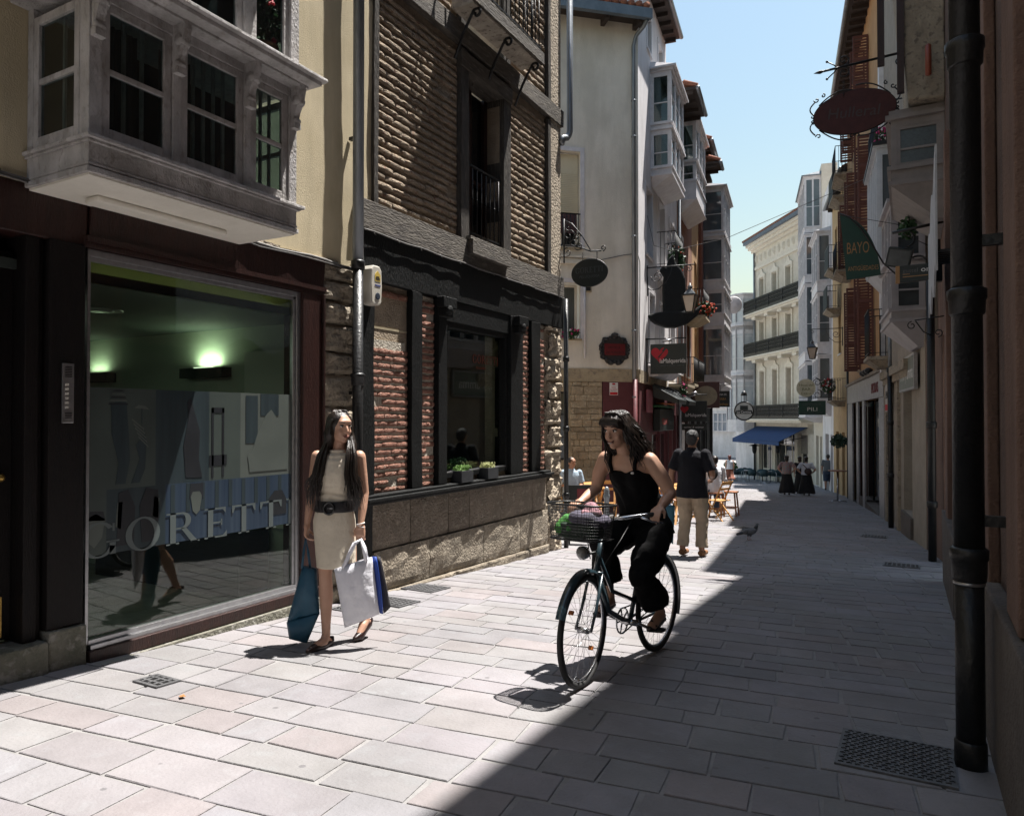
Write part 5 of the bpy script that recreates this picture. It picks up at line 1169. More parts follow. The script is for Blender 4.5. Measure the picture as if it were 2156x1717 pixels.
# ------------------------------------------------------------------ right row (in shade)
m_rbrown = mat('brown_pink_stucco', (.19, .135, .115), (.145, .10, .085), 2.5, .95, 2.2, 60, dirt=(1.8, .5, .62))
m_rbrown2 = mat('terracotta_stucco', (.205, .13, .10), (.165, .10, .078), 2.2, .95, 1.2, 50, dirt=(2.2, .5, .66))
m_plinth = mat('grey_brown_plinth', (.13, .11, .095), (.09, .075, .065), 4, .9, 1.4, 40)
m_conc = mat('mottled_cast_stone', (.33, .28, .21), (.22, .185, .14), 5, .95, 2.0, 30, c3=(.15, .125, .10))
m_greyp = mat('grey_brown_painted_wood', (.25, .225, .215), (.20, .18, .17), 5, .65, .3, 40)
m_marble = mat('grey_marble_cladding', (.26, .255, .26), (.20, .195, .20), 3, .4, .1, 20, c3=(.33, .325, .33))
Ra = F(.42, -6, -.0011, 1, False)                        # near wall x .42 -> .40
Rb = F(.40, 12.1, -.68, 5.9, False); Rc = F(-.5, 20.2, -1.6, 10.8, False); Rd = F(-2.4, 33, -3, 15.4, False)
# near brown building
r1 = root('stucco_building', (1.2, 3, gz(3)), 'near brown pink stucco building in shade with vertical pilasters', 'building')
wall_cells(0, 16.2, -.9, 13.1, [(12.2, 13.6, -.5, 2.5), (8.0, 8.9, -.3, 2.4)], -.5, 0).build('wall', m_rbrown, r1, Ra)
MB().box(0, 16.2, -1.6, -.5, -.9, 13.0).build('wall_core', m_rbrown, r1, Ra)
pil = []
for t in (7.4, 9.35, 10.55, 11.75, 13.75, 15.3): pil.append(MB().box(t, t+.42, .002, .055, .75-.056*(t-6), 4.6, j=.003))
multi('pilaster', pil, m_rbrown2, r1, Ra, bevel=.01)
pls = []
for a, c in ((0, 7.9), (9.0, 10.5), (10.52, 12.1), (13.7, 16.2)):
    pls.append(MB().box(a, c, .002, .075, -1.0, .72-.056*(a-6), j=.006))
multi('plinth', pls, m_plinth, r1, Ra, bevel=.012)
for a, c, zb, zt in ((12.2, 13.6, -.5, 2.5), (8.0, 8.9, -.3, 2.4)):
    d = MB().box(a+.03, c-.03, -.3, -.24, zb, zt).build('door', m_blackwood, r1, Ra); MB().box(a+.05, c-.05, -.24, -.22, zb+1.9, zt-.1).build('transom', m_ironW, d, Ra)
MB().box(8.95, 9.30, .003, .025, .85, 1.35).build('white_notice', mat('dull_notice', (.35, .35, .36)), r1, Ra)
b = MB().hexa([(6.0, .004, 2.0), (8.6, .004, 2.0), (8.6, .10, 2.0), (6.0, .10, 2.0), (6.0, .004, 2.06), (8.6, .004, 2.06), (8.6, .08, 2.06), (6.0, .08, 2.06)]); b.build('string_course', m_rbrown2, r1, Ra)
# big downpipe in the foreground
X, Y = .235, 3.99
bp_ = root('downpipe', (X, Y, gz(Y)), 'very thick black cast iron downpipe in the right foreground', 'downpipe')
MB().cyl((X, Y, .80), (X-.006, Y, 12), .064, 24).build('upper_pipe', m_blackpipe, bp_)
MB().cyl((X, Y, gz(Y)), (X, Y, .66), .060, 24).build('lower_pipe', m_blackpipe, bp_)
multi('collar', [MB().lathe((X, Y, z_), p_, 24) for z_, p_ in ((.64, [(.062, 0), (.070, .004), (.070, .02), (.072, .025), (.074, .10), (.080, .105), (.080, .15), (.068, .16)]), (1.88, [(.066, 0), (.074, .01), (.076, .07), (.082, .08), (.082, .12), (.066, .13)]), (gz(Y)-.01, [(.067, 0), (.067, .13), (.062, .14)]), (3.05, [(.066, 0), (.074, .01), (.076, .07), (.082, .08), (.082, .12), (.066, .13)]))], m_blackpipe, bp_)
MB().lathe((X, Y, .625), [(.0615, 0), (.066, .002), (.066, .016), (.0615, .018)], 24).build('silver_band', m_alu, bp_)
multi('bracket', [MB().box(X+.05, .42, Y-.02, Y+.02, z_, z_+.05) for z_ in (.9, 2.2)], m_blackpipe, bp_)
for k, (t, n, fr_, zt, lab, r_) in enumerate(((.05, .13, Rb, 3.6, 'black downpipe in the middle distance on the right below the grey bay', .055), (5.75, .13, Rb, 2.5, 'third black downpipe on the right between the shop fronts', .055))):
    p = fr_.p(t, n); o = root('downpipe', (p.x, p.y, gz(p.y)), lab, 'downpipe')
    MB().cyl((p.x, p.y, gz(p.y)), (p.x, p.y, zt), r_, 14).build('pipe', m_blackpipe, o)
    if k == 0: MB().tube([(p.x, p.y, zt), (p.x+.02, p.y+.05, zt+.15), (p.x+.12, p.y+.1, zt+.3), (p.x+.14, p.y+.1, 9)], .04, 10).build('upper_pipe', m_blackpipe, o)
    else: MB().cyl((p.x, p.y, zt), (p.x, p.y, zt+.9), .04, 10).build('upper_pipe', m_zinc, o)
    multi('collar', [MB().lathe((p.x, p.y, z_), [(r_, 0), (r_+.014, .01), (r_+.016, .09), (r_, .1)], 14) for z_ in (.1, 1.25, zt-.1)], m_blackpipe, o)
# projecting grey bay and cast stone balcony above it
gb = root('grey_bay_house', (.9, 11.3, gz(11)), 'house with a grey brown boxed bay and mottled stone balcony over the right side', 'building')
Rg = F(.40, 10.2, -.001, 1, False)
wall_cells(0, 3.5, 2.6, 13.8, [], -1.2, -.003).build('wall', m_rbrown2, gb, Rg)
gallery(gb, Rg, .3, 2.1, .60, [(4.40, 4.62, 5.15)], 2, m_greyp, ends=(-1,), endcols=1, mp=mat('wired_glass', (.07, .085, .09), (.05, .06, .065), 40, .25), corbel=.42, roof=False)
MB().box(.28, 2.12, .0, .62, 5.30, 5.36).build('bay_top', m_greyp, gb, Rg)
b = MB().hexa([(.1, 0, 5.36), (2.4, 0, 5.36), (2.4, .40, 5.40), (.1, .40, 5.40), (.1, 0, 8.6), (2.4, 0, 8.6), (2.4, .66, 8.6), (.1, .66, 8.6)]); b.build('cast_stone_balcony', m_conc, gb, Rg, bevel=.02)
b = MB().box(.06, .14, .44, .52, 5.5, 8.8).box(.06, .14, .66, .74, 5.9, 8.8); b.build('timber_upright', m_redwood, gb, Rg)
MB().lathe(Rg.p(-.05, .18, 5.62), [(.015, -.03), (.034, -.02), (.034, .34), (.015, .36)], 10).build('orange_lamp', mat('orange_plastic', (.26, .06, .03), rough=.4), gb)
# wavy white signboard edge-on
ws = root('wavy_signboard', (.22, 8.2, 2.7), 'white wavy edged signboard standing off the right wall seen edge on', 'sign')
out = []
for i in range(25): u = i/24; out.append((6.9+2.6*u, 2.62+.10*math.sin(u*16)-.05*u))
for i in range(25): u = 1-i/24; out.append((6.9+2.6*u, 3.60+.08*math.sin(u*14+1)-.25*u))
MB().prism([(a+6, z) for a, z in out], lambda t, n, z: Ra.p(t, n, z), .20, .215).build('board', mat('dull_white_board', (.50, .52, .55)), ws)
multi('stand_off_bar', [MB().bar((13.0+.3*i, 0, 2.8+.04*i), (13.0+.3*i, .2, 2.8+.04*i), .02) for i in range(8)], m_black_iron, ws, Ra)
# oval wrought iron sign
def frp(o, ux, uy):                      # plane function: u along ux, depth along uy
    return lambda u, n, z: Vector((o[0]+ux[0]*u+uy[0]*n, o[1]+ux[1]*u+uy[1]*n, o[2]+z))
Yo = 10.45; fO = frp((-.62, Yo, 5.43), (1, .22), (.2, -1))
ov = root('oval_iron_sign', (-.62, Yo, 5.1), 'dark red oval sign in a curly wrought iron rim hanging from a spear tipped arm', 'sign')
m_ovred = mat('dark_red_oval', (.075, .020, .018), (.055, .015, .014), 10, .6, .5, 60)
aO, bO = .485, .285
MB().prism([(aO*math.cos(R(a)), bO*math.sin(R(a))+.04*math.cos(R(a))) for a in range(0, 360, 6)], fO, -.012, .012).build('board', m_ovred, ov)
text('Hulleral', .20, fO, mat('worn_grey_lettering', (.07, .055, .055), (.05, .04, .04), 9, .6), ov, -.33, -.07, .0125, width=.62, ext=.001, shear=.15)
b = MB().tube([fO(aO*math.cos(R(a)), 0, bO*math.sin(R(a))+.04*math.cos(R(a))) for a in range(0, 360, 6)], .011, 6, closed=True)
U = Vector((1, .22, .04)).normalized(); Zv = Vector((0, 0, 1))
def curl(u, z, r, a0, tn): b.tube(spiral(fO(u, 0, z), r, r*.25, R(a0), tn, 14, U, Zv), .008, 6)
for sx in (1, -1):
    b.tube([fO(sx*(.47+.06*math.sin(i/8*math.pi)), 0, .22-.19*i/8+sx*.04) for i in range(9)], .009, 6); b.tube([fO(sx*(.47+.06*math.sin(i/8*math.pi)), 0, -.02-.20*i/8+sx*.04) for i in range(9)], .009, 6)
    curl(sx*.45, .25+sx*.04, .035, 0 if sx > 0 else 180, -.9*sx); curl(sx*.50, .03+sx*.04, .03, 90, .9*sx); curl(sx*.50, -.04+sx*.04, .03, -90, -.9*sx); curl(sx*.43, -.24+sx*.04, .035, 0 if sx > 0 else 180, .9*sx); curl(sx*.37, .30+sx*.04, .028, 90, sx)
    b.tube([fO(sx*(.02+.40*i/10), 0, (.33 if sx > 0 else .31)-.16*(i/10)**2+.03*math.sin(i/10*math.pi)+sx*.02) for i in range(11)], .009, 6)
    b.tube([fO(sx*(.04+.38*i/10), 0, -.335+.16*(i/10)**1.6-.03*math.sin(i/10*math.pi)+sx*.02) for i in range(11)], .009, 6); curl(sx*.035, -.315, .032, 180 if sx > 0 else 0, -.9*sx)
b.build('curly_rim', m_black_iron, ov)
A0 = Vector((-1.10, 10.32, 5.99)); A1 = Vector((.42, 10.66, 6.19)); dA = (A1-A0)
b = MB().tube([A0, A0+dA*.02, A0+dA*.05, A0+dA*.075, A0+dA*.085, A1], [.002, .012, .026, .014, .016, .018], 8)
for s_ in (1, -1):
    b.tube([A0+dA*.19, A0+dA*.16+Vector((0, 0, .05*s_)), A0+dA*.11+Vector((0, 0, .11*s_))], .008, 6).ell(A0+dA*.105+Vector((0, 0, .115*s_)), .017, 8, 6)
    b.tube(spiral(A0+dA*.235+Vector((0, 0, .085*s_)), .075, .018, R(-90*s_), 1.2*s_, 18, U, Zv), .009, 6)
b.tube(spiral(A0+dA*.66+Vector((0, 0, -.10)), .07, .018, R(90), -1.3, 18, U, Zv), .009, 6)
b.tube([A0+dA*.72, A0+dA*.82+Vector((0, 0, -.02)), A0+dA*.92+Vector((0, 0, -.14)), A1+Vector((0, 0, -.26))], .010, 6)
b.build('spear_arm', m_black_iron, ov)
ch = []
for u_, z0, z1 in ((.235, 5.84, 5.70), (.66, 5.94, 5.75)):
    q = MB(); P0 = A0+dA*u_
    for i in range(6):
        z_ = z1-.04+(z0-z1+.04)*i/5; q.tube([Vector((P0.x+(.012*math.cos(R(a)) if i % 2 else 0), P0.y+(0 if i % 2 else .012*math.cos(R(a))), z_+.022*math.sin(R(a)))) for a in range(0, 360, 45)], .004, 5, closed=True)
    ch.append(q)
multi('chain', ch, m_black_iron, ov)
# antiques sign
Yb = 12.8; fB = lambda u, n, z: Vector((-.98+u, Yb-n+u*.12, 3.65+z))
by = root('sail_sign', (-.7, Yb, 3.65), 'dark green sail shaped sign reading BAYO ANTIGUEDADES', 'sign')
m_green = mat('dark_green_board', (.012, .055, .040), (.010, .045, .033), 5, .5)
out = [(.09, .0), (.0, 1.04)]
for i in range(13): u = i/12; out.append((.0+.58*u**.75, 1.02-.95*u**1.7))
out = [(0.09, -.02), (0, 1.04)]+[(.58*math.sin(R(90*i/12))**1.0*1.0, .04+.98*math.cos(R(90*i/12))**1.15) for i in range(1, 13)]+[(.60, .03)]
MB().prism(out, fB, -.015, .015).build('board', m_green, by)
mgo = mat('faded_gold_lettering', (.36, .20, .085), (.28, .155, .065), 9, .7)
text('BAYO', .20, fB, mgo, by, .09, .40, .016, width=.32, ext=.002, squash=1.3); text('ANTIGÜEDADES', .08, fB, mgo, by, .11, .12, .016, width=.44, ext=.002, squash=1.3)
b = MB().tube([(-.98, Yb, 4.72), (-.84, Yb, 4.64), (-.68, Yb, 4.45), (-.5, Yb, 4.13), (-.36, Yb, 3.85), (-.19, Yb, 3.66), (.1, Yb, 3.60), (.25, Yb, 3.60)], .013, 8).tube([(-.98, Yb, 4.70), (-.2, Yb, 4.45), (.3, Yb, 4.25)], .005, 5).tube([(-.4, Yb, 3.68), (-.1, Yb, 3.70), (.2, Yb, 3.62)], .004, 5)
b.build('curved_arm', m_black_iron, by)
# floodlight box
fl = root('floodlight', (-.15, 11, 3.45), 'square framed floodlight hanging from a black bar on the right side', 'floodlight')
Mf = Matrix.Translation((-.12, 11.0, 3.56)) @ Matrix.Rotation(R(14), 4, 'Y') @ Matrix.Rotation(R(20), 4, 'X')
q = MB().box(-.15, .15, -.05, .05, -.13, .13); q.v = [Mf @ v for v in q.v]; q.build('housing', m_signblack, fl, bevel=.01)
q = MB().box(-.125, .125, -.056, -.051, -.105, .105); q.v = [Mf @ v for v in q.v]; q.build('lamp_glass', mat('grey_lamp_glass', (.11, .12, .12), rough=.15), fl)
MB().tube([(-.2, 11, 3.9), (.4, 11, 3.98)], .02, 8).tube(arc((-.03, 11, 3.80), .09, .1, 60, -90, 10), .014, 6).tube(arc((.10, 11, 3.46), .10, .10, 130, -60, 10), .014, 6).tube([(-.98+.9, 11, 3.88), (.35, 11, 3.6)], .005, 4).build('arm', m_black_iron, fl)
plant('potted plant on the ledge behind the floodlight on the right', (-.02, 11.6, 4.08), (.12, .15, .16), m_leaf, m_pink, 160, 0, .035, .03, 61)
# black gold sign
gu = root('projecting_sign', (.05, 9.4, 2.95), 'short black projecting sign with small white letters and gold edge', 'sign')
fG = frp((-.14, 9.4, 2.95), (1, .06), (.06, -1))
MB().prism([(.04, 0), (.40, .02), (.40, .20), (.04, .19)], fG, -.04, .04).build('board', m_signblack, gu, bevel=.003)
MB().prism([(.0, 0), (.04, 0), (.04, .19), (.0, .19)], fG, -.041, .041).build('gold_edge', mgo, gu)
MB().prism([(.40, -.01), (.46, -.01), (.46, .23), (.40, .23)], fG, -.05, .05).build('wall_bracket', m_black_iron, gu)
text('gustel', .065, fG, mat('dim_letters', (.12, .12, .12)), gu, .07, .11, .041, width=.15, ext=.0006); text('on', .08, fG, mw_, gu, .25, .11, .041, ext=.0006, width=.09)
MB().prism([(.07, .055), (.32, .062), (.32, .072), (.07, .065)], fG, .041, .0425).prism([(.07, .085), (.14, .087), (.14, .095), (.07, .093)], fG, .041, .0425).build('gold_line', mgo, gu)
b = MB().tube([(.05, 9.8, 2.56), (.42, 9.8, 2.60)], .008, 6).tube(spiral((.02, 9.8, 2.50), .05, .015, R(90), 1.1, 12), .007, 6).tube([(.06, 9.8, 2.55), (.14, 9.8, 2.42), (.24, 9.8, 2.36)], .008, 6).tube(spiral((.29, 9.8, 2.40), .05, .015, R(-90), 1.1, 12), .007, 6)
o = root('iron_scroll_bracket', (.2, 9.8, 2.4), 'small empty black scroll bracket on the right wall', 'bracket'); b.build('scroll', m_black_iron, o)

# second house (13.7-20)
r2 = root('row_building', Rb.p(5, -1, gz(17)), 'shaded house with white bays above a pale shop sign', 'building')
wall_cells(1.6, 8.15, -1.6, 14.2, [(3.3, 4.6, -.45, 2.0), (6.4, 7.6, -1.2, 2.1)], -1.0, 0).build('wall', mat('beige_stone_front', (.30, .26, .21), (.24, .205, .165), 3, .9, .8, 30), r2, Rb)
MB().box(.0, 1.6, -.6, -.01, -1.4, 2.7).build('lower_wall', m_rbrown2, r2, Rb)
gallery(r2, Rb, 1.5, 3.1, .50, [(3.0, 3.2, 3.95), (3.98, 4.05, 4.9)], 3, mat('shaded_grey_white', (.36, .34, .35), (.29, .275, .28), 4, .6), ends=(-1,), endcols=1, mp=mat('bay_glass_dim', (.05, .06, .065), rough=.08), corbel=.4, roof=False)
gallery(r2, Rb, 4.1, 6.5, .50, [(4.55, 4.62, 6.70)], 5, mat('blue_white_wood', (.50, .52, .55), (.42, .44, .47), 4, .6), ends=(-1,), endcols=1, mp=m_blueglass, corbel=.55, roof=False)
MB().box(4.0, 6.6, 0, .58, 6.84, 6.9).build('bay_top', m_black_iron, r2, Rb)
balcony(r2, Rb, 4.1, 6.5, .5, 6.95, .8, m_black_iron, step=.15)
plant('pink flowers on top of the white bay under the oval sign', Rb.p(4.3, .4, 7.1), (.12, .2, .16), m_leaf, m_pink, 90, 18, .03, .04, 62)
for a, c, z0, z1 in ((4.2, 5.0, 8.6, 11.2), (2.2, 3.0, 8.2, 11)):
    surround(r2, Rb, a, c, z0, z1, .1, m_greyp); MB().box(a, c, -.05, .004, z0, z1).build('window', m_blueglass, r2, Rb)
MB().box(3.05, 7.9, .002, .16, 2.32, 2.50).box(3.1, 7.85, .002, .10, 2.18, 2.32).build('shop_cornice', m_conc, r2, Rb)
MB().box(2.2, 4.3, .05, .09, 1.95, 2.50).build('shop_sign', mat('grey_green_sign', (.17, .19, .16), (.14, .16, .14), 5, .5), r2, Rb)
b = MB().box(2.16, 2.2, .04, .10, 1.91, 2.54).box(4.3, 4.34, .04, .10, 1.91, 2.54).box(2.2, 4.3, .04, .10, 2.50, 2.54).box(2.2, 4.3, .04, .10, 1.91, 1.95); b.build('sign_frame', m_alu, r2, Rb)
text('Prim y amma', .34, lambda t, n, z: Rb.p(6.5-t, n, z), mw_, r2, 2.3, 2.12, .092, width=1.8, name='sign_lettering', ext=.001)
MB().box(3.3, 4.6, -.30, -.25, -.45, 2.0).build('shop_window', mat('cream_blind', (.17, .15, .125), (.14, .125, .105), 3, .5), r2, Rb)
MB().box(3.2, 4.7, -.02, .05, -1.4, -.46).build('stall_riser', m_plinth, r2, Rb)
MB().box(6.4, 7.6, -.35, -.3, -1.2, 2.1).build('shop_window', m_blackwood, r2, Rb)
multi('stone_pilaster', [MB().box(5.1, 5.4, .002, .06, -1.3, 2.2), MB().box(7.65, 8.1, .002, .05, -1.4, 2.2)], m_conc, r2, Rb)
MB().box(6.3, 7.2, .02, .10, 1.55, 2.20).build('name_board', mat('white_red_board', (.45, .42, .38)), r2, Rb); MB().box(6.3, 7.2, .101, .104, 1.58, 1.72).build('red_stripe', mr_, r2, Rb)
text('LUMICAL', .26, lambda t, n, z: Rb.p(13.5-t, n, z), m_dark, r2, 6.38, 1.85, .101, width=.75, name='sign_lettering', ext=.001)
balcony(r2, Rb, 6.8, 8.1, .5, 2.85, 1.1, m_conc)
eave(r2, Rb, 1.6, 8.15, 14.2, .1, tiles=False)

# ochre orange house with red shutters (20.2-31)
r3 = root('ochre_house', Rc.p(5, -1.2, gz(25)), 'ochre orange house with open red brown shutters above a grey marble shop front', 'building')
wins = [(2.6, 3.5, 3.0, 5.6), (6.2, 7.1, 3.0, 5.7), (2.2, 3.1, 6.8, 9.3), (5.8, 6.7, 6.9, 9.4), (3.4, 4.3, 10.6, 12.7), (7.4, 8.3, 10.6, 12.7), (8.9, 9.7, 6.9, 9.2)]
wall_cells(0, 10.9, 2.6, 13.6, wins, -.5, 0).build('wall', m_orange, r3, Rc)
MB().box(0, 10.9, -1.5, -.5, -2.0, 13.5).build('wall_core', m_orange, r3, Rc)
def shutter(par, fr, t, z0, z1, w_=.42, lou=True):
    """leaf swung out square to the wall at t"""
    e = endf(fr, t, -1); s = MB()
    s.box(.02, .07, -.03, 0, z0, z1).box(w_-.03, w_+.02, -.03, 0, z0, z1)
    k = 3; hh = (z1-z0)/k
    for i in range(k+1): z = z0+hh*i; s.box(.07, w_-.03, -.03, 0, max(z0, z-.05), min(z1, z+.05))
    o = s.build('shutter', m_shutter, par, e)
    l_ = MB()
    n_ = int((z1-z0)/.085)
    for i in range(n_):
        z = z0+.06+(z1-z0-.12)*i/(n_-1); l_.hexa([(.07, -.028, z-.02), (w_-.03, -.028, z-.02), (w_-.03, -.020, z-.02), (.07, -.020, z-.02), (.07, -.010, z+.03), (w_-.03, -.010, z+.03), (w_-.03, -.002, z+.03), (.07, -.002, z+.03)])
    l_.build('louvres', m_shutter, o, e, kind='stuff')
for a, c, z0, z1 in wins:
    window(r3, Rc, a, c, z0, z1, -.2, m_shutter, m_ironW, 2, 3, .06, msill=m_sand)
    for t in (a-.03, c+.03): shutter(r3, Rc, t, z0, z1)
eave(r3, Rc, 0, 10.9, 13.6, .55, step=.24)
balcony(r3, Rc, 8.6, 10.3, .6, 6.8, 1.0, m_conc); balcony(r3, Rc, 8.8, 10.6, .6, 10.4, 1.0, m_conc)
MB().box(-.02, .22, .0, .14, 2.4, 13.6).build('white_corner_strip', m_whitew, r3, Rc)
b = MB()
mrb = [MB().box(a, c, .0, .06, 1.95, 2.60) for a, c in ((.3, 2.4), (2.41, 4.7), (4.71, 7.2), (7.21, 9.4), (9.41, 10.9))]+[MB().box(a, c, .0, .05, -1.9, 1.94) for a, c in ((.3, 1.3), (4.9, 5.5), (6.8, 7.5), (9.0, 10.9))]
multi('marble_slab', mrb, m_marble, r3, Rc)
MB().box(.2, 11, .0, .14, 2.60, 2.68).build('shop_cornice', m_conc, r3, Rc)
for a, c in ((1.3, 4.9), (5.5, 6.8)): 
    MB().box(a, c, -.3, -.25, -1.2, 1.95).build('shop_window', mat('deep_shop_glass', (.012, .018, .022), (.02, .028, .03), 3, .05, c3=(.05, .06, .06)), r3, Rc); MB().box(a, c, -.4, .03, -2, -1.2).build('stall_riser', m_plinth, r3, Rc)
MB().box(7.5, 9.0, -.4, -.35, -2, 1.95).build('door', m_redwood, r3, Rc); MB().box(7.55, 7.7, -.3, .0, -2, 1.8).build('door_post', m_shutter, r3, Rc)
text('MODAS', .40, lambda t, n, z: Rc.p(5.2-t, n, z), mat('dull_red_letters', (.16, .03, .03)), r3, 2.4, 2.10, .062, width=1.5, name='sign_lettering', ext=.01)
for k, t in enumerate((2.6, 3.3, 4.0)): MB().ell(Rc.p(t, .15, 2.74), (.12, .12, .09), 8, 5).build('fascia_lamp', m_black_iron, r3)

# houses farther up (31-42)
r4 = root('row_building', Rd.p(1, -1.2, gz(34)), 'pale ochre house with net draped iron balconies on the right side', 'building')
Re = F(-2.1, 31, -.3, 2, False)
wall_cells(-2.05, 4.0, -2.4, 11.2, [(-1.4, -.6, 8.0, 10.3), (.3, 1.2, 7.9, 10), (1.0, 1.9, 4.2, 6.2), (0, .9, -2, .8), (1.9, 3.0, -2.2, .8), (2.2, 3, 8, 10)], -.8, 0).build('wall', mat('pale_ochre_render', (.48, .33, .17), (.40, .275, .14), 2.5, .92, .4, 30), r4, Rd)
for a, c, z0, z1 in ((-1.4, -.6, 8.0, 10.3), (.3, 1.2, 7.9, 10), (1.0, 1.9, 4.2, 6.2), (0, .9, -2, .8), (1.9, 3.0, -2.2, .8), (2.2, 3, 8, 10)): window(r4, Rd, a, c, z0, z1, -.15, m_whitew, m_ironW, 2, 2, .05)
eave(r4, Rd, -2.05, 4.0, 11.2, .3, tiles=False)
m_net = mat('black_green_netting', (.012, .022, .020), (.018, .03, .028), 20, .9)
for (t0, z) in ((-1.6, 10.3), (.2, 7.75), (.9, 6.15)):
    balcony(r4, Rd, t0, t0+1.6, .58, z, .98, m_conc); MB().box(t0+.03, t0+1.55, .555, .565, z+.05, z+.95).build('balcony_netting', m_net, r4, Rd)
balcony(r4, Rd, -.4, 1.2, .55, 2.15, .9, m_conc)
plant('white and red geraniums massed on the low balcony beneath the lantern', Rd.p(.2, .6, 2.75), (.28, .35, .32), m_leaf, m_white, 420, 34, .05, .05, 71, extra=(m_red, 20))
plant('hanging green plant beside the high table on the right', (-2.35, 29.6, .55), (.30, .35, .28), mat('grey_green_leaf', (.035, .075, .045), (.02, .05, .03), 30, .6), m_red, 380, 0, .06, .05, 72)
MB().cyl(Rd.p(-1.9, .1, -2), Rd.p(-1.9, .1, 5), .06, 10).build('downpipe', m_blackpipe, r4)
r5 = root('white_bay_house', Rd.p(6.5, -1.2, gz(39)), 'house with stacked white balconies and bay windows before the cream corner palace', 'building')
wall_cells(4.02, 8.8, -2.6, 12.9, [(4.3, 5.2, -2.3, .6), (6, 7.6, -2.3, .6), (4.6, 5.4, 3.6, 5.6)], -.8, 0).build('wall', m_whiteR, r5, Rd)
for a, c in ((4.3, 5.2), (6, 7.6)): window(r5, Rd, a, c, -2.3, .6, -.2, m_whitew, m_ironW, 2, 2, .07)
gallery(r5, Rd, 4.6, 7.6, .62, [(2.0, 2.3, 4.3), (4.5, 5.0, 7.3), (7.5, 8.0, 10.2)], 3, m_whitew, ends=(-1,), endcols=1, lining=m_curt2, corbel=.5, mp=m_blueglass)
b6 = root('glazed_gallery_house', Rd.p(11.5, -1.2, gz(44)), 'tall white glazed gallery tower attached to the cream corner palace', 'building')
wall_cells(8.82, 14.2, -2.8, 15.0, [(9.4, 10.4, -2.5, .4), (11.2, 12.8, -2.5, .4)], -.8, 0).build('wall', mat('cream_limestone', (.63, .58, .49), (.54, .49, .405), 3, .9, .6, 20), b6, Rd)
for a, c in ((9.4, 10.4), (11.2, 12.8)): window(b6, Rd, a, c, -2.5, .4, -.2, m_whitew, m_ironW, 2, 2, .07)
gallery(b6, Rd, 9.0, 13.8, .85, [(1.45, 2.1, 4.3), (4.5, 5.0, 8.5), (8.7, 9.1, 11.2), (11.4, 11.7, 14.3)], 5, m_whitew, ends=(-1,), endcols=2, lining=m_curt2, corbel=.3, mp=m_blueglass, roof=True, mroof=m_zinc)
wall_lantern('black lantern with frosted panes on a scrolled bracket before the white gallery tower', Rd, .4, 1.2, 5.2, 3.9, 1.05)
# small signs near lantern
s1, f = persign('hanging_sign', 'round cream sign with green writing on a black scroll before the white tower', Rd, 3.2, .75, 1.75, 2.3, 3.3, None, m_=m_dark)
bpy.data.objects.remove([c for c in s1.children][0])
MB().prism([(.5+.42*math.cos(R(a)), .5+.42*math.sin(R(a))) for a in range(0, 360, 12)], f, -.02, .02).build('disc', mat('cream_disc', (.60, .58, .45)), s1)
fo_ = f; f = lambda u, n, z: fo_(1.0-u, n, z)
mgr = mat('olive_lettering', (.10, .13, .05)); text('Hnos del', .17, f, mgr, s1, .2, .58, .021, width=.6, ext=.001); text('BAR', .18, f, mgr, s1, .32, .38, .021, width=.36, ext=.001); text('Casco', .15, f, mgr, s1, .28, .2, .021, width=.44, ext=.001)
f = fo_; b = MB().cyl(f(-.75, 0, .5), f(.08, 0, .98), .02, 6).tube(spiral(f(.02, 0, .75), .18, .05, R(0), 1.3, 18, Rd.n, (0, 0, 1)), .018, 6).tube(spiral(f(.0, 0, .2), .22, .05, R(90), 1.3, 18, Rd.n, (0, 0, 1)), .018, 6); b.build('scroll_arm', m_black_iron, s1)
s2, f = persign('hanging_sign', 'dark green rectangular hanging sign below the round cream sign', Rd, 2.8, .45, 1.6, 1.55, 2.2, 2.35, m_=m_green)
fo_ = f; f = lambda u, n, z: fo_(1.15-u, n, z)
text('CAFETERIA', .16, f, m_signtxt, s2, .15, .43, .02, width=.8, ext=.001); text('PILI', .24, f, mw_, s2, .35, .18, .02, width=.42, ext=.001); text('RESTAURANTE', .13, f, m_signtxt, s2, .15, .04, .02, width=.85, ext=.001)
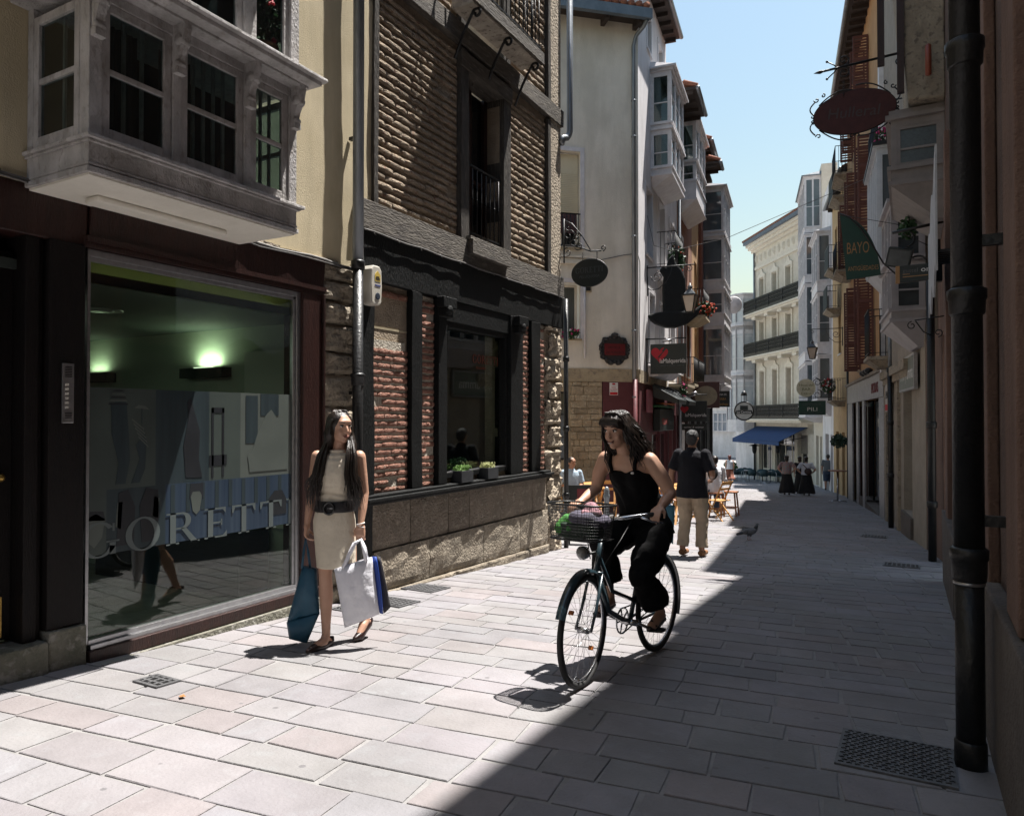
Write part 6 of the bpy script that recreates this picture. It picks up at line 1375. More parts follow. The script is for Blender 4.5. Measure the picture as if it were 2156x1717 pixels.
# ---- cream palace with iron balconies
K_ = F(-5.4, 48.4, -.549, .836, False)
m_lime = MATS['cream_limestone']
m_trim = mat('pale_limestone_trim', (.72, .67, .57), (.62, .57, .48), 5, .9, .5, 20)
pal = root('corner_palace', K_.p(4, -2, gz(52)), 'cream stone corner palace with three ranks of black iron balconies', 'building')
L_ = 8.5; ws_ = [.85, 2.95, 5.05, 7.15]; rows = [(2.2, 4.75), (6.0, 8.35), (9.2, 11.5)]
hol = [(t-.38, t+.38, z0, z1) for t in ws_ for z0, z1 in rows]
wall_cells(-.3, L_, 1.0, 12.3, hol, -.6, 0).build('wall', m_lime, pal, K_)
MB().box(-.3, L_, -3, -.6, 1, 14).box(-2.5, -.3, -3, -.3, -3, 13).build('wall_core', m_lime, pal, K_)
KP = lambda t, n, z: K_.p(t, n, z)
for t in ws_:
    for z0, z1 in rows:
        window(pal, K_, t-.36, t+.36, z0, z1, -.35, m_trim, m_curt2 if z0 > 3 else m_brown, 2, 1, .05, sill=False, trans=(.8,))
        su = MB().prism([(t-.56, z0+.001), (t-.40, z0), (t-.40, z1+.08), (t+.40, z1+.08), (t+.40, z0), (t+.56, z0), (t+.56, z1+.1), (t+.62, z1+.1), (t+.55, z1+.28), (t+.25, z1+.36), (t+.12, z1+.6), (t, z1+.72), (t-.12, z1+.6), (t-.25, z1+.36), (t-.55, z1+.28), (t-.62, z1+.1), (t-.56, z1+.1), (t-.56, z0)], lambda t, n, z: (t, n, z), 0, .09)
        su.build('carved_surround', m_trim, pal, K_)
MB().box(-.35, L_+.05, 0, .10, 12.3, 12.5).box(-.4, L_+.1, 0, .22, 13.6, 13.8).box(-.45, L_+.15, 0, .45, 13.8, 14.0).box(-.5, L_+.2, 0, .60, 14.0, 14.2).box(-.3, L_, -.6, 0, 12.3, 13.6).build('cornice', m_trim, pal, K_)
fz = [MB().ell(K_.p(-.0+.72*i, .02, 13.05), (.2, .05, .28), 8, 6) for i in range(12)]
multi('frieze_medallion', fz, m_trim, pal)
MB().box(-.55, L_+.25, .0, .78, 14.2, 14.45).build('gutter', mat('slate_blue_gutter', (.10, .13, .17), (.07, .09, .12), 5, .5), pal, K_)
for i in range(38): MB().tube([K_.p(-.45+.25*i, .8, 14.5), K_.p(-.45+.25*i, .2, 14.75)], .09, 6, tone=(.9, .95, 1)).build('roof_tile', m_tile, pal)
for k, (z, cont) in enumerate(((1.35, True), (5.85, False), (8.95, False))):
    sl_ = MB().box(-.25, L_-.1, 0, .95, z-.10, z).box(-.2, L_-.2, 0, .8, z-.24, z-.10)
    if not cont:
        for t in ws_: sl_.box(t-.3, t+.3, 0, .7, z-.45, z-.24)
    s_ = sl_.build('balcony_slab', m_trim, pal, K_)
    r_ = MB().box(-.2, L_-.15, .88, .92, z+.92, z+.97).box(-.2, L_-.15, .88, .92, z+.04, z+.2); r_.build('balcony_rail', m_black_iron, s_, K_)
    o = MB(); rr = random.Random(k)
    N = 62
    for i in range(N+1):
        t = -.18+(L_-.0)*i/N; o.bar((t, .9, z), (t, .9, z+.95), .036)
        if i < N:
            for zz in (.32, .56, .8): o.tube([K_.p(0, 0, 0)*0+Vector((t+.068+.05*math.cos(R(a)), .9, z+zz+.09*math.sin(R(a)))) for a in range(0, 360, 72)], .020, 3, closed=True)
    for t in (-.19, 2.0, 4.1, 6.2, 8.3): o.ell((t, .92, z+.3), (.05, .05, .2), 6, 5).ell((t, .92, z+.7), (.05, .05, .2), 6, 5)
    o.build('ornate_ironwork', m_black_iron, s_, K_, kind='stuff')
MB().cyl(K_.p(L_-.15, .1, -2.5), K_.p(L_-.15, .1, 13.9), .07, 8).build('downpipe', m_zinc, pal)
# ground floor
gf = [(-.3, .5), (1.9, 2.3), (5.2, 5.6), (7.9, 8.5)]
multi('stone_pier', [MB().box(a, c, -.6, .0, -3.6, 1.0) for a, c in gf], m_lime, pal, K_)
MB().box(-.3, 8.5, -.6, -.0, .4, 1.0).build('stone_lintel', m_lime, pal, K_)
for a, c in ((.5, 1.9), (2.3, 5.2), (5.6, 7.9)): window(pal, K_, a, c, -2.3, .4, -.3, m_trim, m_ironW, 3 if c-a > 2 else 1, 1, .10, 'cafe_window', False, trans=(.7,)); 
MB().box(.5, 7.9, -.6, -.1, -3.6, -2.3).build('stall_riser', m_lime, pal, K_)
MB().box(.55, 1.85, -.28, -.24, -.9, .3).build('roller_shutter', mat('dim_shutter', (.2, .19, .17)), pal, K_)
aw = root('blue_awning', K_.p(4, .9, -.3), 'wide deep blue canvas awning over the corner cafe terrace', 'awning')
m_blue = mat('blue_canvas', (.010, .045, .14), (.008, .036, .115), 6, .8, .3, 30, stretch=(1, 1, .2))
MB().hexa([(.5, .02, .80), (8.1, .02, .80), (8.1, 1.9, -.10), (.5, 1.9, -.10), (.5, .02, .83), (8.1, .02, .83), (8.1, 1.92, -.07), (.5, 1.92, -.07)]).build('canvas', m_blue, aw, K_)
MB().box(.5, 8.1, 1.88, 1.90, -.32, -.10).build('valance', m_blue, aw, K_)
multi('folding_arm', [MB().bar((t, .05, .2), (t, 1.85, -.15), .04) for t in (.7, 4.3, 7.9)], m_black_iron, aw, K_)
multi('support_post', [MB().cyl((t, 1.6, gz(K_.p(t, 1.6).y)), (t, 1.6, .0), .03, 8) for t in (1.0, 2.4, 3.6)], m_black_iron, aw, K_)
for t, lab in ((3.0, 'black patio heater lamp under the blue awning, nearer one'), (6.8, 'black patio heater lamp under the blue awning, farther one')):
    o = root('patio_heater', K_.p(t, .8, gz(K_.p(t, .8).y)), lab, 'patio heater', group='patio heaters under the awning'); g_ = gz(K_.p(t, .8).y)
    MB().cyl(K_.p(t, .8, g_), K_.p(t, .8, g_+2.0), .05, 8).build('pole', m_black_iron, o); MB().lathe(K_.p(t, .8, g_+1.9), [(.1, 0), (.16, .2), (.16, .5), (.42, .55), (.05, .65)], 12).build('heater_head', m_black_iron, o)
# white rounded galleries beyond the palace
far = root('curved_gallery_house', K_.p(10.5, -1, gz(57)), 'bright white rounded glazed galleries beyond the cream palace', 'building')
wall_cells(8.55, 12.5, -3.6, 10.8, [], -3, -.1).build('wall', m_whiteR, far, K_)
b = MB(); 
for (z0, z1) in ((1.3, 4.3), (5.0, 8.0), (8.6, 10.3)):
    pts = [(8.7, 0), (8.75, .75), (9.2, 1.15), (9.9, 1.25), (10.9, 1.2), (11.4, .8), (11.5, 0)]
    for (a, c), (d, e) in zip(pts, pts[1:]):
        p0, p1 = Vector((a, c, 0)), Vector((d, e, 0)); ln = (p1-p0).length; ux = (p1-p0)/ln; k = max(1, round(ln/.55))
        up = MB().add([(a, c, z0-.9), (d, e, z0-.9), (d, e, z0), (a, c, z0)], [(0, 1, 2, 3)]); b.v; b.add(up.v, up.f)
        b.add([(a, c, z1), (d, e, z1), (d, e, z1+.3), (a, c, z1+.3)], [(0, 1, 2, 3)])
        for i in range(k+1): q = p0+ux*(ln*i/k); b.box(q.x-.04, q.x+.04, q.y-.04, q.y+.04, z0, z1)
        for zz in (z0+.9, z1-.5): b.bar(p0+Vector((0, 0, zz)), p1+Vector((0, 0, zz)), .05, .05)
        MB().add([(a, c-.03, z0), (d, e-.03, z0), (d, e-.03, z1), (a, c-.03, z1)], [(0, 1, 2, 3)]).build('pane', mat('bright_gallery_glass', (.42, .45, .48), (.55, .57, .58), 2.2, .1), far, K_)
    pz = [(8.62, -.05), (8.65, .85), (9.15, 1.27), (9.9, 1.38), (10.95, 1.32), (11.5, .9), (11.6, 0)]
    k_ = len(pz); b.add([(x_, y_, z1+.3) for x_, y_ in pz]+[(x_, y_, z1+.42) for x_, y_ in pz], [tuple(range(k_))[::-1], tuple(range(k_, 2*k_))]+[(i, (i+1) % k_, k_+(i+1) % k_, k_+i) for i in range(k_)])
b.build('gallery_frame', m_whitew, far, K_)
# plaza buildings in the sun at the very end
pz_ = root('plaza_house', (-28, 100, -3.64), 'sunny white house with rows of glazed galleries on the far plaza', 'building')
Kz = F(-42, 100, 1, -.25, False); Kz.n = Vector((Kz.d.y, -Kz.d.x, 0))
wall_cells(0, 34, -3.7, 9, [], -4, 0).build('wall', m_whiteR, pz_, Kz)
gm = MATS['bright_gallery_glass']; wn = []
for zz in (-.2, 2.9, 6.0):
    fr_ = MB()
    for i in range(52):
        t = 1+.62*i; fr_.box(t-.05, t+.05, 0, .3, zz, zz+2.2)
    fr_.box(.9, 33, 0, .32, zz-.15, zz).box(.9, 33, 0, .32, zz+2.2, zz+2.35).box(.9, 33, .1, .3, zz+1.1, zz+1.2); g_ = fr_.build('gallery_frame', m_whitew, pz_, Kz, kind='stuff')
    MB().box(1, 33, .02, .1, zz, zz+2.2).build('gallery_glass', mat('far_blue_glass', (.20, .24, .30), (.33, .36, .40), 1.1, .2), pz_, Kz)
eave(pz_, Kz, -.5, 34.5, 9.1, .8, step=.5, tiles=False)
pr = root('plaza_house', (-45, 88, -3.64), 'low sunny house with red roof glimpsed between the tower and palace', 'building')
Kr = F(-44, 84, 1, -.1, False); Kr.n = Vector((Kr.d.y, -Kr.d.x, 0))
wall_cells(0, 14, -3.7, 5.2, [(2+3*i, 3+3*i, 1.5, 3.5) for i in range(4)], -3, 0).build('wall', m_cream, pr, Kr); eave(pr, Kr, -.4, 14.4, 5.2, .7, step=.5)
for k, (t, n, nm) in enumerate(((9.5, 4.2, 'small white parasol with blue trim on the far plaza'), (7.5, 7.5, 'pale square parasol farther back on the far plaza'))):
    p = K_.p(t+4, n); g_ = gz(min(65, p.y)); o = root('parasol', (p.x, p.y, g_), nm, 'parasol')
    MB().cyl((p.x, p.y, g_), (p.x, p.y, g_+2.6), .04, 8).build('pole', m_alu, o)
    MB().loft([(p.x, p.y, g_+2.3, 1.9, 1.9, .5), (p.x, p.y, g_+2.9, .05, .05, .5)], 4).build('canopy', m_whitew, o); MB().loft([(p.x, p.y, g_+2.05, 1.92, 1.92, .5), (p.x, p.y, g_+2.29, 1.92, 1.92, .5)], 4).build('blue_trim', m_blue, o)
plant('round green potted shrub at the edge of the cafe terrace', (-11.8, 55, gz(55)+.75), (.55, .55, .55), mat('fresh_green_leaf', (.06, .16, .03), (.04, .11, .025), 20, .6), m_red, 700, 0, .09, .05, 81, pot=(.3, .45))
# swinging black street decoration on a cross-street wire
dz = root('hanging_decoration', (-5.6, 19.05, 3.9), 'large black hanging street ornament with a wide curved hem on a cross street wire', 'decoration')
cD = Vector((-5.58, 19.0, -.36)); rtv = Vector((.8755, .483, 0)); m_bk = mat('black_cloth', (.006, .008, .009), (.01, .012, .013), 8, .95, .6, 40)
def Pd(u, n, z): return cD+rtv*u+Vector((-.483, .8755, 0))*n+Vector((0, 0, z))
body = [(-.24, 4.55), (-.26, 5.2), (-.22, 5.55), (-.33, 5.72), (-.26, 5.86), (-.16, 5.80), (-.08, 6.05), (.02, 6.16), (.08, 5.92), (.24, 5.74), (.34, 5.5), (.36, 5.2), (.30, 4.9), (.34, 4.55)]
bb = MB().prism(body, Pd, -.10, .10); bb.prism([(-.72, 4.50), (-.5, 4.56), (-.2, 4.62), (0, 4.62), (.36, 4.62), (.60, 4.68), (.80, 4.80), (.66, 4.50), (.40, 4.28), (.1, 4.18), (-.15, 4.18), (-.45, 4.28)], Pd, -.14, .14)
bb.build('black_body', m_bk, dz, bevel=.05)
MB().tube([CS.p(1.2, 0, 6.8), cD+Vector((-.5, 0, 6.45)), Pd(0, 0, 6.25), cD+Vector((1.4, .3, 6.5)), Rb.p(7.5, .0, 7.4)], .008, 5).build('wire', m_wire, dz)

# unseen houses continuing the street behind the camera, added to cut sky fill
bk = root('street_house', (-7, -14, .8), 'unseen plain rendered house continuing the left side of the street behind the viewer', 'building')
MB().box(-9, -4.6, -26, -6.02, -.2, 12.5).build('wall', m_cream, bk)
bk2 = root('street_house', (3, -14, .8), 'unseen plain rendered house continuing the right side of the street behind the viewer', 'building')
MB().box(.42, 5, -26, -6.02, -.2, 13.1).build('wall', m_rbrown2, bk2)
bk3 = root('street_house', (-2, -28, 1.5), 'unseen plain house added to close the street far behind the viewer', 'building')
MB().box(-9, 5, -32, -26.02, -.2, 14).build('wall', m_cream, bk3)
# ------------------------------------------------------------------ people
def soft(b, voxel, smooth=4, name='body'):
    """fuse overlapping volumes into one continuous skin"""
    me = b.mesh('tmp'); o = bpy.data.objects.new('tmp', me)
    rm = o.modifiers.new('r', 'REMESH'); rm.mode = 'VOXEL'; rm.voxel_size = voxel; rm.use_smooth_shade = True
    if smooth: sm_ = o.modifiers.new('s', 'SMOOTH'); sm_.iterations = smooth; sm_.factor = .5
    m2 = evaluated(o); bpy.data.objects.remove(o); bpy.data.meshes.remove(me)
    m2.name = name; return m2
def ripple(me, fn):
    ns = [v.normal.copy() for v in me.vertices]; cs = [v.co.copy() for v in me.vertices]; out = []
    for c, n in zip(cs, ns): c = c+n*fn(c); out += [c.x, c.y, c.z]
    me.vertices.foreach_set('co', out); me.update()
def put(name, me, m_, parent):
    o = bpy.data.objects.new(name, me); COL.objects.link(o); me.materials.append(m_); o.parent = parent
    me.transform(WM[parent.name].inverted()) if parent.name in WM else None
    WM[o.name] = WM[parent.name].copy(); return o
def limb(b, pts, rs, n=10):
    """tapered chain with round ends"""
    pts = [Vector(p) for p in pts]
    b.tube(pts, rs, n)
    for p, r in zip(pts, rs): b.ell(p, r*.99, n, 6)
m_skin = mat('warm_skin', (.50, .29, .20), (.44, .25, .17), 9, .5, .1, 200)
m_skin2 = mat('tanned_skin', (.34, .175, .11), (.30, .15, .092), 9, .5, .1, 200)
m_hair = mat('near_black_hair', (.012, .008, .006), (.022, .015, .011), 30, .32, .5, 120, stretch=(1, 1, .15))
m_lip = mat('lip_colour', (.24, .095, .08)); m_eye = mat('dark_eye', (.012, .009, .008), rough=.2); m_eyew = mat('eye_white', (.6, .57, .54), rough=.3); m_brow = mat('dark_brow', (.02, .012, .009))
def frame_of(fwd, up=(0, 0, 1)):
    y = Vector(fwd).normalized(); x = y.cross(Vector(up)).normalized(); z = x.cross(y).normalized()
    return Matrix(((x.x, y.x, z.x), (x.y, y.y, z.y), (x.z, y.z, z.z)))   # columns: right, forward, up
def head(b, c, fwd, s=1.0, up=(0, 0, 1), face=True):
    """adds skull, jaw, nose, ears to skin builder; c = head centre; returns transform"""
    Rm = frame_of(fwd, up); c = Vector(c); T = lambda x, y, z: c+Rm @ Vector((x*s, y*s, z*s))
    b.ell(T(0, -.005, .025), (.075*s, .092*s, .092*s), 16, 12, Rm)
    b.ell(T(0, .018, -.035), (.058*s, .068*s, .075*s), 14, 10, Rm); b.ell(T(0, .052, -.088), (.026*s, .028*s, .022*s), 10, 8, Rm)
    for q in (-1, 1):
        b.ell(T(q*.036, .055, -.028), (.022*s, .022*s, .024*s), 8, 6, Rm); b.ell(T(q*.076, -.008, -.008), (.012*s, .018*s, .031*s), 8, 6, Rm)
    b.tube([T(0, .078, .022), T(0, .094, -.004), T(0, .103, -.024), T(0, .082, -.034)], [.008*s, .010*s, .014*s, .011*s], 8)
    b.ell(T(0, .074, .042), (.05*s, .018*s, .020*s), 10, 6, Rm); b.ell(T(0, .078, -.060), (.022*s, .014*s, .013*s), 8, 6, Rm)
    return T, Rm
def face(par, T, Rm, s=1.0, smile=False):
    for q in (-1, 1):
        MB().ell(T(q*.031, .074, .012), (.0145*s, .009*s, .0075*s), 10, 8, Rm).build('eye', m_eyew, par)
        MB().ell(T(q*.031+.002, .0825, .012), (.0058*s, .004*s, .0058*s), 8, 6, Rm).build('iris', m_eye, par)
        MB().tube([T(q*.048, .070, .018), T(q*.031, .082, .0215), T(q*.016, .080, .017)], .0022*s, 6).build('eyelash', m_brow, par)
        MB().tube([T(q*.052, .072, .034), T(q*.034, .086, .041), T(q*.014, .088, .036)], [.002*s, .0045*s, .003*s], 6).build('eyebrow', m_brow, par)
    k = .008 if smile else 0
    MB().tube([T(-.026, .080, -.056+k), T(-.010, .0945, -.0575), T(0, .096, -.059), T(.010, .0945, -.0575), T(.026, .080, -.056+k)], [.0015*s, .0035*s, .0032*s, .0035*s, .0015*s], 8).tube([T(-.020, .082, -.063+k), T(0, .0945, -.068), T(.020, .082, -.063+k)], [.0015*s, .0042*s, .0015*s], 8).build('lips', m_lip, par)
    if smile: MB().ell(T(0, .0935, -.0625), (.016*s, .004*s, .0035*s), 8, 5, Rm).build('teeth', m_white, par)
def hand(b, wrist, d, pn, s=1.0, curl_=.5, side=1, grip=None):
    """palm and five fingers; d = direction wrist->fingers, pn = palm normal (curl direction)"""
    w_ = Vector(wrist); d = Vector(d).normalized(); pn = (Vector(pn)-d*Vector(pn).dot(d)).normalized(); x = d.cross(pn)*side
    b.tube([w_, w_+d*.03*s], [.024*s, .027*s], 10)
    for i in range(4):
        off = (i-1.5)*.019*s; b.tube([w_+x*off*.6+d*.01*s, w_+x*off+d*.085*s], [.016*s, .0125*s], 8)
    L4 = (.075, .083, .078, .060)
    for i in range(4):
        off = (i-1.5)*.0195*s; p = w_+x*off+d*.085*s; dd = d.copy(); pts = [p]; rs = [.0092*s]
        for k in range(3):
            a = curl_*(.75+.45*k)*1.1; dd = (dd*math.cos(a)+pn*math.sin(a)).normalized() if True else dd; pn2 = pn
            seg = L4[i]*s*(.42, .32, .26)[k]; p = p+dd*seg; pts.append(p); rs.append(.0088*s-.0009*s*k)
            pn_new = (pn-dd*pn.dot(dd)); 
        b.tube(pts, rs, 8)
        for q, r in zip(pts, rs): b.ell(q, r, 8, 5)
    t0 = w_-x*.024*s+d*.025*s; t1 = t0-x*.022*s+d*.028*s+pn*.012*s; t2 = t1+d*.028*s-x*.004*s+pn*.016*s*(1+curl_); b.tube([t0, t1, t2], [.013*s, .011*s, .009*s], 8); b.ell(t1, .011*s, 8, 5).ell(t2, .009*s, 8, 5)
def strands(rnd, n, start, path, r, jit, nseg=7):
    """hair strands: start(i)->Vector, path(p0,u,rnd tuple)->Vector"""
    b = MB()
    for i in range(n):
        p0, k = start(i); pts = [path(p0, k, u/nseg) for u in range(nseg+1)]
        b.tube(pts, [r*(1-.75*(u/nseg)**2) for u in range(nseg+1)], 5)
    return b

# ===== woman with shopping bags ==================================================
gw = gz(4.0)+.012
wp = root('person', (-3.60, 4.02, gw), 'woman with long dark hair in a beige dress and wide black belt carrying bags', 'person')
cf = Vector((.483, -.8755, 0)).normalized()      # towards the camera
rt_ = Vector((.8755, .483, 0))                   # picture right
C0 = Vector((-3.565, 3.98, gw))-rt_*.085
def W(u, v, z): return C0+rt_*((u-.03)*.87+.03)+cf*v+Vector((0, 0, z))      # u picture-right, v towards viewer, z up
# figure walks towards picture left / viewer; torso slightly turned, face turned to picture right
sk = MB()
neck = W(.045, .02, 1.40)
sk.tube([W(.04, .0, 1.34), W(.05, .02, 1.47)], [.052, .044], 12)
ft = (Vector((.55, .80, 0)).x*rt_+Vector((.55, .80, 0)).y*cf).normalized()
T, Rm = head(sk, W(.055, .035, 1.545), rt_*.70+cf*.71+Vector((0, 0, -.03)), 1.0)
# torso
sk.loft([(*W(.0, 0, .80), .142, .11, YAW), (*W(.0, 0, .95), .134, .105, YAW), (*W(.01, 0, 1.05), .102, .08, YAW), (*W(.02, 0, 1.2), .117, .098, YAW), (*W(.03, 0, 1.33), .143, .082, YAW), (*W(.035, 0, 1.385), .09, .06, YAW)], 18)
sL, sR = W(-.145, -.01, 1.335), W(.205, .0, 1.335)     # picture-left / picture-right shoulder
eL, eR = W(-.20, -.04, 1.07), W(.245, -.01, 1.07); wL, wR = W(-.225, -.0, .85), W(.235, .07, .86)
limb(sk, [sL, (sL+eL)/2, eL, (eL+wL)/2, wL], [.047, .041, .034, .032, .022]); limb(sk, [sR, (sR+eR)/2, eR, (eR+wR)/2, wR], [.047, .041, .034, .032, .022])
hand(sk, wR, W(.235, .09, .76)-wR, cf*-1, .95, .85, 1); hand(sk, wL, W(-.23, .01, .76)-wL, rt_, .95, .9, 1)
# legs
hL, hR = W(-.06, 0, .82), W(.085, 0, .82)
kL, kR = W(-.055, .06, .50), W(.13, -.02, .48); aL, aR = W(-.035, .10, .085), W(.225, -.18, .12)
limb(sk, [hL, (hL+kL)/2, kL, kL+(aL-kL)*.35+cf*-.015, aL+(kL-aL)*.18, aL], [.078, .066, .047, .050, .033, .030], 12)
limb(sk, [hR, (hR+kR)/2, kR, kR+(aR-kR)*.35+cf*-.02, aR+(kR-aR)*.18, aR], [.078, .066, .047, .050, .032, .029], 12)
fLd = (rt_*-.45+cf*.9).normalized(); fRd = (rt_*-.45+cf*.9).normalized()
aL0 = W(-.035, .10, 0); sk.tube([aL, W(-.045, .13, .05), aL0+fLd*.16+Vector((0, 0, .025))], [.032, .034, .026], 10); sk.ell(aL0+fLd*-.025+Vector((0, 0, .035)), .030, 10, 6)
tR = W(.19, -.08, .03); sk.tube([aR, (aR+tR)/2+Vector((0, 0, .012)), tR], [.031, .034, .028], 10); sk.ell(aR+Vector((0, 0, -.03))-fRd*.02, .028, 10, 6)
put('body', soft(sk, .0075, 3), m_skin, wp); face(wp, T, Rm)
# shoes
m_shoe = mat('dark_brown_flat_shoe', (.022, .010, .009), (.016, .008, .008), 9, .3)
b = MB().tube([aL0-fLd*.045+Vector((0, 0, .028)), aL0+fLd*.05+Vector((0, 0, .020)), aL0+fLd*.13+Vector((0, 0, .024)), aL0+fLd*.195+Vector((0, 0, .02))], [.030, .036, .038, .016], 12).tube([aL0-fLd*.05+Vector((0, 0, .03)), aL0-fLd*.055+Vector((0, 0, .065))], [.027, .020], 10)
put('shoe', soft(b, .006, 2), m_shoe, wp)
b = MB().tube([aR-fRd*.035+Vector((0, 0, -.035)), (aR+tR)/2+Vector((0, 0, -.022)), tR+Vector((0, 0, -.008)), tR+fRd*.06+Vector((0, 0, -.012))], [.030, .036, .036, .016], 12).tube([aR-fRd*.045+Vector((0, 0, -.03)), aR-fRd*.05+Vector((0, 0, .0))], [.026, .018], 10)
put('shoe', soft(b, .006, 2), m_shoe, wp)
# dress
m_dress = mat('beige_jersey', (.66, .59, .47), (.60, .53, .42), 7, .85, .6, 30)
d = MB(); n_ = 40
prof = [(.020, .555, .160, .150), (.018, .60, .160, .148), (.012, .70, .166, .140), (.005, .80, .172, .125), (.0, .88, .170, .122), (.003, .95, .156, .112), (.006, 1.0, .138, .10), (.01, 1.04, .128, .095), (.013, 1.09, .126, .095), (.018, 1.16, .133, .108), (.02, 1.22, .140, .115), (.025, 1.28, .146, .105), (.03, 1.33, .130, .088), (.033, 1.365, .085, .070), (.036, 1.385, .066, .062)]
vs = []; rows_ = []
zs = []
for i in range(len(prof)-1):
    for k in range(4): zs.append((i+k/4))
zs.append(len(prof)-1)
for q in zs:
    i = min(int(q), len(prof)-2); f = q-i; a = [prof[i][k]*(1-f)+prof[i+1][k]*f for k in range(4)]; ring_ = []
    for k in range(n_):
        th = 2*math.pi*k/n_; c_, s_ = math.cos(th), math.sin(th); fold = 0
        if .98 < a[1] < 1.17: fold = .0065*math.sin((a[1]-1.0)*150+2.2*math.sin(th*2+1))*max(0, 1-abs(a[1]-1.08)/.09)
        if 1.30 < a[1]: fold = .006*math.sin((a[1]-1.3)*170)
        fold += .004*noise.noise(Vector((c_*3, s_*3, a[1]*6)))
        p = W(a[0], .012*(1 if a[1] > 1.1 else 0), a[1])+rt_*((a[2]*.88+fold)*c_)+cf*((a[3]+fold)*s_); ring_.append(len(vs)); vs.append(p)
    rows_.append(ring_)
fs = [(rows_[i][k], rows_[i][(k+1) % n_], rows_[i+1][(k+1) % n_], rows_[i+1][k]) for i in range(len(rows_)-1) for k in range(n_)]+[tuple(rows_[0])]
d.add(vs, fs, smooth=True); dress = d.build('dress', m_dress, wp)
MB().tube([W(.036+.072*math.cos(R(a)), .012+.066*math.sin(R(a)), 1.365+.015*math.cos(R(a*2))-.022*max(0, math.sin(R(a)))) for a in range(0, 360, 20)], .013, 8, closed=True).build('cowl_collar', m_dress, wp)
MB().loft([(*W(.004, 0, .945), .144, .118, YAW), (*W(.005, 0, .955), .148, .122, YAW), (*W(.007, 0, 1.015), .131, .112, YAW), (*W(.008, 0, 1.022), .128, .108, YAW)], 32).build('belt', mat('black_elastic_belt', (.010, .009, .010), (.016, .014, .015), 30, .6, .6, 90), wp)
bc = W(-.01, .124, .978); 
MB().tube([bc+rt_*.036*math.cos(R(a))+Vector((0, 0, .040*math.sin(R(a)))) for a in range(0, 360, 20)], .010, 8, closed=True).build('buckle', mat('black_buckle', (.012, .012, .012), rough=.2), wp)
MB().box(-.004, .004, -.003, .003, -.0, .008).build  # no-op
b = MB().tube([bc+rt_*-.01, bc+rt_*.04+cf*.004], .004, 6); b.build('buckle_pin', m_alu, wp)
MB().tube([wR+Vector((0, 0, .005))+rt_*.027*math.cos(R(a))+cf*.027*math.sin(R(a))+Vector((0, 0, .006*math.cos(R(a)))) for a in range(0, 360, 30)], .004, 6, closed=True).tube([wR+Vector((0, 0, -.012))+rt_*.029*math.cos(R(a))+cf*.028*math.sin(R(a))-Vector((0, 0, .010*math.cos(R(a)))) for a in range(0, 360, 30)], .003, 6, closed=True).build('bracelet', m_white, wp)
# hair
hc = W(.055, .035, 1.545); rh = random.Random(3)
cap = MB(); cap.ell(T(0, -.020, .036), (.088, .098, .090), 20, 14, Rm); cap.ell(T(0, -.055, -.02), (.084, .06, .10), 16, 12, Rm); cap.ell(T(-.066, -.01, .0), (.03, .06, .085), 12, 10, Rm); cap.ell(T(.064, -.022, -.0), (.028, .05, .085), 12, 10, Rm)
cap.loft([(*(W(.01, -.115, 1.0)), .05, .02, YAW), (*(W(.02, -.125, 1.15)), .12, .03, YAW), (*(W(.03, -.115, 1.3)), .13, .035, YAW), (*(W(.04, -.085, 1.40)), .10, .04, YAW), (*(W(.05, -.05, 1.5)), .075, .05, YAW)], 14)
for sd_ in (-1, 1):
    cap.tube([T(-sd_*.070, .0, .03), T(-sd_*.078, -.01, -.04), W(.05+sd_*.092, .01, 1.42), W(.045+sd_*.108, .045, 1.34), W(.035+sd_*.118, .065, 1.22), W(.035+sd_*.125, .07, 1.1)], [.030, .038, .040, .038, .032, .010], 10)
put('hair', soft(cap, .009, 3), m_hair, wp)
b = MB()
for i in range(250):
    sd_ = 1 if i % 2 else -1; fx_ = -sd_*(.080+rh.uniform(-.006, .008)); k = rh.random()
    top = T(-sd_*rh.uniform(.0, .03), -.02+rh.uniform(-.03, .05), .126); s1 = T(fx_, .012+rh.uniform(-.05, .02), .045); s2 = T(fx_*1.16, -.005+rh.uniform(-.05, .02), -.05)
    u0 = .05+sd_*(.078+.042*k); vf = rh.uniform(.055, .125) if sd_ > 0 else rh.uniform(-.0, .12)
    s3 = W(u0, vf*.55, 1.43); s4 = W(.045+sd_*(.080+.080*k), vf*.95, 1.345); s5 = W(.035+sd_*(.085+.095*k), vf+.02, 1.22)
    end_z = rh.uniform(.94, 1.16); e_ = sd_*(.085+.115*k+(.03*rh.random() if sd_ > 0 else .045*rh.random()))
    s6 = W(.03+e_+rh.uniform(-.012, .012), vf+.015, (end_z+1.22)/2); s7 = W(.03+e_*1.06+rh.uniform(-.025, .025), vf+rh.uniform(-.02, .03), end_z)
    r_ = rh.uniform(.0035, .0066); b.tube([top, s1, s2, s3, s4, s5, s6, s7], [r_*.8, r_, r_, r_, r_, r_*.85, r_*.6, .0008], 5)
b.build('hair_strands', m_hair, wp)
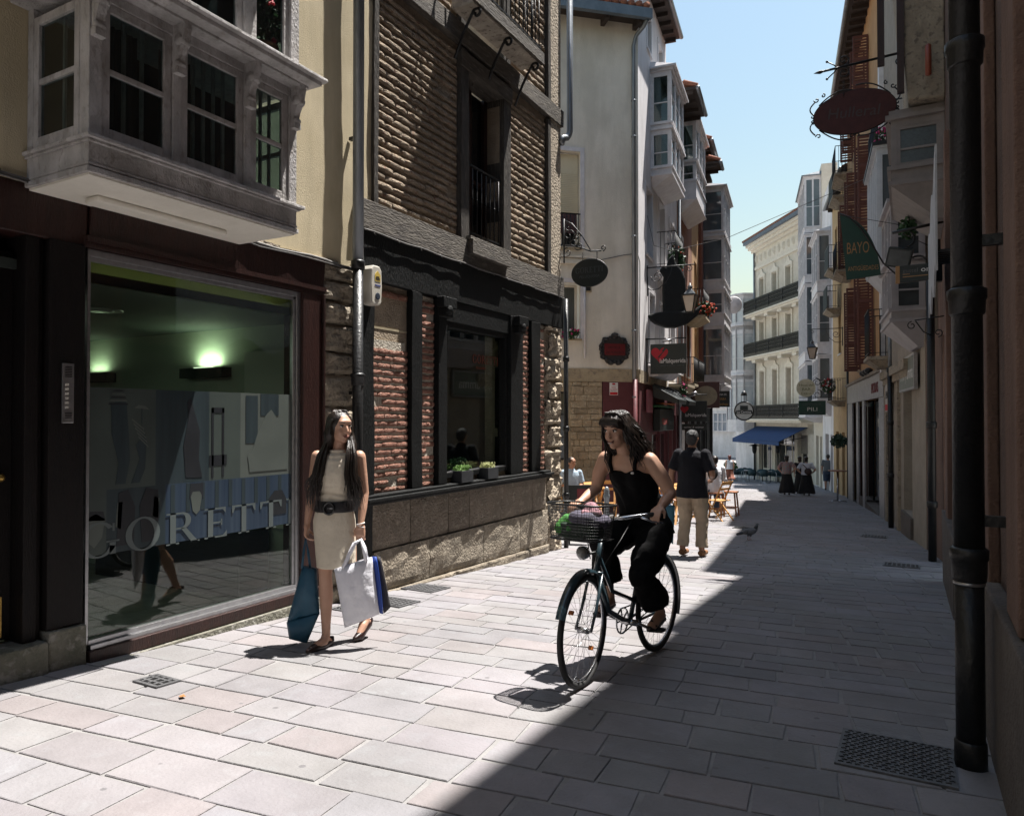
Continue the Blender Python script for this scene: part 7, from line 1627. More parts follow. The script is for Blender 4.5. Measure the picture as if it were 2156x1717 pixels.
# bags: each hangs from a hand
def bag_sheet(P4, th, m_, par, nm, wr=.01, seg=10):
    """cloth panel between 4 corners (tl,tr,br,bl) bulging"""
    tl, tr, br_, bl = [Vector(p) for p in P4]; nrm = (tr-tl).cross(bl-tl).normalized(); b = MB(); vs = []
    for sgn in (1, -1):
        for i in range(seg+1):
            for k in range(seg+1):
                u, v_ = i/seg, k/seg; p = tl*(1-u)*(1-v_)+tr*u*(1-v_)+br_*u*v_+bl*(1-u)*v_
                bul = th*math.sin(math.pi*min(1, max(0, u)))**.5*(.25+.75*math.sin(math.pi*min(1, .15+v_*.85)))
                vs.append(p+nrm*sgn*(bul+.002)+nrm*wr*noise.noise(Vector((u*4, v_*4, sgn*3+p.x*3)))*math.sin(math.pi*u))
    m1 = (seg+1)**2
    for o in (0, m1):
        b.f += [(o+i*(seg+1)+k, o+(i+1)*(seg+1)+k, o+(i+1)*(seg+1)+k+1, o+i*(seg+1)+k+1) for i in range(seg) for k in range(seg)]
    rim = [(i, 0) for i in range(seg+1)]+[(seg, k) for k in range(1, seg+1)]+[(i, seg) for i in range(seg-1, -1, -1)]+[(0, k) for k in range(seg-1, 0, -1)]
    ri = [i*(seg+1)+k for i, k in rim]; b.f += [(ri[i], ri[(i+1) % len(ri)], m1+ri[(i+1) % len(ri)], m1+ri[i]) for i in range(len(ri))]
    b.v = [Vector(v) for v in vs]; b.tone = [(1, 1, 1)]*len(b.f); b.sm = [True]*len(b.f)
    return b.build(nm, m_, par)
m_wbag = mat('white_nonwoven_bag', (.72, .72, .76), (.64, .64, .69), 8, .7, 1.2, 14); m_bbag = mat('petrol_blue_bag', (.012, .075, .13), (.010, .06, .105), 6, .55, 1.0, 12); m_cobalt = mat('cobalt_band', (.01, .05, .30), (.01, .04, .24), 6, .6)
hR_ = W(.238, .115, .75); hL_ = W(-.228, .03, .75)
wb = root('shopping_bag', W(.25, .12, .30), 'white cloth shopping bag with cobalt blue and dark side panels held by the woman', 'shopping bag')
bag_sheet((W(.045, .16, .56), W(.335, .10, .635), W(.395, .10, .235), W(.13, .16, .155)), .045, m_wbag, wb, 'bag_body', .02)
bag_sheet((W(.335, .085, .635), W(.36, .065, .63), W(.42, .07, .225), W(.395, .085, .235)), .03, m_cobalt, wb, 'blue_panel', .005)
bag_sheet((W(.361, .05, .63), W(.38, .02, .62), W(.47, .02, .265), W(.421, .05, .225)), .02, mat('charcoal_panel', (.03, .028, .035)), wb, 'dark_panel', .005)
for vv in (.165, .125):
    MB().tube([W(.115, vv, .565), W(.16, vv-.01, .66), W(.20, vv-.02, .735), W(.245, .10, .755), W(.275, vv-.03, .70), W(.295, vv-.03, .61)], .013, 6).build('handle', m_wbag, wb)
bb_ = root('shopping_bag', W(-.28, .04, .15), 'petrol blue paper shopping bag held at the side by the woman in beige', 'shopping bag')
bag_sheet((W(-.245, .05, .56), W(-.13, .05, .54), W(-.10, .06, .22), W(-.365, .07, .16)), .06, m_bbag, bb_, 'bag_body', .012)
bag_sheet((W(-.365, .075, .168), W(-.10, .065, .228), W(-.19, .10, .03), W(-.335, .10, .06)), .045, m_bbag, bb_, 'bag_base', .004)
MB().tube([W(-.24, .08, .55), W(-.235, .05, .66), hL_, W(-.21, .02, .66), W(-.18, .05, .54)], .009, 6).build('handle', m_bbag, bb_)
# ------------------------------------------------------------------ bicycle and rider
G1 = Vector((-1.74, 4.02, 0)); G2 = Vector((-1.61, 5.07, 0)); G1.z, G2.z = gz(G1.y)+.012, gz(G2.y)+.012
bf = (G1-G2); WBS = bf.length; bf.normalize(); bsd = Vector((-bf.y, bf.x, 0)).normalized(); bu = bsd.cross(bf)*-1
if bu.z < 0: bu = -bu
bsd = bf.cross(bu).normalized()                  # rider's right
def Bk(f, s, z): return G2+bf*f+bsd*s+bu*z         # f forward from rear contact, s to rider's right, z up
RW = .335
m_tyre = mat('black_rubber', (.012, .012, .013), (.02, .02, .02), 30, .75); m_chrome = mat('chrome', (.55, .56, .58), (.45, .46, .48), 20, .22, metal=.95); m_frame = mat('dark_teal_frame', (.018, .035, .045), (.015, .03, .038), 10, .28, coat=.6)
bike = root('bicycle', (G1+G2)/2, 'dark city bicycle with front wire basket and mudguards ridden towards the viewer', 'bicycle')
def wheel(f, steer=0.0):
    c = Bk(f, 0, RW); ax = bsd.copy(); fw_ = bf.copy()
    if steer: q = Matrix.Rotation(steer, 3, bu); ax = q @ ax; fw_ = q @ fw_
    rg = lambda r, a, s=0: c+fw_*(r*math.cos(a))+bu*(r*math.sin(a))+ax*s
    wl = MB().tube([rg(RW-.018, 2*math.pi*i/48) for i in range(48)], .0185, 10, closed=True).build('wheel', m_tyre, bike)
    MB().tube([rg(RW-.042, 2*math.pi*i/48) for i in range(48)], .0095, 8, closed=True).build('rim', m_chrome, wl)
    MB().cyl(c-ax*.035, c+ax*.035, .018, 12).cyl(c-ax*.055, c+ax*.055, .007, 8).build('hub', m_chrome, wl)
    sp = []
    for i in range(32):
        a = 2*math.pi*i/32; s_ = .025 if i % 2 else -.025; sp.append(MB().cyl(rg(.018, a+(.9 if i % 4 < 2 else -.9), s_), rg(RW-.045, a), .0011, 4))
    multi('spoke', sp, m_chrome, wl)
    for k in (0, 1): MB().box(-.03, .03, -.004, .004, -.010, .010).build
    for a in (.7, 3.9):
        q = MB().bar(rg(.20, a-.06, .012), rg(.20, a+.06, .012), .012, .03, up=ax); q.build('spoke_reflector', mat('amber_reflector', (.55, .16, .03), rough=.3), wl)
    return c, rg
rc, rrg = wheel(0.0); fc, frg = wheel(WBS, 0.10)
# mudguards
for rg, a0, a1 in ((frg, 20, 170), (rrg, 10, 200)):
    q = MB(); N = 24; vs = []
    for i in range(N+1):
        a = R(a0+(a1-a0)*i/N)
        for s_, r in ((-.030, .000), (-.022, .014), (0, .020), (.022, .014), (.030, 0)): vs.append(rg(RW+.012+r, a, s_))
    q.add(vs, [(i*5+k, i*5+k+1, i*5+6+k, i*5+5+k) for i in range(N) for k in range(4)], smooth=True); q.build('mudguard', m_frame, bike)
bb0 = Bk(.44, 0, .28); ht = Bk(WBS-.20, 0, .86); hb = Bk(WBS-.14, 0, .66); st_ = Bk(.27, 0, .72)
fr_ = MB().tube([ht, hb], .019, 10).tube([hb, Bk(.74, 0, .40), Bk(.56, 0, .32), bb0], .018, 10).tube([Bk(WBS-.17, 0, .76), Bk(.70, 0, .52), Bk(.40, 0, .42)], .014, 10).tube([bb0, st_], .016, 10)
for s_ in (-.05, .05): fr_.tube([bb0+bsd*s_*.6, Bk(.2, s_, .30), rc+bsd*s_], .009, 8).tube([Bk(.32, s_*.4, .60), Bk(.15, s_, .45), rc+bsd*s_], .008, 8)
fr_.build('frame', m_frame, bike)
fk = MB()
for s_ in (-.05, .05): fk.tube([hb+bsd*s_*.9, Bk(WBS-.06, s_, .45), fc+bsd*s_*1.05], .010, 8)
fk.tube([hb-bsd*.05, hb+bsd*.05], .014, 8).build('fork', m_frame, bike)
MB().tube([st_, Bk(.245, 0, .82)], .013, 10).build('seat_post', m_chrome, bike)
MB().loft([(*Bk(.20, 0, .83), .085, .12, 0), (*Bk(.20, 0, .86), .10, .13, 0), (*Bk(.21, 0, .885), .08, .11, 0)], 16).build('saddle', mat('black_saddle', (.012, .011, .011), rough=.5), bike)
stem = Bk(WBS-.235, 0, .99)
MB().tube([ht, stem], .013, 10).build('stem', m_chrome, bike)
hbR, hbL = Bk(.62, .285, 1.03), Bk(.62, -.285, 1.03)
MB().tube([hbL, Bk(.76, -.25, 1.03), Bk(WBS-.24, -.10, 1.0), stem, Bk(WBS-.24, .10, 1.0), Bk(.76, .25, 1.03), hbR], .011, 10).build('handlebar', m_chrome, bike)
for s_, p in ((1, hbR), (-1, hbL)):
    MB().tube([p, Bk(.745, s_*.258, 1.03)], .016, 10).build('grip', m_tyre, bike); MB().tube([Bk(.79, s_*.235, 1.015), Bk(.74, s_*.285, .99), Bk(.66, s_*.32, .985)], .0065, 6).build('brake_lever', m_chrome, bike)
MB().tube([Bk(WBS-.22, .02, .80), Bk(WBS-.16, .03, .78), Bk(WBS-.10, .03, .78)], .008, 6).build('lamp_bracket', m_black_iron, bike)
lc = Bk(WBS-.03, .04, .79)
q = MB().tube([lc-bf*.06, lc-bf*.03, lc], [.018, .040, .043], 16); q.build('headlight', m_chrome, bike); MB().ell(lc, (.036, .036, .036), 12, 8).build('headlight_glass', mat('lamp_glass_grey', (.3, .3, .3), rough=.15), bike)
MB().tube([Bk(.55, -.05, 1.4)-Vector((0, 0, .42)), Bk(.80, -.10, .86), Bk(WBS-.16, -.05, .72)], .004, 6).tube([Bk(.80, .22, 1.0), Bk(.88, .1, .9), Bk(WBS-.15, .05, .74)], .004, 6).build('brake_cable', m_black_iron, bike)
# crank: rider's left pedal back and low, right pedal forward
ca_ = R(20); cv = bf*math.cos(ca_)+bu*math.sin(ca_)
pR, pL = bb0+bsd*.07+cv*.165, bb0-bsd*.07-cv*.165
MB().tube([bb0+bsd*.06, pR], .011, 8).build('crank', m_chrome, bike); MB().tube([bb0-bsd*.06, pL], .011, 8).build('crank', m_chrome, bike)
MB().cyl(bb0-bsd*.06, bb0+bsd*.06, .022, 12).build('bottom_bracket', m_chrome, bike)
q = MB().tube([bb0+bsd*.055+bf*.085*math.cos(2*math.pi*i/28)+bu*.085*math.sin(2*math.pi*i/28) for i in range(28)], .006, 6, closed=True)
for i in range(5): a = 2*math.pi*i/5; q.tube([bb0+bsd*.055, bb0+bsd*.055+bf*.083*math.cos(a)+bu*.083*math.sin(a)], .006, 5)
q.build('chainring', m_chrome, bike)
MB().tube([bb0+bsd*.05+bu*.085, rc+bsd*.05+bu*.04, rc+bsd*.05-bf*.04, rc+bsd*.05-bu*.04, bb0+bsd*.05-bu*.085], .005, 6).build('chain', m_black_iron, bike)
for p, s_ in ((pR, 1), (pL, -1)):
    q = MB(); q.hexa([p+bsd*(s_*.02+x)+bf*y+bu*z for z in (-.010, .010) for x, y in ((-0.0, -.04), (s_*.085, -.04), (s_*.085, .04), (0.0, .04))]); q.build('pedal', m_tyre, bike)
# wire basket
bc0 = Bk(WBS+.06, 0, .89); bw, bl, bh = .165, .13, .205
def Bs(x, y, z): k = 1+.16*z/bh; return bc0+bsd*(x*k)+bf*(y*k)+bu*z
ba = MB()
for z in (0, bh): ba.tube([Bs(bw*math.copysign(abs(math.cos(R(a)))**.5, math.cos(R(a))), bl*math.copysign(abs(math.sin(R(a)))**.5, math.sin(R(a))), z) for a in range(0, 360, 15)], .0065, 6, closed=True)
bask = ba.build('basket', m_black_iron, bike)
q = MB()
for i in range(1, 12):
    z = bh*i/12; q.tube([Bs(bw*math.copysign(abs(math.cos(R(a)))**.5, math.cos(R(a))), bl*math.copysign(abs(math.sin(R(a)))**.5, math.sin(R(a))), z) for a in range(0, 360, 20)], .0015, 4, closed=True)
for a in range(0, 360, 6):
    x, y = bw*math.copysign(abs(math.cos(R(a)))**.5, math.cos(R(a))), bl*math.copysign(abs(math.sin(R(a)))**.5, math.sin(R(a))); q.tube([Bs(x, y, 0), Bs(x, y, bh)], .0013, 4)
for i in range(-8, 9): q.tube([Bs(bw*i/8.5, -bl, 0), Bs(bw*i/8.5, bl, 0)], .0015, 4)
q.build('wire_mesh', m_black_iron, bask, kind='stuff')
# things in the basket
it = root('cloth_bag', Bs(.05, 0, .02), 'bright green cloth bag lying in the bicycle basket', 'bag'); q = MB()
for i in range(9): rr = random.Random(i); q.ell(Bs(rr.uniform(.0, .095), rr.uniform(-.05, .06), .075+rr.uniform(-.02, .04)), (.052, .055, .045), 10, 7)
put('cloth', soft(q, .009, 2), mat('green_cloth', (.07, .26, .045), (.03, .14, .03), 16, .85, 1.0, 20), it)
it = root('jacket', Bs(-.06, 0, .02), 'folded grey violet jacket with patterned scarf in the bicycle basket', 'jacket'); q = MB()
for i in range(9): rr = random.Random(i+20); q.ell(Bs(rr.uniform(-.12, .0), rr.uniform(-.06, .06), (.095)+rr.uniform(-.03, .04)), (.058, .06, .045), 10, 7)
put('cloth', soft(q, .009, 2), mat('grey_violet_cloth', (.10, .09, .13), (.07, .065, .09), 12, .9, 1.0, 20), it); q = MB()
for i in range(6): rr = random.Random(i+40); q.ell(Bs(rr.uniform(-.10, -.0), rr.uniform(-.05, .05), .17+rr.uniform(-.02, .03)), (.045, .045, .03), 10, 7)
put('scarf', soft(q, .008, 2), mat('pink_pattern_cloth', (.42, .22, .25), (.06, .03, .04), 60, .9), it)
it = root('handbag', Bs(0, 0, .01), 'dark green and black bag filling the bottom of the bicycle basket', 'bag'); q = MB()
q.loft([(*Bs(0, 0, .008), .135, .105, math.atan2(bsd.y, bsd.x)), (*Bs(0, 0, .10), .14, .11, math.atan2(bsd.y, bsd.x))], 16, p=3); put('bag_body', soft(q, .009, 3), mat('dark_green_bag', (.01, .035, .015), (.012, .014, .014), 10, .7), it)

# ---- rider
def Bq(f, s_, z): k = max(0, z-.93)/.5; return Bk(f+.125*k, s_+.035*k, z-.035*k)
rp_ = root('person', Bq(.25, 0, 0), 'smiling woman with wavy dark hair in black dungarees riding the bicycle', 'person')
rs = MB()
pel = Bq(.22, 0, .93); che = Bq(.33, 0, 1.32); nk = Bq(.37, .0, 1.46)
shR, shL = Bq(.35, .165, 1.40), Bq(.35, -.165, 1.40)
yaw_b = math.atan2(bsd.y, bsd.x)
def ring(c, rx, ry): return (c.x, c.y, c.z, rx, ry, yaw_b)
rs.loft([ring(pel, .17, .13), ring(Bq(.25, 0, 1.05), .15, .12), ring(Bq(.28, 0, 1.15), .14, .11), ring(Bq(.31, 0, 1.25), .155, .125), ring(Bq(.34, 0, 1.36), .165, .10), ring(Bq(.355, 0, 1.43), .10, .07)], 18)
rs.tube([Bq(.355, 0, 1.40), Bq(.385, .0, 1.53)], [.056, .050], 12)
fdir = (cf*.74-rt_*.66+Vector((0, 0, -.16)))          # looks towards picture left
T2, Rm2 = head(rs, Bq(.40, .015, 1.605), fdir, 1.06)
elR, elL = Bq(.40, .255, 1.17), Bq(.37, -.285, 1.17); wrR, wrL = Bk(.655, .275, 1.075), Bk(.60, -.275, 1.07)
limb(rs, [shR, (shR+elR)/2+bsd*.012, elR, (elR+wrR)/2, wrR], [.056, .052, .042, .038, .026]); limb(rs, [shL, (shL+elL)/2-bsd*.012, elL, (elL+wrL)/2, wrL], [.056, .052, .042, .038, .026])
hand(rs, wrR, bf*.9-Vector((0, 0, .22))+bsd*.1, Vector((0, 0, -1)), 1.0, .75, 1); hand(rs, wrL, bf*.9-Vector((0, 0, .22))-bsd*.1, Vector((0, 0, -1)), 1.0, .75, -1)
hpR, hpL = Bq(.22, .09, .90), Bq(.22, -.09, .90)
ftR, ftL = pR+bsd*.045+Vector((0, 0, .03)), pL-bsd*.045+Vector((0, 0, .03))
anR, anL = ftR-bf*.09+Vector((0, 0, .07)), ftL-bf*.09+Vector((0, 0, .075))
knR, knL = Bq(.63, .12, .80), Bq(.55, -.13, .62)
for hp, kn, an_, ft_ in ((hpR, knR, anR, ftR), (hpL, knL, anL, ftL)):
    limb(rs, [hp, (hp+kn)/2, kn, kn+(an_-kn)*.35-bf*.02, an_+(kn-an_)*.2, an_], [.09, .08, .056, .055, .036, .033], 12)
    rs.tube([an_-bf*.03+Vector((0, 0, -.03)), an_+bf*.03+Vector((0, 0, -.025)), ft_+bf*.05+Vector((0, 0, .0)), ft_+bf*.09], [.030, .035, .034, .018], 10)
put('body', soft(rs, .0085, 3), m_skin, rp_); face(rp_, T2, Rm2, 1.06, True)
for ft_, an_ in ((ftR, anR), (ftL, anL)):
    q = MB().tube([an_-bf*.045+Vector((0, 0, -.052)), ft_+bf*.02+Vector((0, 0, -.02)), ft_+bf*.10+Vector((0, 0, -.012))], [.022, .028, .020], 10).tube([ft_+bsd*.033+bf*.05, ft_+bf*.05+Vector((0, 0, .036)), ft_-bsd*.033+bf*.05], .008, 6)
    q.build('sandal', m_shoe, rp_)
m_blk = mat('black_viscose', (.004, .004, .0045), (.006, .006, .0065), 6, .9, .8, 18, spec=.15)
q = MB(); q.loft([ring(Bq(.20, 0, .86), .20, .17), ring(pel, .19, .155), ring(Bq(.25, 0, 1.05), .168, .142), ring(Bq(.28, 0, 1.15), .158, .13), ring(Bq(.31, 0, 1.25), .172, .148), ring(Bq(.325, 0, 1.305), .166, .135), ring(Bq(.33, 0, 1.322), .140, .118)], 20)
def wide(hp, kn, an_):
    low = kn+(an_-kn)*.66; mid = kn+(an_-kn)*.3
    for p, r in ((hp, .12), ((hp*.66+kn*.34), .118), (hp*.33+kn*.67, .112), (kn, .094), (mid, .088)): q.ell(p, r, 12, 8)
    q.tube([hp, kn, mid, low], [.12, .092, .090, .104], 16)
wide(hpR, knR, anR); wide(hpL, knL, anL)
me_ = soft(q, .010, 3, 'dungarees'); 
ripple(me_, lambda v: .017*noise.noise(Vector((v.x*13, v.y*13, v.z*3.5)))+.006*noise.noise(Vector((v.x*30, v.y*30, v.z*12))))
put('dungarees', me_, m_blk, rp_)
q = MB()
for s_ in (1, -1): q.tube([Bq(.445, s_*.085, 1.30), Bq(.435, s_*.092, 1.37), Bq(.385, s_*.10, 1.445), Bq(.32, s_*.095, 1.44), Bq(.26, s_*.07, 1.32)], .012, 6)
multi('strap', [q], m_blk, rp_)
MB().box(-.012, .012, -.012, .012, -.006, .006).build
q = MB(); q.ell(Bq(.455, -.075, 1.305), (.014, .008, .008), 8, 5); q.build('strap_button', m_white, rp_)
# wavy hair blowing to picture right
rh = random.Random(9); q = MB()
q.ell(T2(0, -.022, .038), (.094, .104, .092), 18, 12, Rm2); q.ell(T2(0, .006, .052), (.085, .090, .078), 16, 10, Rm2); q.ell(T2(0, -.07, -.03), (.088, .06, .10), 14, 10, Rm2)
q.ell(T2(-.07, -.02, -.02), (.03, .06, .08), 10, 8, Rm2); q.ell(T2(.07, -.02, -.02), (.03, .055, .08), 10, 8, Rm2); q.ell(Bq(.32, -.04, 1.47), (.11, .06, .09), 12, 8)
put('hair', soft(q, .009, 3), m_hair, rp_)
q = MB()
for i in range(260):
    th = rh.uniform(0, 2*math.pi); c_, s_ = math.cos(th), math.sin(th)
    p0 = T2(rh.uniform(-.04, .04), rh.uniform(-.05, .06), .125); sx = rh.choice((-1, 1)); bk_ = rh.uniform(-.10, .035)
    p1 = T2(sx*.088, bk_, .04); ln = rh.uniform(.18, .34); wv = rh.uniform(.010, .022); ph = rh.uniform(0, 6.28); pts = [p0, (p0+p1)/2+Vector((0, 0, .02)), p1]; cur = p1
    drift = rh.uniform(.0, .10)
    for k in range(1, 9):
        cur = cur+Vector((0, 0, -ln/8))+rt_*(drift/6+wv*.8*math.sin(ph+k*1.7))-fdir.normalized()*(.004)+cf*wv*.4*math.cos(ph+k*1.5); pts.append(cur)
    r_ = rh.uniform(.003, .0058); q.tube(pts, [r_]*8+[r_*.7, r_*.45, .001], 5)
for i in range(46):
    x = -.055+.11*i/45; q.tube([T2(x*.5, .03, .118), T2(x*1.1, .082, .088), T2(x*1.25, .092, .062), T2(x*1.3, .090, .048+.012*math.sin(i*2.3))], [.004, .0045, .004, .001], 5)
for i in range(14):
    p0 = T2(-.09, -.05, rh.uniform(-.08, .05)); q.tube([p0, p0+rt_*.06+Vector((0, 0, -.04)), p0+rt_*rh.uniform(.10, .16)+Vector((0, 0, rh.uniform(-.12, -.04)))], [.0035, .002, .0008], 4)
q.build('hair_strands', m_hair, rp_)
# ------------------------------------------------------------------ passers-by
def figure(lab, x, y, fd, h, top, bottom, hairm, skin=None, kind='trousers', stride=.22, arms='down', vox=.016, build_=1.0, seat=None, lean=0.0, sleeves='short', hairlen=0, shoes=None, headdir=None, waist_m=None, armL=None, armR=None, longskirt=.12):
    skin = skin or m_skin; s = h/1.72; g_ = gz(y)+.012; fd = Vector(fd).normalized(); rr_ = fd.cross(Vector((0, 0, 1))).normalized()
    o = root('person', (x, y, g_), lab, 'person'); base = Vector((x, y, g_))
    dz_ = -(.86*s-seat) if seat else 0
    P = lambda f, r, z: base+fd*(f+lean*max(0, z-.9))*s+rr_*r*s*build_+Vector((0, 0, z*s+dz_))
    yw = math.atan2(rr_.y, rr_.x)
    Rg = lambda f, r, z, a, c: (*P(f, r, z), a*s*build_, c*s*build_, yw)
    b = MB(); shR, shL = P(0, .175, 1.40), P(0, -.175, 1.40)
    if arms == 'down': eR, wR_, eL, wL_ = P(-.03, .225, 1.12), P(.05, .235, .88), P(-.03, -.225, 1.12), P(.05, -.235, .88)
    elif arms == 'hips': eR, wR_, eL, wL_ = P(-.05, .32, 1.15), P(.06, .20, 1.0), P(-.05, -.32, 1.15), P(.06, -.20, 1.0)
    elif arms == 'front': eR, wR_, eL, wL_ = P(.02, .23, 1.14), P(.26, .12, 1.12), P(.02, -.23, 1.14), P(.26, -.12, 1.12)
    if armR: eR, wR_ = P(*armR[0]), P(*armR[1])
    if armL: eL, wL_ = P(*armL[0]), P(*armL[1])
    k_ = s*build_
    limb(b, [shR, (shR+eR)/2, eR, (eR+wR_)/2, wR_], [.055*k_, .048*k_, .040*k_, .037*k_, .026*k_], 8); limb(b, [shL, (shL+eL)/2, eL, (eL+wL_)/2, wL_], [.055*k_, .048*k_, .040*k_, .037*k_, .026*k_], 8)
    for w_, e_, sd_ in ((wR_, eR, 1), (wL_, eL, -1)): hand(b, w_, (w_-e_)+Vector((0, 0, -.02)), fd*.3-rr_*sd_, s, .8, sd_)
    b.loft([Rg(0, 0, .85, .16, .12), Rg(0, 0, 1.02, .14, .11), Rg(0, 0, 1.2, .16, .12), Rg(0, 0, 1.36, .165, .10), Rg(0, 0, 1.43, .09, .07)], 14)
    b.tube([P(0, 0, 1.40), P(.02, 0, 1.52)], [.058*s, .054*s], 10)
    hd = headdir if headdir is not None else fd; T_, R_m = head(b, P(.03, 0, 1.60), Vector(hd), s)
    if seat: hp, kn, an_ = [(0, q*.10, .86) for q in (1, -1)], [(.42, q*.13, .88) for q in (1, -1)], [(.44, q*.13, .86-seat/s+.09) for q in (1, -1)]
    else: hp, kn, an_ = [(0, .09, .90), (0, -.09, .90)], [(stride*.5+.05, .095, .49), (-stride*.25+.04, -.095, .49)], [(stride*.7, .10, .09), (-stride*.8, -.10, .09+stride*.18)]
    legs = []
    for a, c, e in zip(hp, kn, an_):
        a, c, e = P(*a), P(*c), P(*e); legs.append((a, c, e)); limb(b, [a, (a+c)/2, c, c+(e-c)*.35-fd*.02, e], [.09*k_, .078*k_, .058*k_, .056*k_, .038*k_], 10)
        b.tube([e-fd*.03*s-Vector((0, 0, .04*s)), e+fd*.06*s-Vector((0, 0, .045*s)), e+fd*.15*s-Vector((0, 0, .06*s))], [.036*s, .038*s, .03*s], 8)
    put('body', soft(b, vox, 2), skin, o)
    # top
    t = MB(); zt = 1.435
    t.loft([Rg(0, 0, .80 if kind == 'trousers' else .93, .205, .165), Rg(0, 0, .95, .196, .155), Rg(0, 0, 1.08, .178, .145), Rg(0, 0, 1.22, .178, .14), Rg(0, 0, 1.34, .195, .125), Rg(0, 0, 1.41, .15, .10), Rg(0, 0, zt, .085, .075)], 16)
    if sleeves != 'none':
        f_ = .62 if sleeves == 'short' else .97
        for a, e, w_, in ((shR, eR, wR_), (shL, eL, wL_)):
            if sleeves == 'short': t.tube([a, a+(e-a)*.45, a+(e-a)*.85], [.068*k_, .068*k_, .070*k_], 10); t.ell(a-(a-base).cross(Vector((0,0,1))).normalized()*0+Vector((0, 0, -.012)), .070*k_, 10, 6)
            else: t.tube([a, e, e+(w_-e)*.95], [.078*k_, .062*k_, .050*k_], 10); t.ell(a, .082*k_, 10, 6); t.ell(e, .062*k_, 8, 5)
    if sleeves == 'short' and kind == 'trousers': t.loft([Rg(0, 0, 1.42, .082, .076), Rg(.0, 0, 1.475, .068, .066)], 12)
    me = soft(t, vox*.9, 3)
    ripple(me, lambda v: (.008*noise.noise(Vector((v.x*11, v.y*11, v.z*7)))))
    put('shirt', me, top, o)
    q = MB()
    if kind in ('trousers', 'shorts'):
        q.loft([Rg(0, 0, .80, .175, .135), Rg(0, 0, .93, .170, .130), Rg(0, 0, 1.0, .150, .12)], 14)
        for a, c, e in legs:
            end = c+(e-c)*(.92 if kind == 'trousers' else .12); m2 = c+(e-c)*.5
            if kind == 'trousers': q.tube([a, (a+c)/2, c, m2, end], [.112*k_, .102*k_, .080*k_, .076*k_, .078*k_], 12)
            else: q.tube([a, (a+c)/2, end], [.115*k_, .11*k_, .098*k_], 12)
            q.ell(a, .11*k_, 10, 6)
        me = soft(q, vox*.9, 2)
        ripple(me, lambda v: (.012*noise.noise(Vector((v.x*8, v.y*8, v.z*13)))))
        put('trousers' if kind == 'trousers' else 'shorts', me, bottom, o)
    else:
        N = 36; rows_ = [(1.0, .145, .12), (.92, .18, .145), (.7, .21, .19), (.45, .25, .24), (longskirt+.1, .29, .28), (longskirt, .30, .29)]; vs = []
        for z, a, c in rows_:
            for k in range(N):
                th = 2*math.pi*k/N; fo = 1+.09*math.sin(th*9+z*4)*max(0, (1-z)); vs.append(P(c*math.sin(th)*fo-.05*(1-z), a*math.cos(th)*fo, z+.02*math.sin(th*3)*(1-z)))
        q.add(vs, [(i*N+k, i*N+(k+1) % N, (i+1)*N+(k+1) % N, (i+1)*N+k) for i in range(len(rows_)-1) for k in range(N)]+[tuple(range(N))], smooth=True); q.build('skirt', bottom, o)
    hq = MB(); hq.ell(T_(0, -.022, .034), (.086*s, .096*s, .086*s), 16, 12, R_m); hq.ell(T_(0, -.055, -.015), (.078*s, .05*s, .085*s), 12, 10, R_m)
    if hairlen: hq.ell(T_(0, -.06, -.06), (.085*s, .05*s, .09*s), 12, 8, R_m).ell(T_(0, -.02, .05), (.10*s, .10*s, .08*s), 12, 8, R_m)
    me = soft(hq, .010, 1); rd = random.Random(int(x*100) % 97)
    ripple(me, lambda v: (.007*noise.noise(v*45)+.004*noise.noise(v*110)))
    put('hair', me, hairm, o)
    sm_ = shoes or m_shoe
    for a, c, e in legs: put('shoe', soft(MB().tube([e-fd*.05*s-Vector((0, 0, .045*s)), e+fd*.05*s-Vector((0, 0, .052*s)), e+fd*.19*s-Vector((0, 0, .062*s))], [.042*s, .046*s, .032*s], 10), .012, 1), sm_, o)
    return o, P, wL_, wR_, T_
m_polo = mat('dark_navy_polo', (.008, .008, .011), (.012, .012, .016), 7, .85, .6, 20, spec=.25); m_khaki = mat('khaki_cotton', (.40, .31, .22), (.33, .255, .18), 6, .9, 1.4, 14); m_tan = mat('tan_suede', (.26, .12, .05), (.2, .09, .04), 20, .85)
m_greyhair = mat('grey_flecked_hair', (.010, .009, .009), (.035, .035, .037), 160, .6, .8, 120)
away = Vector((.09, 1, 0))
o, P, wL_, wR_, T_ = figure('man seen from behind in dark polo shirt and khaki trousers carrying a blue bag', -2.74, 10.28, away, 1.80, m_polo, m_khaki, m_greyhair, m_skin2, stride=.10, vox=.011, build_=1.08, shoes=m_tan, armR=((-.02, .27, 1.13), (.20, .20, 1.05)), armL=((-.03, -.26, 1.13), (-.0, -.27, .86)))
mb_ = root('shopping_bag', (wL_.x, wL_.y, gz(10.3)+.4), 'dark teal carrier bag hanging from the left hand of the man walking away', 'shopping bag')
w0 = wL_+Vector((0, 0, -.10)); ax_ = away.normalized(); sd2 = ax_.cross(Vector((0, 0, 1)))
bag_sheet((w0+sd2*-.13+Vector((0, 0, -.10)), w0+sd2*.05+Vector((0, 0, -.10)), w0+sd2*.02+Vector((0, 0, -.66)), w0+sd2*-.24+Vector((0, 0, -.50))), .04, mat('bright_petrol_bag', (.012, .09, .14), (.010, .07, .11), 6, .6), mb_, 'bag_body', .01)
MB().tube([w0+sd2*-.10+Vector((0, 0, -.12)), w0+Vector((0, 0, .03)), w0+sd2*.03+Vector((0, 0, -.12))], .008, 6).build('handle', m_blkx if False else m_black_iron, mb_)
sb = root('shoulder_bag', P(.12, .30, .95), 'small dark bag tucked under the right arm of the man walking away', 'shoulder bag')
q = MB(); q.ell(P(.16, .22, 1.13), (.07, .12, .10), 12, 8); put('bag_body', soft(q, .01, 1), m_polo, sb)
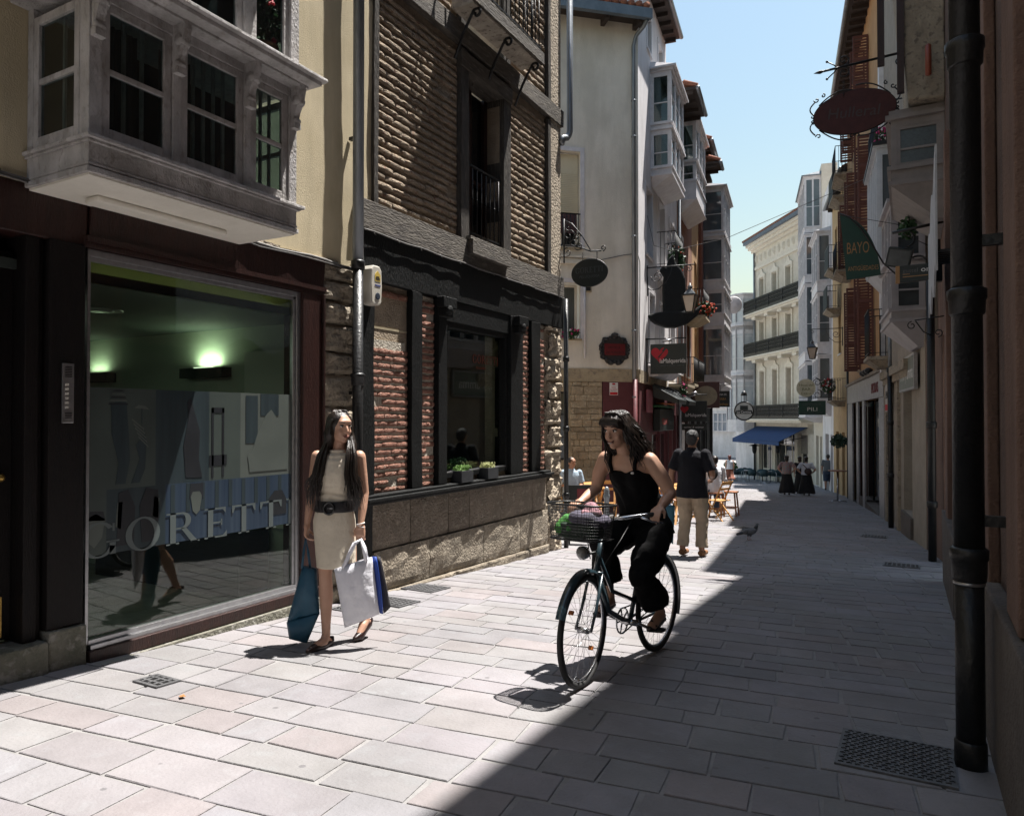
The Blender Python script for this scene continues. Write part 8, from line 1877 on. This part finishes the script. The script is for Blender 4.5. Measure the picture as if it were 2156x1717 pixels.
m_wshirt = mat('white_cotton', (.62, .63, .66), (.52, .53, .57), 8, .85, .8, 20); m_bshirt = mat('pale_blue_shirt', (.36, .46, .55), (.30, .39, .48), 8, .85, .6, 20)
m_skirt1 = mat('rust_brown_skirt', (.17, .055, .03), (.13, .04, .024), 8, .85); m_skirt2 = mat('black_long_skirt', (.010, .010, .011), (.014, .014, .015), 8, .85); m_floral = mat('floral_blouse', (.45, .10, .12), (.10, .30, .33), 34, .8, 0, c3=(.60, .45, .10)); m_tee = mat('grey_tshirt', (.13, .15, .16), (.11, .125, .135), 8, .85); m_jean = mat('blue_denim', (.04, .06, .10), (.03, .048, .08), 12, .85); m_auburn = mat('auburn_hair', (.11, .02, .014), (.08, .015, .01), 30, .5)
figure('woman in a white top and rust brown swaying skirt crossing by the far terrace', -8.5, 39.5, (-.5, 1, 0), 1.62, m_wshirt, m_skirt1, m_auburn, kind='skirt', sleeves='none', longskirt=.38, hairlen=1, stride=.3)
figure('woman in floral blouse and long black skirt seen from behind down the street', -4.42, 31.1, (-.25, 1, 0), 1.62, m_floral, m_skirt2, m_hair, kind='skirt', arms='hips', hairlen=1, stride=.25, build_=1.1)
o, P, _, _, _ = figure('stooped woman in white blouse and black skirt beside the floral blouse woman', -3.72, 31.5, (-.2, 1, 0), 1.58, m_wshirt, m_skirt2, m_hair, kind='skirt', arms='hips', hairlen=1, stride=.25, build_=1.15, lean=.25)
bgp = root('backpack', P(-.15, 0, 1.05), 'dark brown bag slung across the back of the stooped woman', 'backpack'); q = MB(); q.ell(P(-.17, .05, 1.08), (.15, .09, .15), 12, 8); q.tube([P(-.12, -.14, 1.40), P(-.17, 0, 1.22), P(-.16, .1, 1.05)], .022, 6); put('bag_body', soft(q, .016, 1), mat('dark_brown_leather', (.035, .014, .012), rough=.5), bgp)
figure('third dark clothed woman partly hidden between the two women in black skirts', -4.15, 32.9, (-.2, 1, 0), 1.60, m_polo, m_skirt2, m_hair, kind='skirt', hairlen=1, stride=.2)
figure('man in grey t-shirt and denim shorts walking up the shaded right side', -3.55, 38.4, (-.1, 1, 0), 1.78, m_tee, m_jean, m_hair, m_skin2, kind='shorts', stride=.3, build_=1.12)
figure('dark haired man in a pale blue shirt sitting at the tables beyond the corner pipe', -6.45, 14.35, (.6, -.85, 0), 1.76, m_bshirt, m_jean, m_hair, m_skin2, seat=.47, arms='front', headdir=(.95, -.3, -.05), vox=.014)
o, P, _, _, T_ = figure('person in a white shirt sitting on a stool with their back turned beside the tables', -4.12, 17.6, (-.45, .9, 0), 1.70, m_wshirt, m_jean, m_hair, seat=.62, arms='front', lean=.12, sleeves='long', vox=.014)
figure('diner in tan top at the bar table behind the woman on the bicycle', -5.1, 15.5, (.9, -.2, 0), 1.66, mat('tan_top', (.30, .16, .09)), m_jean, m_hair, seat=.47, arms='front', hairlen=1, vox=.016)

# ------------------------------------------------------------------ cafe furniture
m_wood = mat('honey_slatted_wood', (.52, .27, .085), (.42, .21, .065), 9, .55, .3, 50, stretch=(1, 1, 3)); m_wood2 = mat('darker_stool_wood', (.28, .11, .045), (.22, .085, .035), 9, .5)
def folding_chair():
    o = root('folding_chair', (0, 0, 0), 'x', 'chair', group='folding wooden chairs of the bar')
    multi('seat_slat', [MB().box(-.20, .20, -.18+.062*i, -.13+.062*i, .445, .462) for i in range(6)], m_wood, o)
    for s_ in (-1, 1):
        MB().bar((s_*.19, -.20, 0), (s_*.19, .24, .90), .022, .036, (1, 0, 0)).build('back_leg', m_wood, o); MB().bar((s_*.215, .24, 0), (s_*.215, -.16, .46), .022, .032, (1, 0, 0)).build('front_leg', m_wood, o)
    MB().box(-.19, .19, .205, .222, .82, .89).build('back_slat', m_wood, o); MB().box(-.19, .19, .17, .187, .70, .75).build('back_slat', m_wood, o)
    MB().box(-.19, .19, -.10, -.085, .18, .21).build('stretcher', m_wood, o); MB().box(-.21, .21, .12, .14, .14, .17).build('stretcher', m_wood, o)
    return o
def folding_table():
    o = root('folding_table', (0, 0, 0), 'x', 'table', group='folding wooden tables of the bar')
    multi('top_slat', [MB().box(-.35, .35, -.35+.10*i, -.26+.10*i, .735, .755) for i in range(7)], m_wood, o)
    MB().box(-.35, -.31, -.34, .34, .70, .734).build('apron', m_wood, o); MB().box(.31, .35, -.34, .34, .70, .734).build('apron', m_wood, o)
    for s_ in (-1, 1):
        MB().bar((s_*.28, -.30, 0), (s_*.28, .30, .70), .025, .04, (1, 0, 0)).build('leg', m_wood, o); MB().bar((s_*.25, .30, 0), (s_*.25, -.30, .70), .025, .04, (1, 0, 0)).build('leg', m_wood, o)
    MB().box(-.28, .28, -.02, .02, .33, .36).build('stretcher', m_wood, o); return o
def setat(o, x, y, rz, label):
    M = place(x, y, gz(y)+.012, rz); o.matrix_world = M; o.location = (x, y, gz(y)+.012); o.rotation_euler = (0, 0, rz); WM[o.name] = M; o['label'] = label
ch = folding_chair(); lst = [(-4.15, 15.75, R(200), 'folding wooden chair just right of the man in khaki trousers, nearest of its table'), (-3.85, 16.75, R(250), 'folding wooden chair directly in front of the stool with the white shirted person'), (-5.3, 13.4, R(20), 'folding wooden chair behind the handlebar of the bicycle'), (-5.0, 16.4, R(120), 'folding wooden chair against the maroon bar front'), (-6.7, 14.2, R(150), 'folding wooden chair under the man in the pale blue shirt'), (-5.35, 15.5, R(100), 'folding wooden chair under the diner in the tan top')]
tb = folding_table(); tl = [(-4.65, 15.15, R(10), 'folding wooden table with two beer glasses left of the man in khaki trousers'), (-5.75, 13.55, R(35), 'folding wooden table between the corner pipe and the woman on the bicycle'), (-6.6, 15.4, R(35), 'folding wooden table in front of the rubble stone wall'), (-4.75, 17.3, R(-5), 'folding wooden table beyond the beer table beside the bar')]
src_c, src_t = ch, tb
for i, (x, y, a, lab) in enumerate(lst):
    o = ch if i == 0 else copy_tree(src_c)
    setat(o, x, y, a, lab)
for i, (x, y, a, lab) in enumerate(tl):
    o = tb if i == 0 else copy_tree(src_t)
    setat(o, x, y, a, lab)
def stool(x, y, lab, hgt=.60):
    g_ = gz(y)+.012; o = root('stool', (x, y, g_), lab, 'stool'); MB().box(x-.18, x+.18, y-.16, y+.16, g_+hgt-.035, g_+hgt).build('seat', m_wood2, o, bevel=.006)
    for a in (-1, 1):
        for c in (-1, 1): MB().bar((x+a*.18, y+c*.16, g_), (x+a*.13, y+c*.12, g_+hgt-.036), .035).build('leg', m_wood2, o)
    for c in (-1, 1): MB().box(x-.16, x+.16, y+c*.145-.01, y+c*.145+.01, g_+.18, g_+.21).build('stretcher', m_wood2, o)
stool(-4.12, 17.55, 'brown wooden stool under the person in the white shirt')
stool(-3.95, 18.4, 'empty brown wooden stool just behind the white shirted person')
m_beer = mat('amber_beer', (.50, .18, .02), (.42, .14, .015), 9, .15); m_cola = mat('dark_red_drink', (.13, .02, .012), rough=.15); m_foam = mat('beer_foam', (.7, .66, .58))
for k, (x, y, m_, lab) in enumerate(((-4.80, 15.0, m_beer, 'glass of pale beer on the folding table, left of the two drinks'), (-4.52, 15.25, m_cola, 'glass of dark red drink on the folding table, right of the two drinks'))):
    g_ = gz(y)+.012+.757; o = root('drink_glass', (x, y, g_), lab, 'glass'); MB().lathe((x, y, g_), [(.028, 0), (.036, .10)], 12).build('drink', m_, o); MB().lathe((x, y, g_+.1005), [(.036, 0), (.038, .025)], 12).build('foam', m_foam if k == 0 else mat('clear_glass_rim', (.35, .33, .32), rough=.1), o)
# sandwich board and bollard at the corner
sbo = root('menu_board', (-4.55, 10.6, gz(10.6)), 'small dark framed menu board with red poster at the corner of the brick shop', 'menu board')
fM = frp((-4.74, 10.42, gz(10.4)+.05), (.90, .44), (.44, -.90))
MB().prism([(0, 0), (.42, 0), (.42, .88), (0, .88)], fM, -.02, .02).build('board', m_signblack, sbo, bevel=.004); MB().prism([(.14, .08), (.38, .08), (.38, .82), (.14, .82)], fM, .021, .024).build('red_poster', mat('poster_red', (.20, .03, .035), (.15, .025, .03), 12, .6), sbo)
text('Mahou', .09, fM, mw_, sbo, .16, .42, .025, width=.2, ext=.0006); MB().prism([(.22, .62), (.30, .62), (.29, .76), (.24, .76)], fM, .0245, .026).build('poster_bottle', mw_, sbo)
for s_ in (0, .40): MB().prism([(s_, -.05), (s_+.03, -.05), (s_+.03, 0), (s_, 0)], fM, -.03, .03).build('foot', m_black_iron, sbo)
bo = root('bollard', (-4.28, 10.9, gz(10.9)), 'short round grey iron bollard beside the menu board', 'bollard')
MB().lathe((-4.28, 10.9, gz(10.9)), [(.06, 0), (.06, .04), (.042, .06), (.040, .72), (.052, .74), (.052, .78), (.040, .80), (.046, .84), (.03, .90), (.005, .915)], 16).build('post', m_zinc, bo)
# high table on the right
g_ = gz(27.9)+.012; ht_ = root('high_table', (-2.27, 27.9, g_), 'tall round bar table with wooden top and chrome foot on the shaded right side', 'table')
MB().lathe((-2.27, 27.9, g_+1.08), [(.30, 0), (.31, .01), (.31, .03), (.29, .035)], 24).build('table_top', m_wood2, ht_); MB().cyl((-2.27, 27.9, g_+.04), (-2.27, 27.9, g_+1.08), .032, 12).build('column', m_chrome, ht_)
multi('foot', [MB().tube([(-2.27, 27.9, g_+.06), (-2.27+.30*math.cos(R(a)), 27.9+.30*math.sin(R(a)), g_+.014)], [.022, .014], 8) for a in (20, 110, 200, 290)], m_chrome, ht_)
# far terrace chairs and tables
m_wick = mat('dark_teal_weave', (.012, .035, .042), (.02, .05, .06), 40, .7)
def armchair():
    o = root('terrace_chair', (0, 0, 0), 'x', 'chair', group='dark woven chairs on the corner cafe terrace')
    MB().box(-.22, .22, -.22, .22, .42, .45).build('seat', m_wick, o, bevel=.01); q = MB(); N = 8; vs = []
    for i in range(N+1):
        a = R(200-220*i/N+0); x, y = .25*math.cos(R(180-180*i/N)), .02+.24*math.sin(R(180*i/N)); hh = .66+.20*math.sin(R(180*i/N)); vs += [(x, y, .45), (x*1.08, y*1.12, hh)]
    q.add(vs, [(2*i, 2*i+2, 2*i+3, 2*i+1) for i in range(N)], smooth=True); bk_ = q.build('backrest', m_wick, o); sm2 = bk_.modifiers.new('s', 'SOLIDIFY'); sm2.thickness = .015
    for s_ in (-1, 1):
        MB().tube([(s_*.24, -.26, 0), (s_*.25, -.22, .44), (s_*.27, -.20, .66), (s_*.27, .08, .68)], .013, 6).build('front_leg', m_alu, o); MB().tube([(s_*.25, .30, 0), (s_*.22, .16, .45)], .013, 6).build('rear_leg', m_alu, o)
    return o
ac = armchair(); rr2 = random.Random(6); first = True
spots = [(-7.0, 46.6, 'nearest the street women'), (-7.9, 46.2, ''), (-8.7, 46.9, ''), (-9.6, 47.4, ''), (-7.4, 47.6, ''), (-8.4, 48.2, ''), (-9.3, 48.9, ''), (-10.3, 48.6, ''), (-10.6, 50.2, ''), (-9.9, 50.9, ''), (-11.3, 49.6, ''), (-8.0, 49.4, '')]
names = ['dark woven terrace chair closest to the palace corner, rightmost of the front row', 'dark woven terrace chair second from the right in the front row', 'dark woven terrace chair third from the right in the front row', 'dark woven terrace chair at the left of the front row']
for i, (x, y, _) in enumerate(spots):
    o = ac if i == 0 else copy_tree(ac)
    setat(o, x, y, rr2.uniform(-.6, .6)+(math.pi if i % 3 else 0), names[i] if i < 4 else 'dark woven terrace chair half hidden in the rows behind the front chairs')
tt = root('terrace_table', (0, 0, 0), 'x', 'table', group='round tables of the corner cafe terrace')
MB().lathe((0, 0, .71), [(.34, 0), (.35, .01), (.35, .025), (.33, .03)], 20).build('table_top', m_alu, tt); MB().cyl((0, 0, .02), (0, 0, .71), .03, 8).build('column', m_alu, tt); MB().lathe((0, 0, 0), [(.22, 0), (.22, .015), (.04, .04)], 16).build('base', m_alu, tt)
for i, (x, y, lab) in enumerate(((-7.9, 47.1, 'round metal terrace table between the front row chairs'), (-9.3, 48.0, 'round metal terrace table in the middle of the terrace'), (-10.4, 49.5, 'round metal terrace table at the far left of the terrace'))):
    o = tt if i == 0 else copy_tree(tt); setat(o, x, y, 0, lab)
# ------------------------------------------------------------------ pigeon
pg = gz(13.02)+.012; pr_ = root('pigeon', (-2.46, 13.02, pg), 'grey pigeon walking to the right on the shaded paving', 'pigeon')
m_pg = mat('pigeon_grey', (.10, .105, .115), (.14, .145, .155), 30, .7); m_pd = mat('pigeon_dark', (.02, .025, .028), (.028, .03, .04), 30, .5); m_pf = mat('pigeon_foot', (.28, .07, .06))
X_ = Vector((.8755, .483, 0)); Pp = lambda f, z, s_=0: Vector((-2.46, 13.02, pg+z))+X_*f+Vector((-.483, .8755, 0))*s_
q = MB(); q.tube([Pp(-.15, .125), Pp(-.08, .14), Pp(.0, .15), Pp(.07, .165), Pp(.105, .20), Pp(.115, .245), Pp(.12, .27)], [.02, .045, .062, .055, .036, .025, .022], 12).ell(Pp(.125, .275), (.026, .022, .022), 10, 8).tube([Pp(.02, .11), Pp(.01, .06)], [.028, .014], 8).tube([Pp(-.02, .11), Pp(-.04, .06)], [.028, .014], 8)
put('body', soft(q, .007, 2), m_pg, pr_)
MB().tube([Pp(-.09, .14), Pp(-.17, .115), Pp(-.235, .10)], [.03, .026, .018], 8).build('tail', m_pd, pr_)
for s_ in (-1, 1):
    q = MB(); q.ell(Pp(-.03, .15, s_*.045), (.105, .022, .042), 12, 8, Matrix.Rotation(R(28.9), 3, 'Z') @ Matrix.Rotation(R(8), 3, 'Y')); w_ = q.build('wing', m_pg, pr_); MB().tube([Pp(-.06, .17, s_*.066), Pp(-.075, .12, s_*.066)], .007, 5).build('wing_bar', m_pd, w_)
q = MB(); q.tube([Pp(.09, .19), Pp(.11, .225), Pp(.118, .25)], [.042, .031, .026], 10); q.build('neck_feathers', m_pd, pr_); MB().tube([Pp(.145, .273), Pp(.172, .265)], [.007, .002], 6).build('beak', m_pd, pr_)
for f, s_ in ((.01, .02), (-.04, -.02)):
    q = MB().tube([Pp(f, .07, s_), Pp(f-.005, .012, s_)], .004, 5)
    for a in (-.5, 0, .5): q.tube([Pp(f-.005, .008, s_), Pp(f+.03, .004, s_+a*.03)], .0028, 4)
    q.build('leg', m_pf, pr_)
bpy.data.scenes.remove(TS)
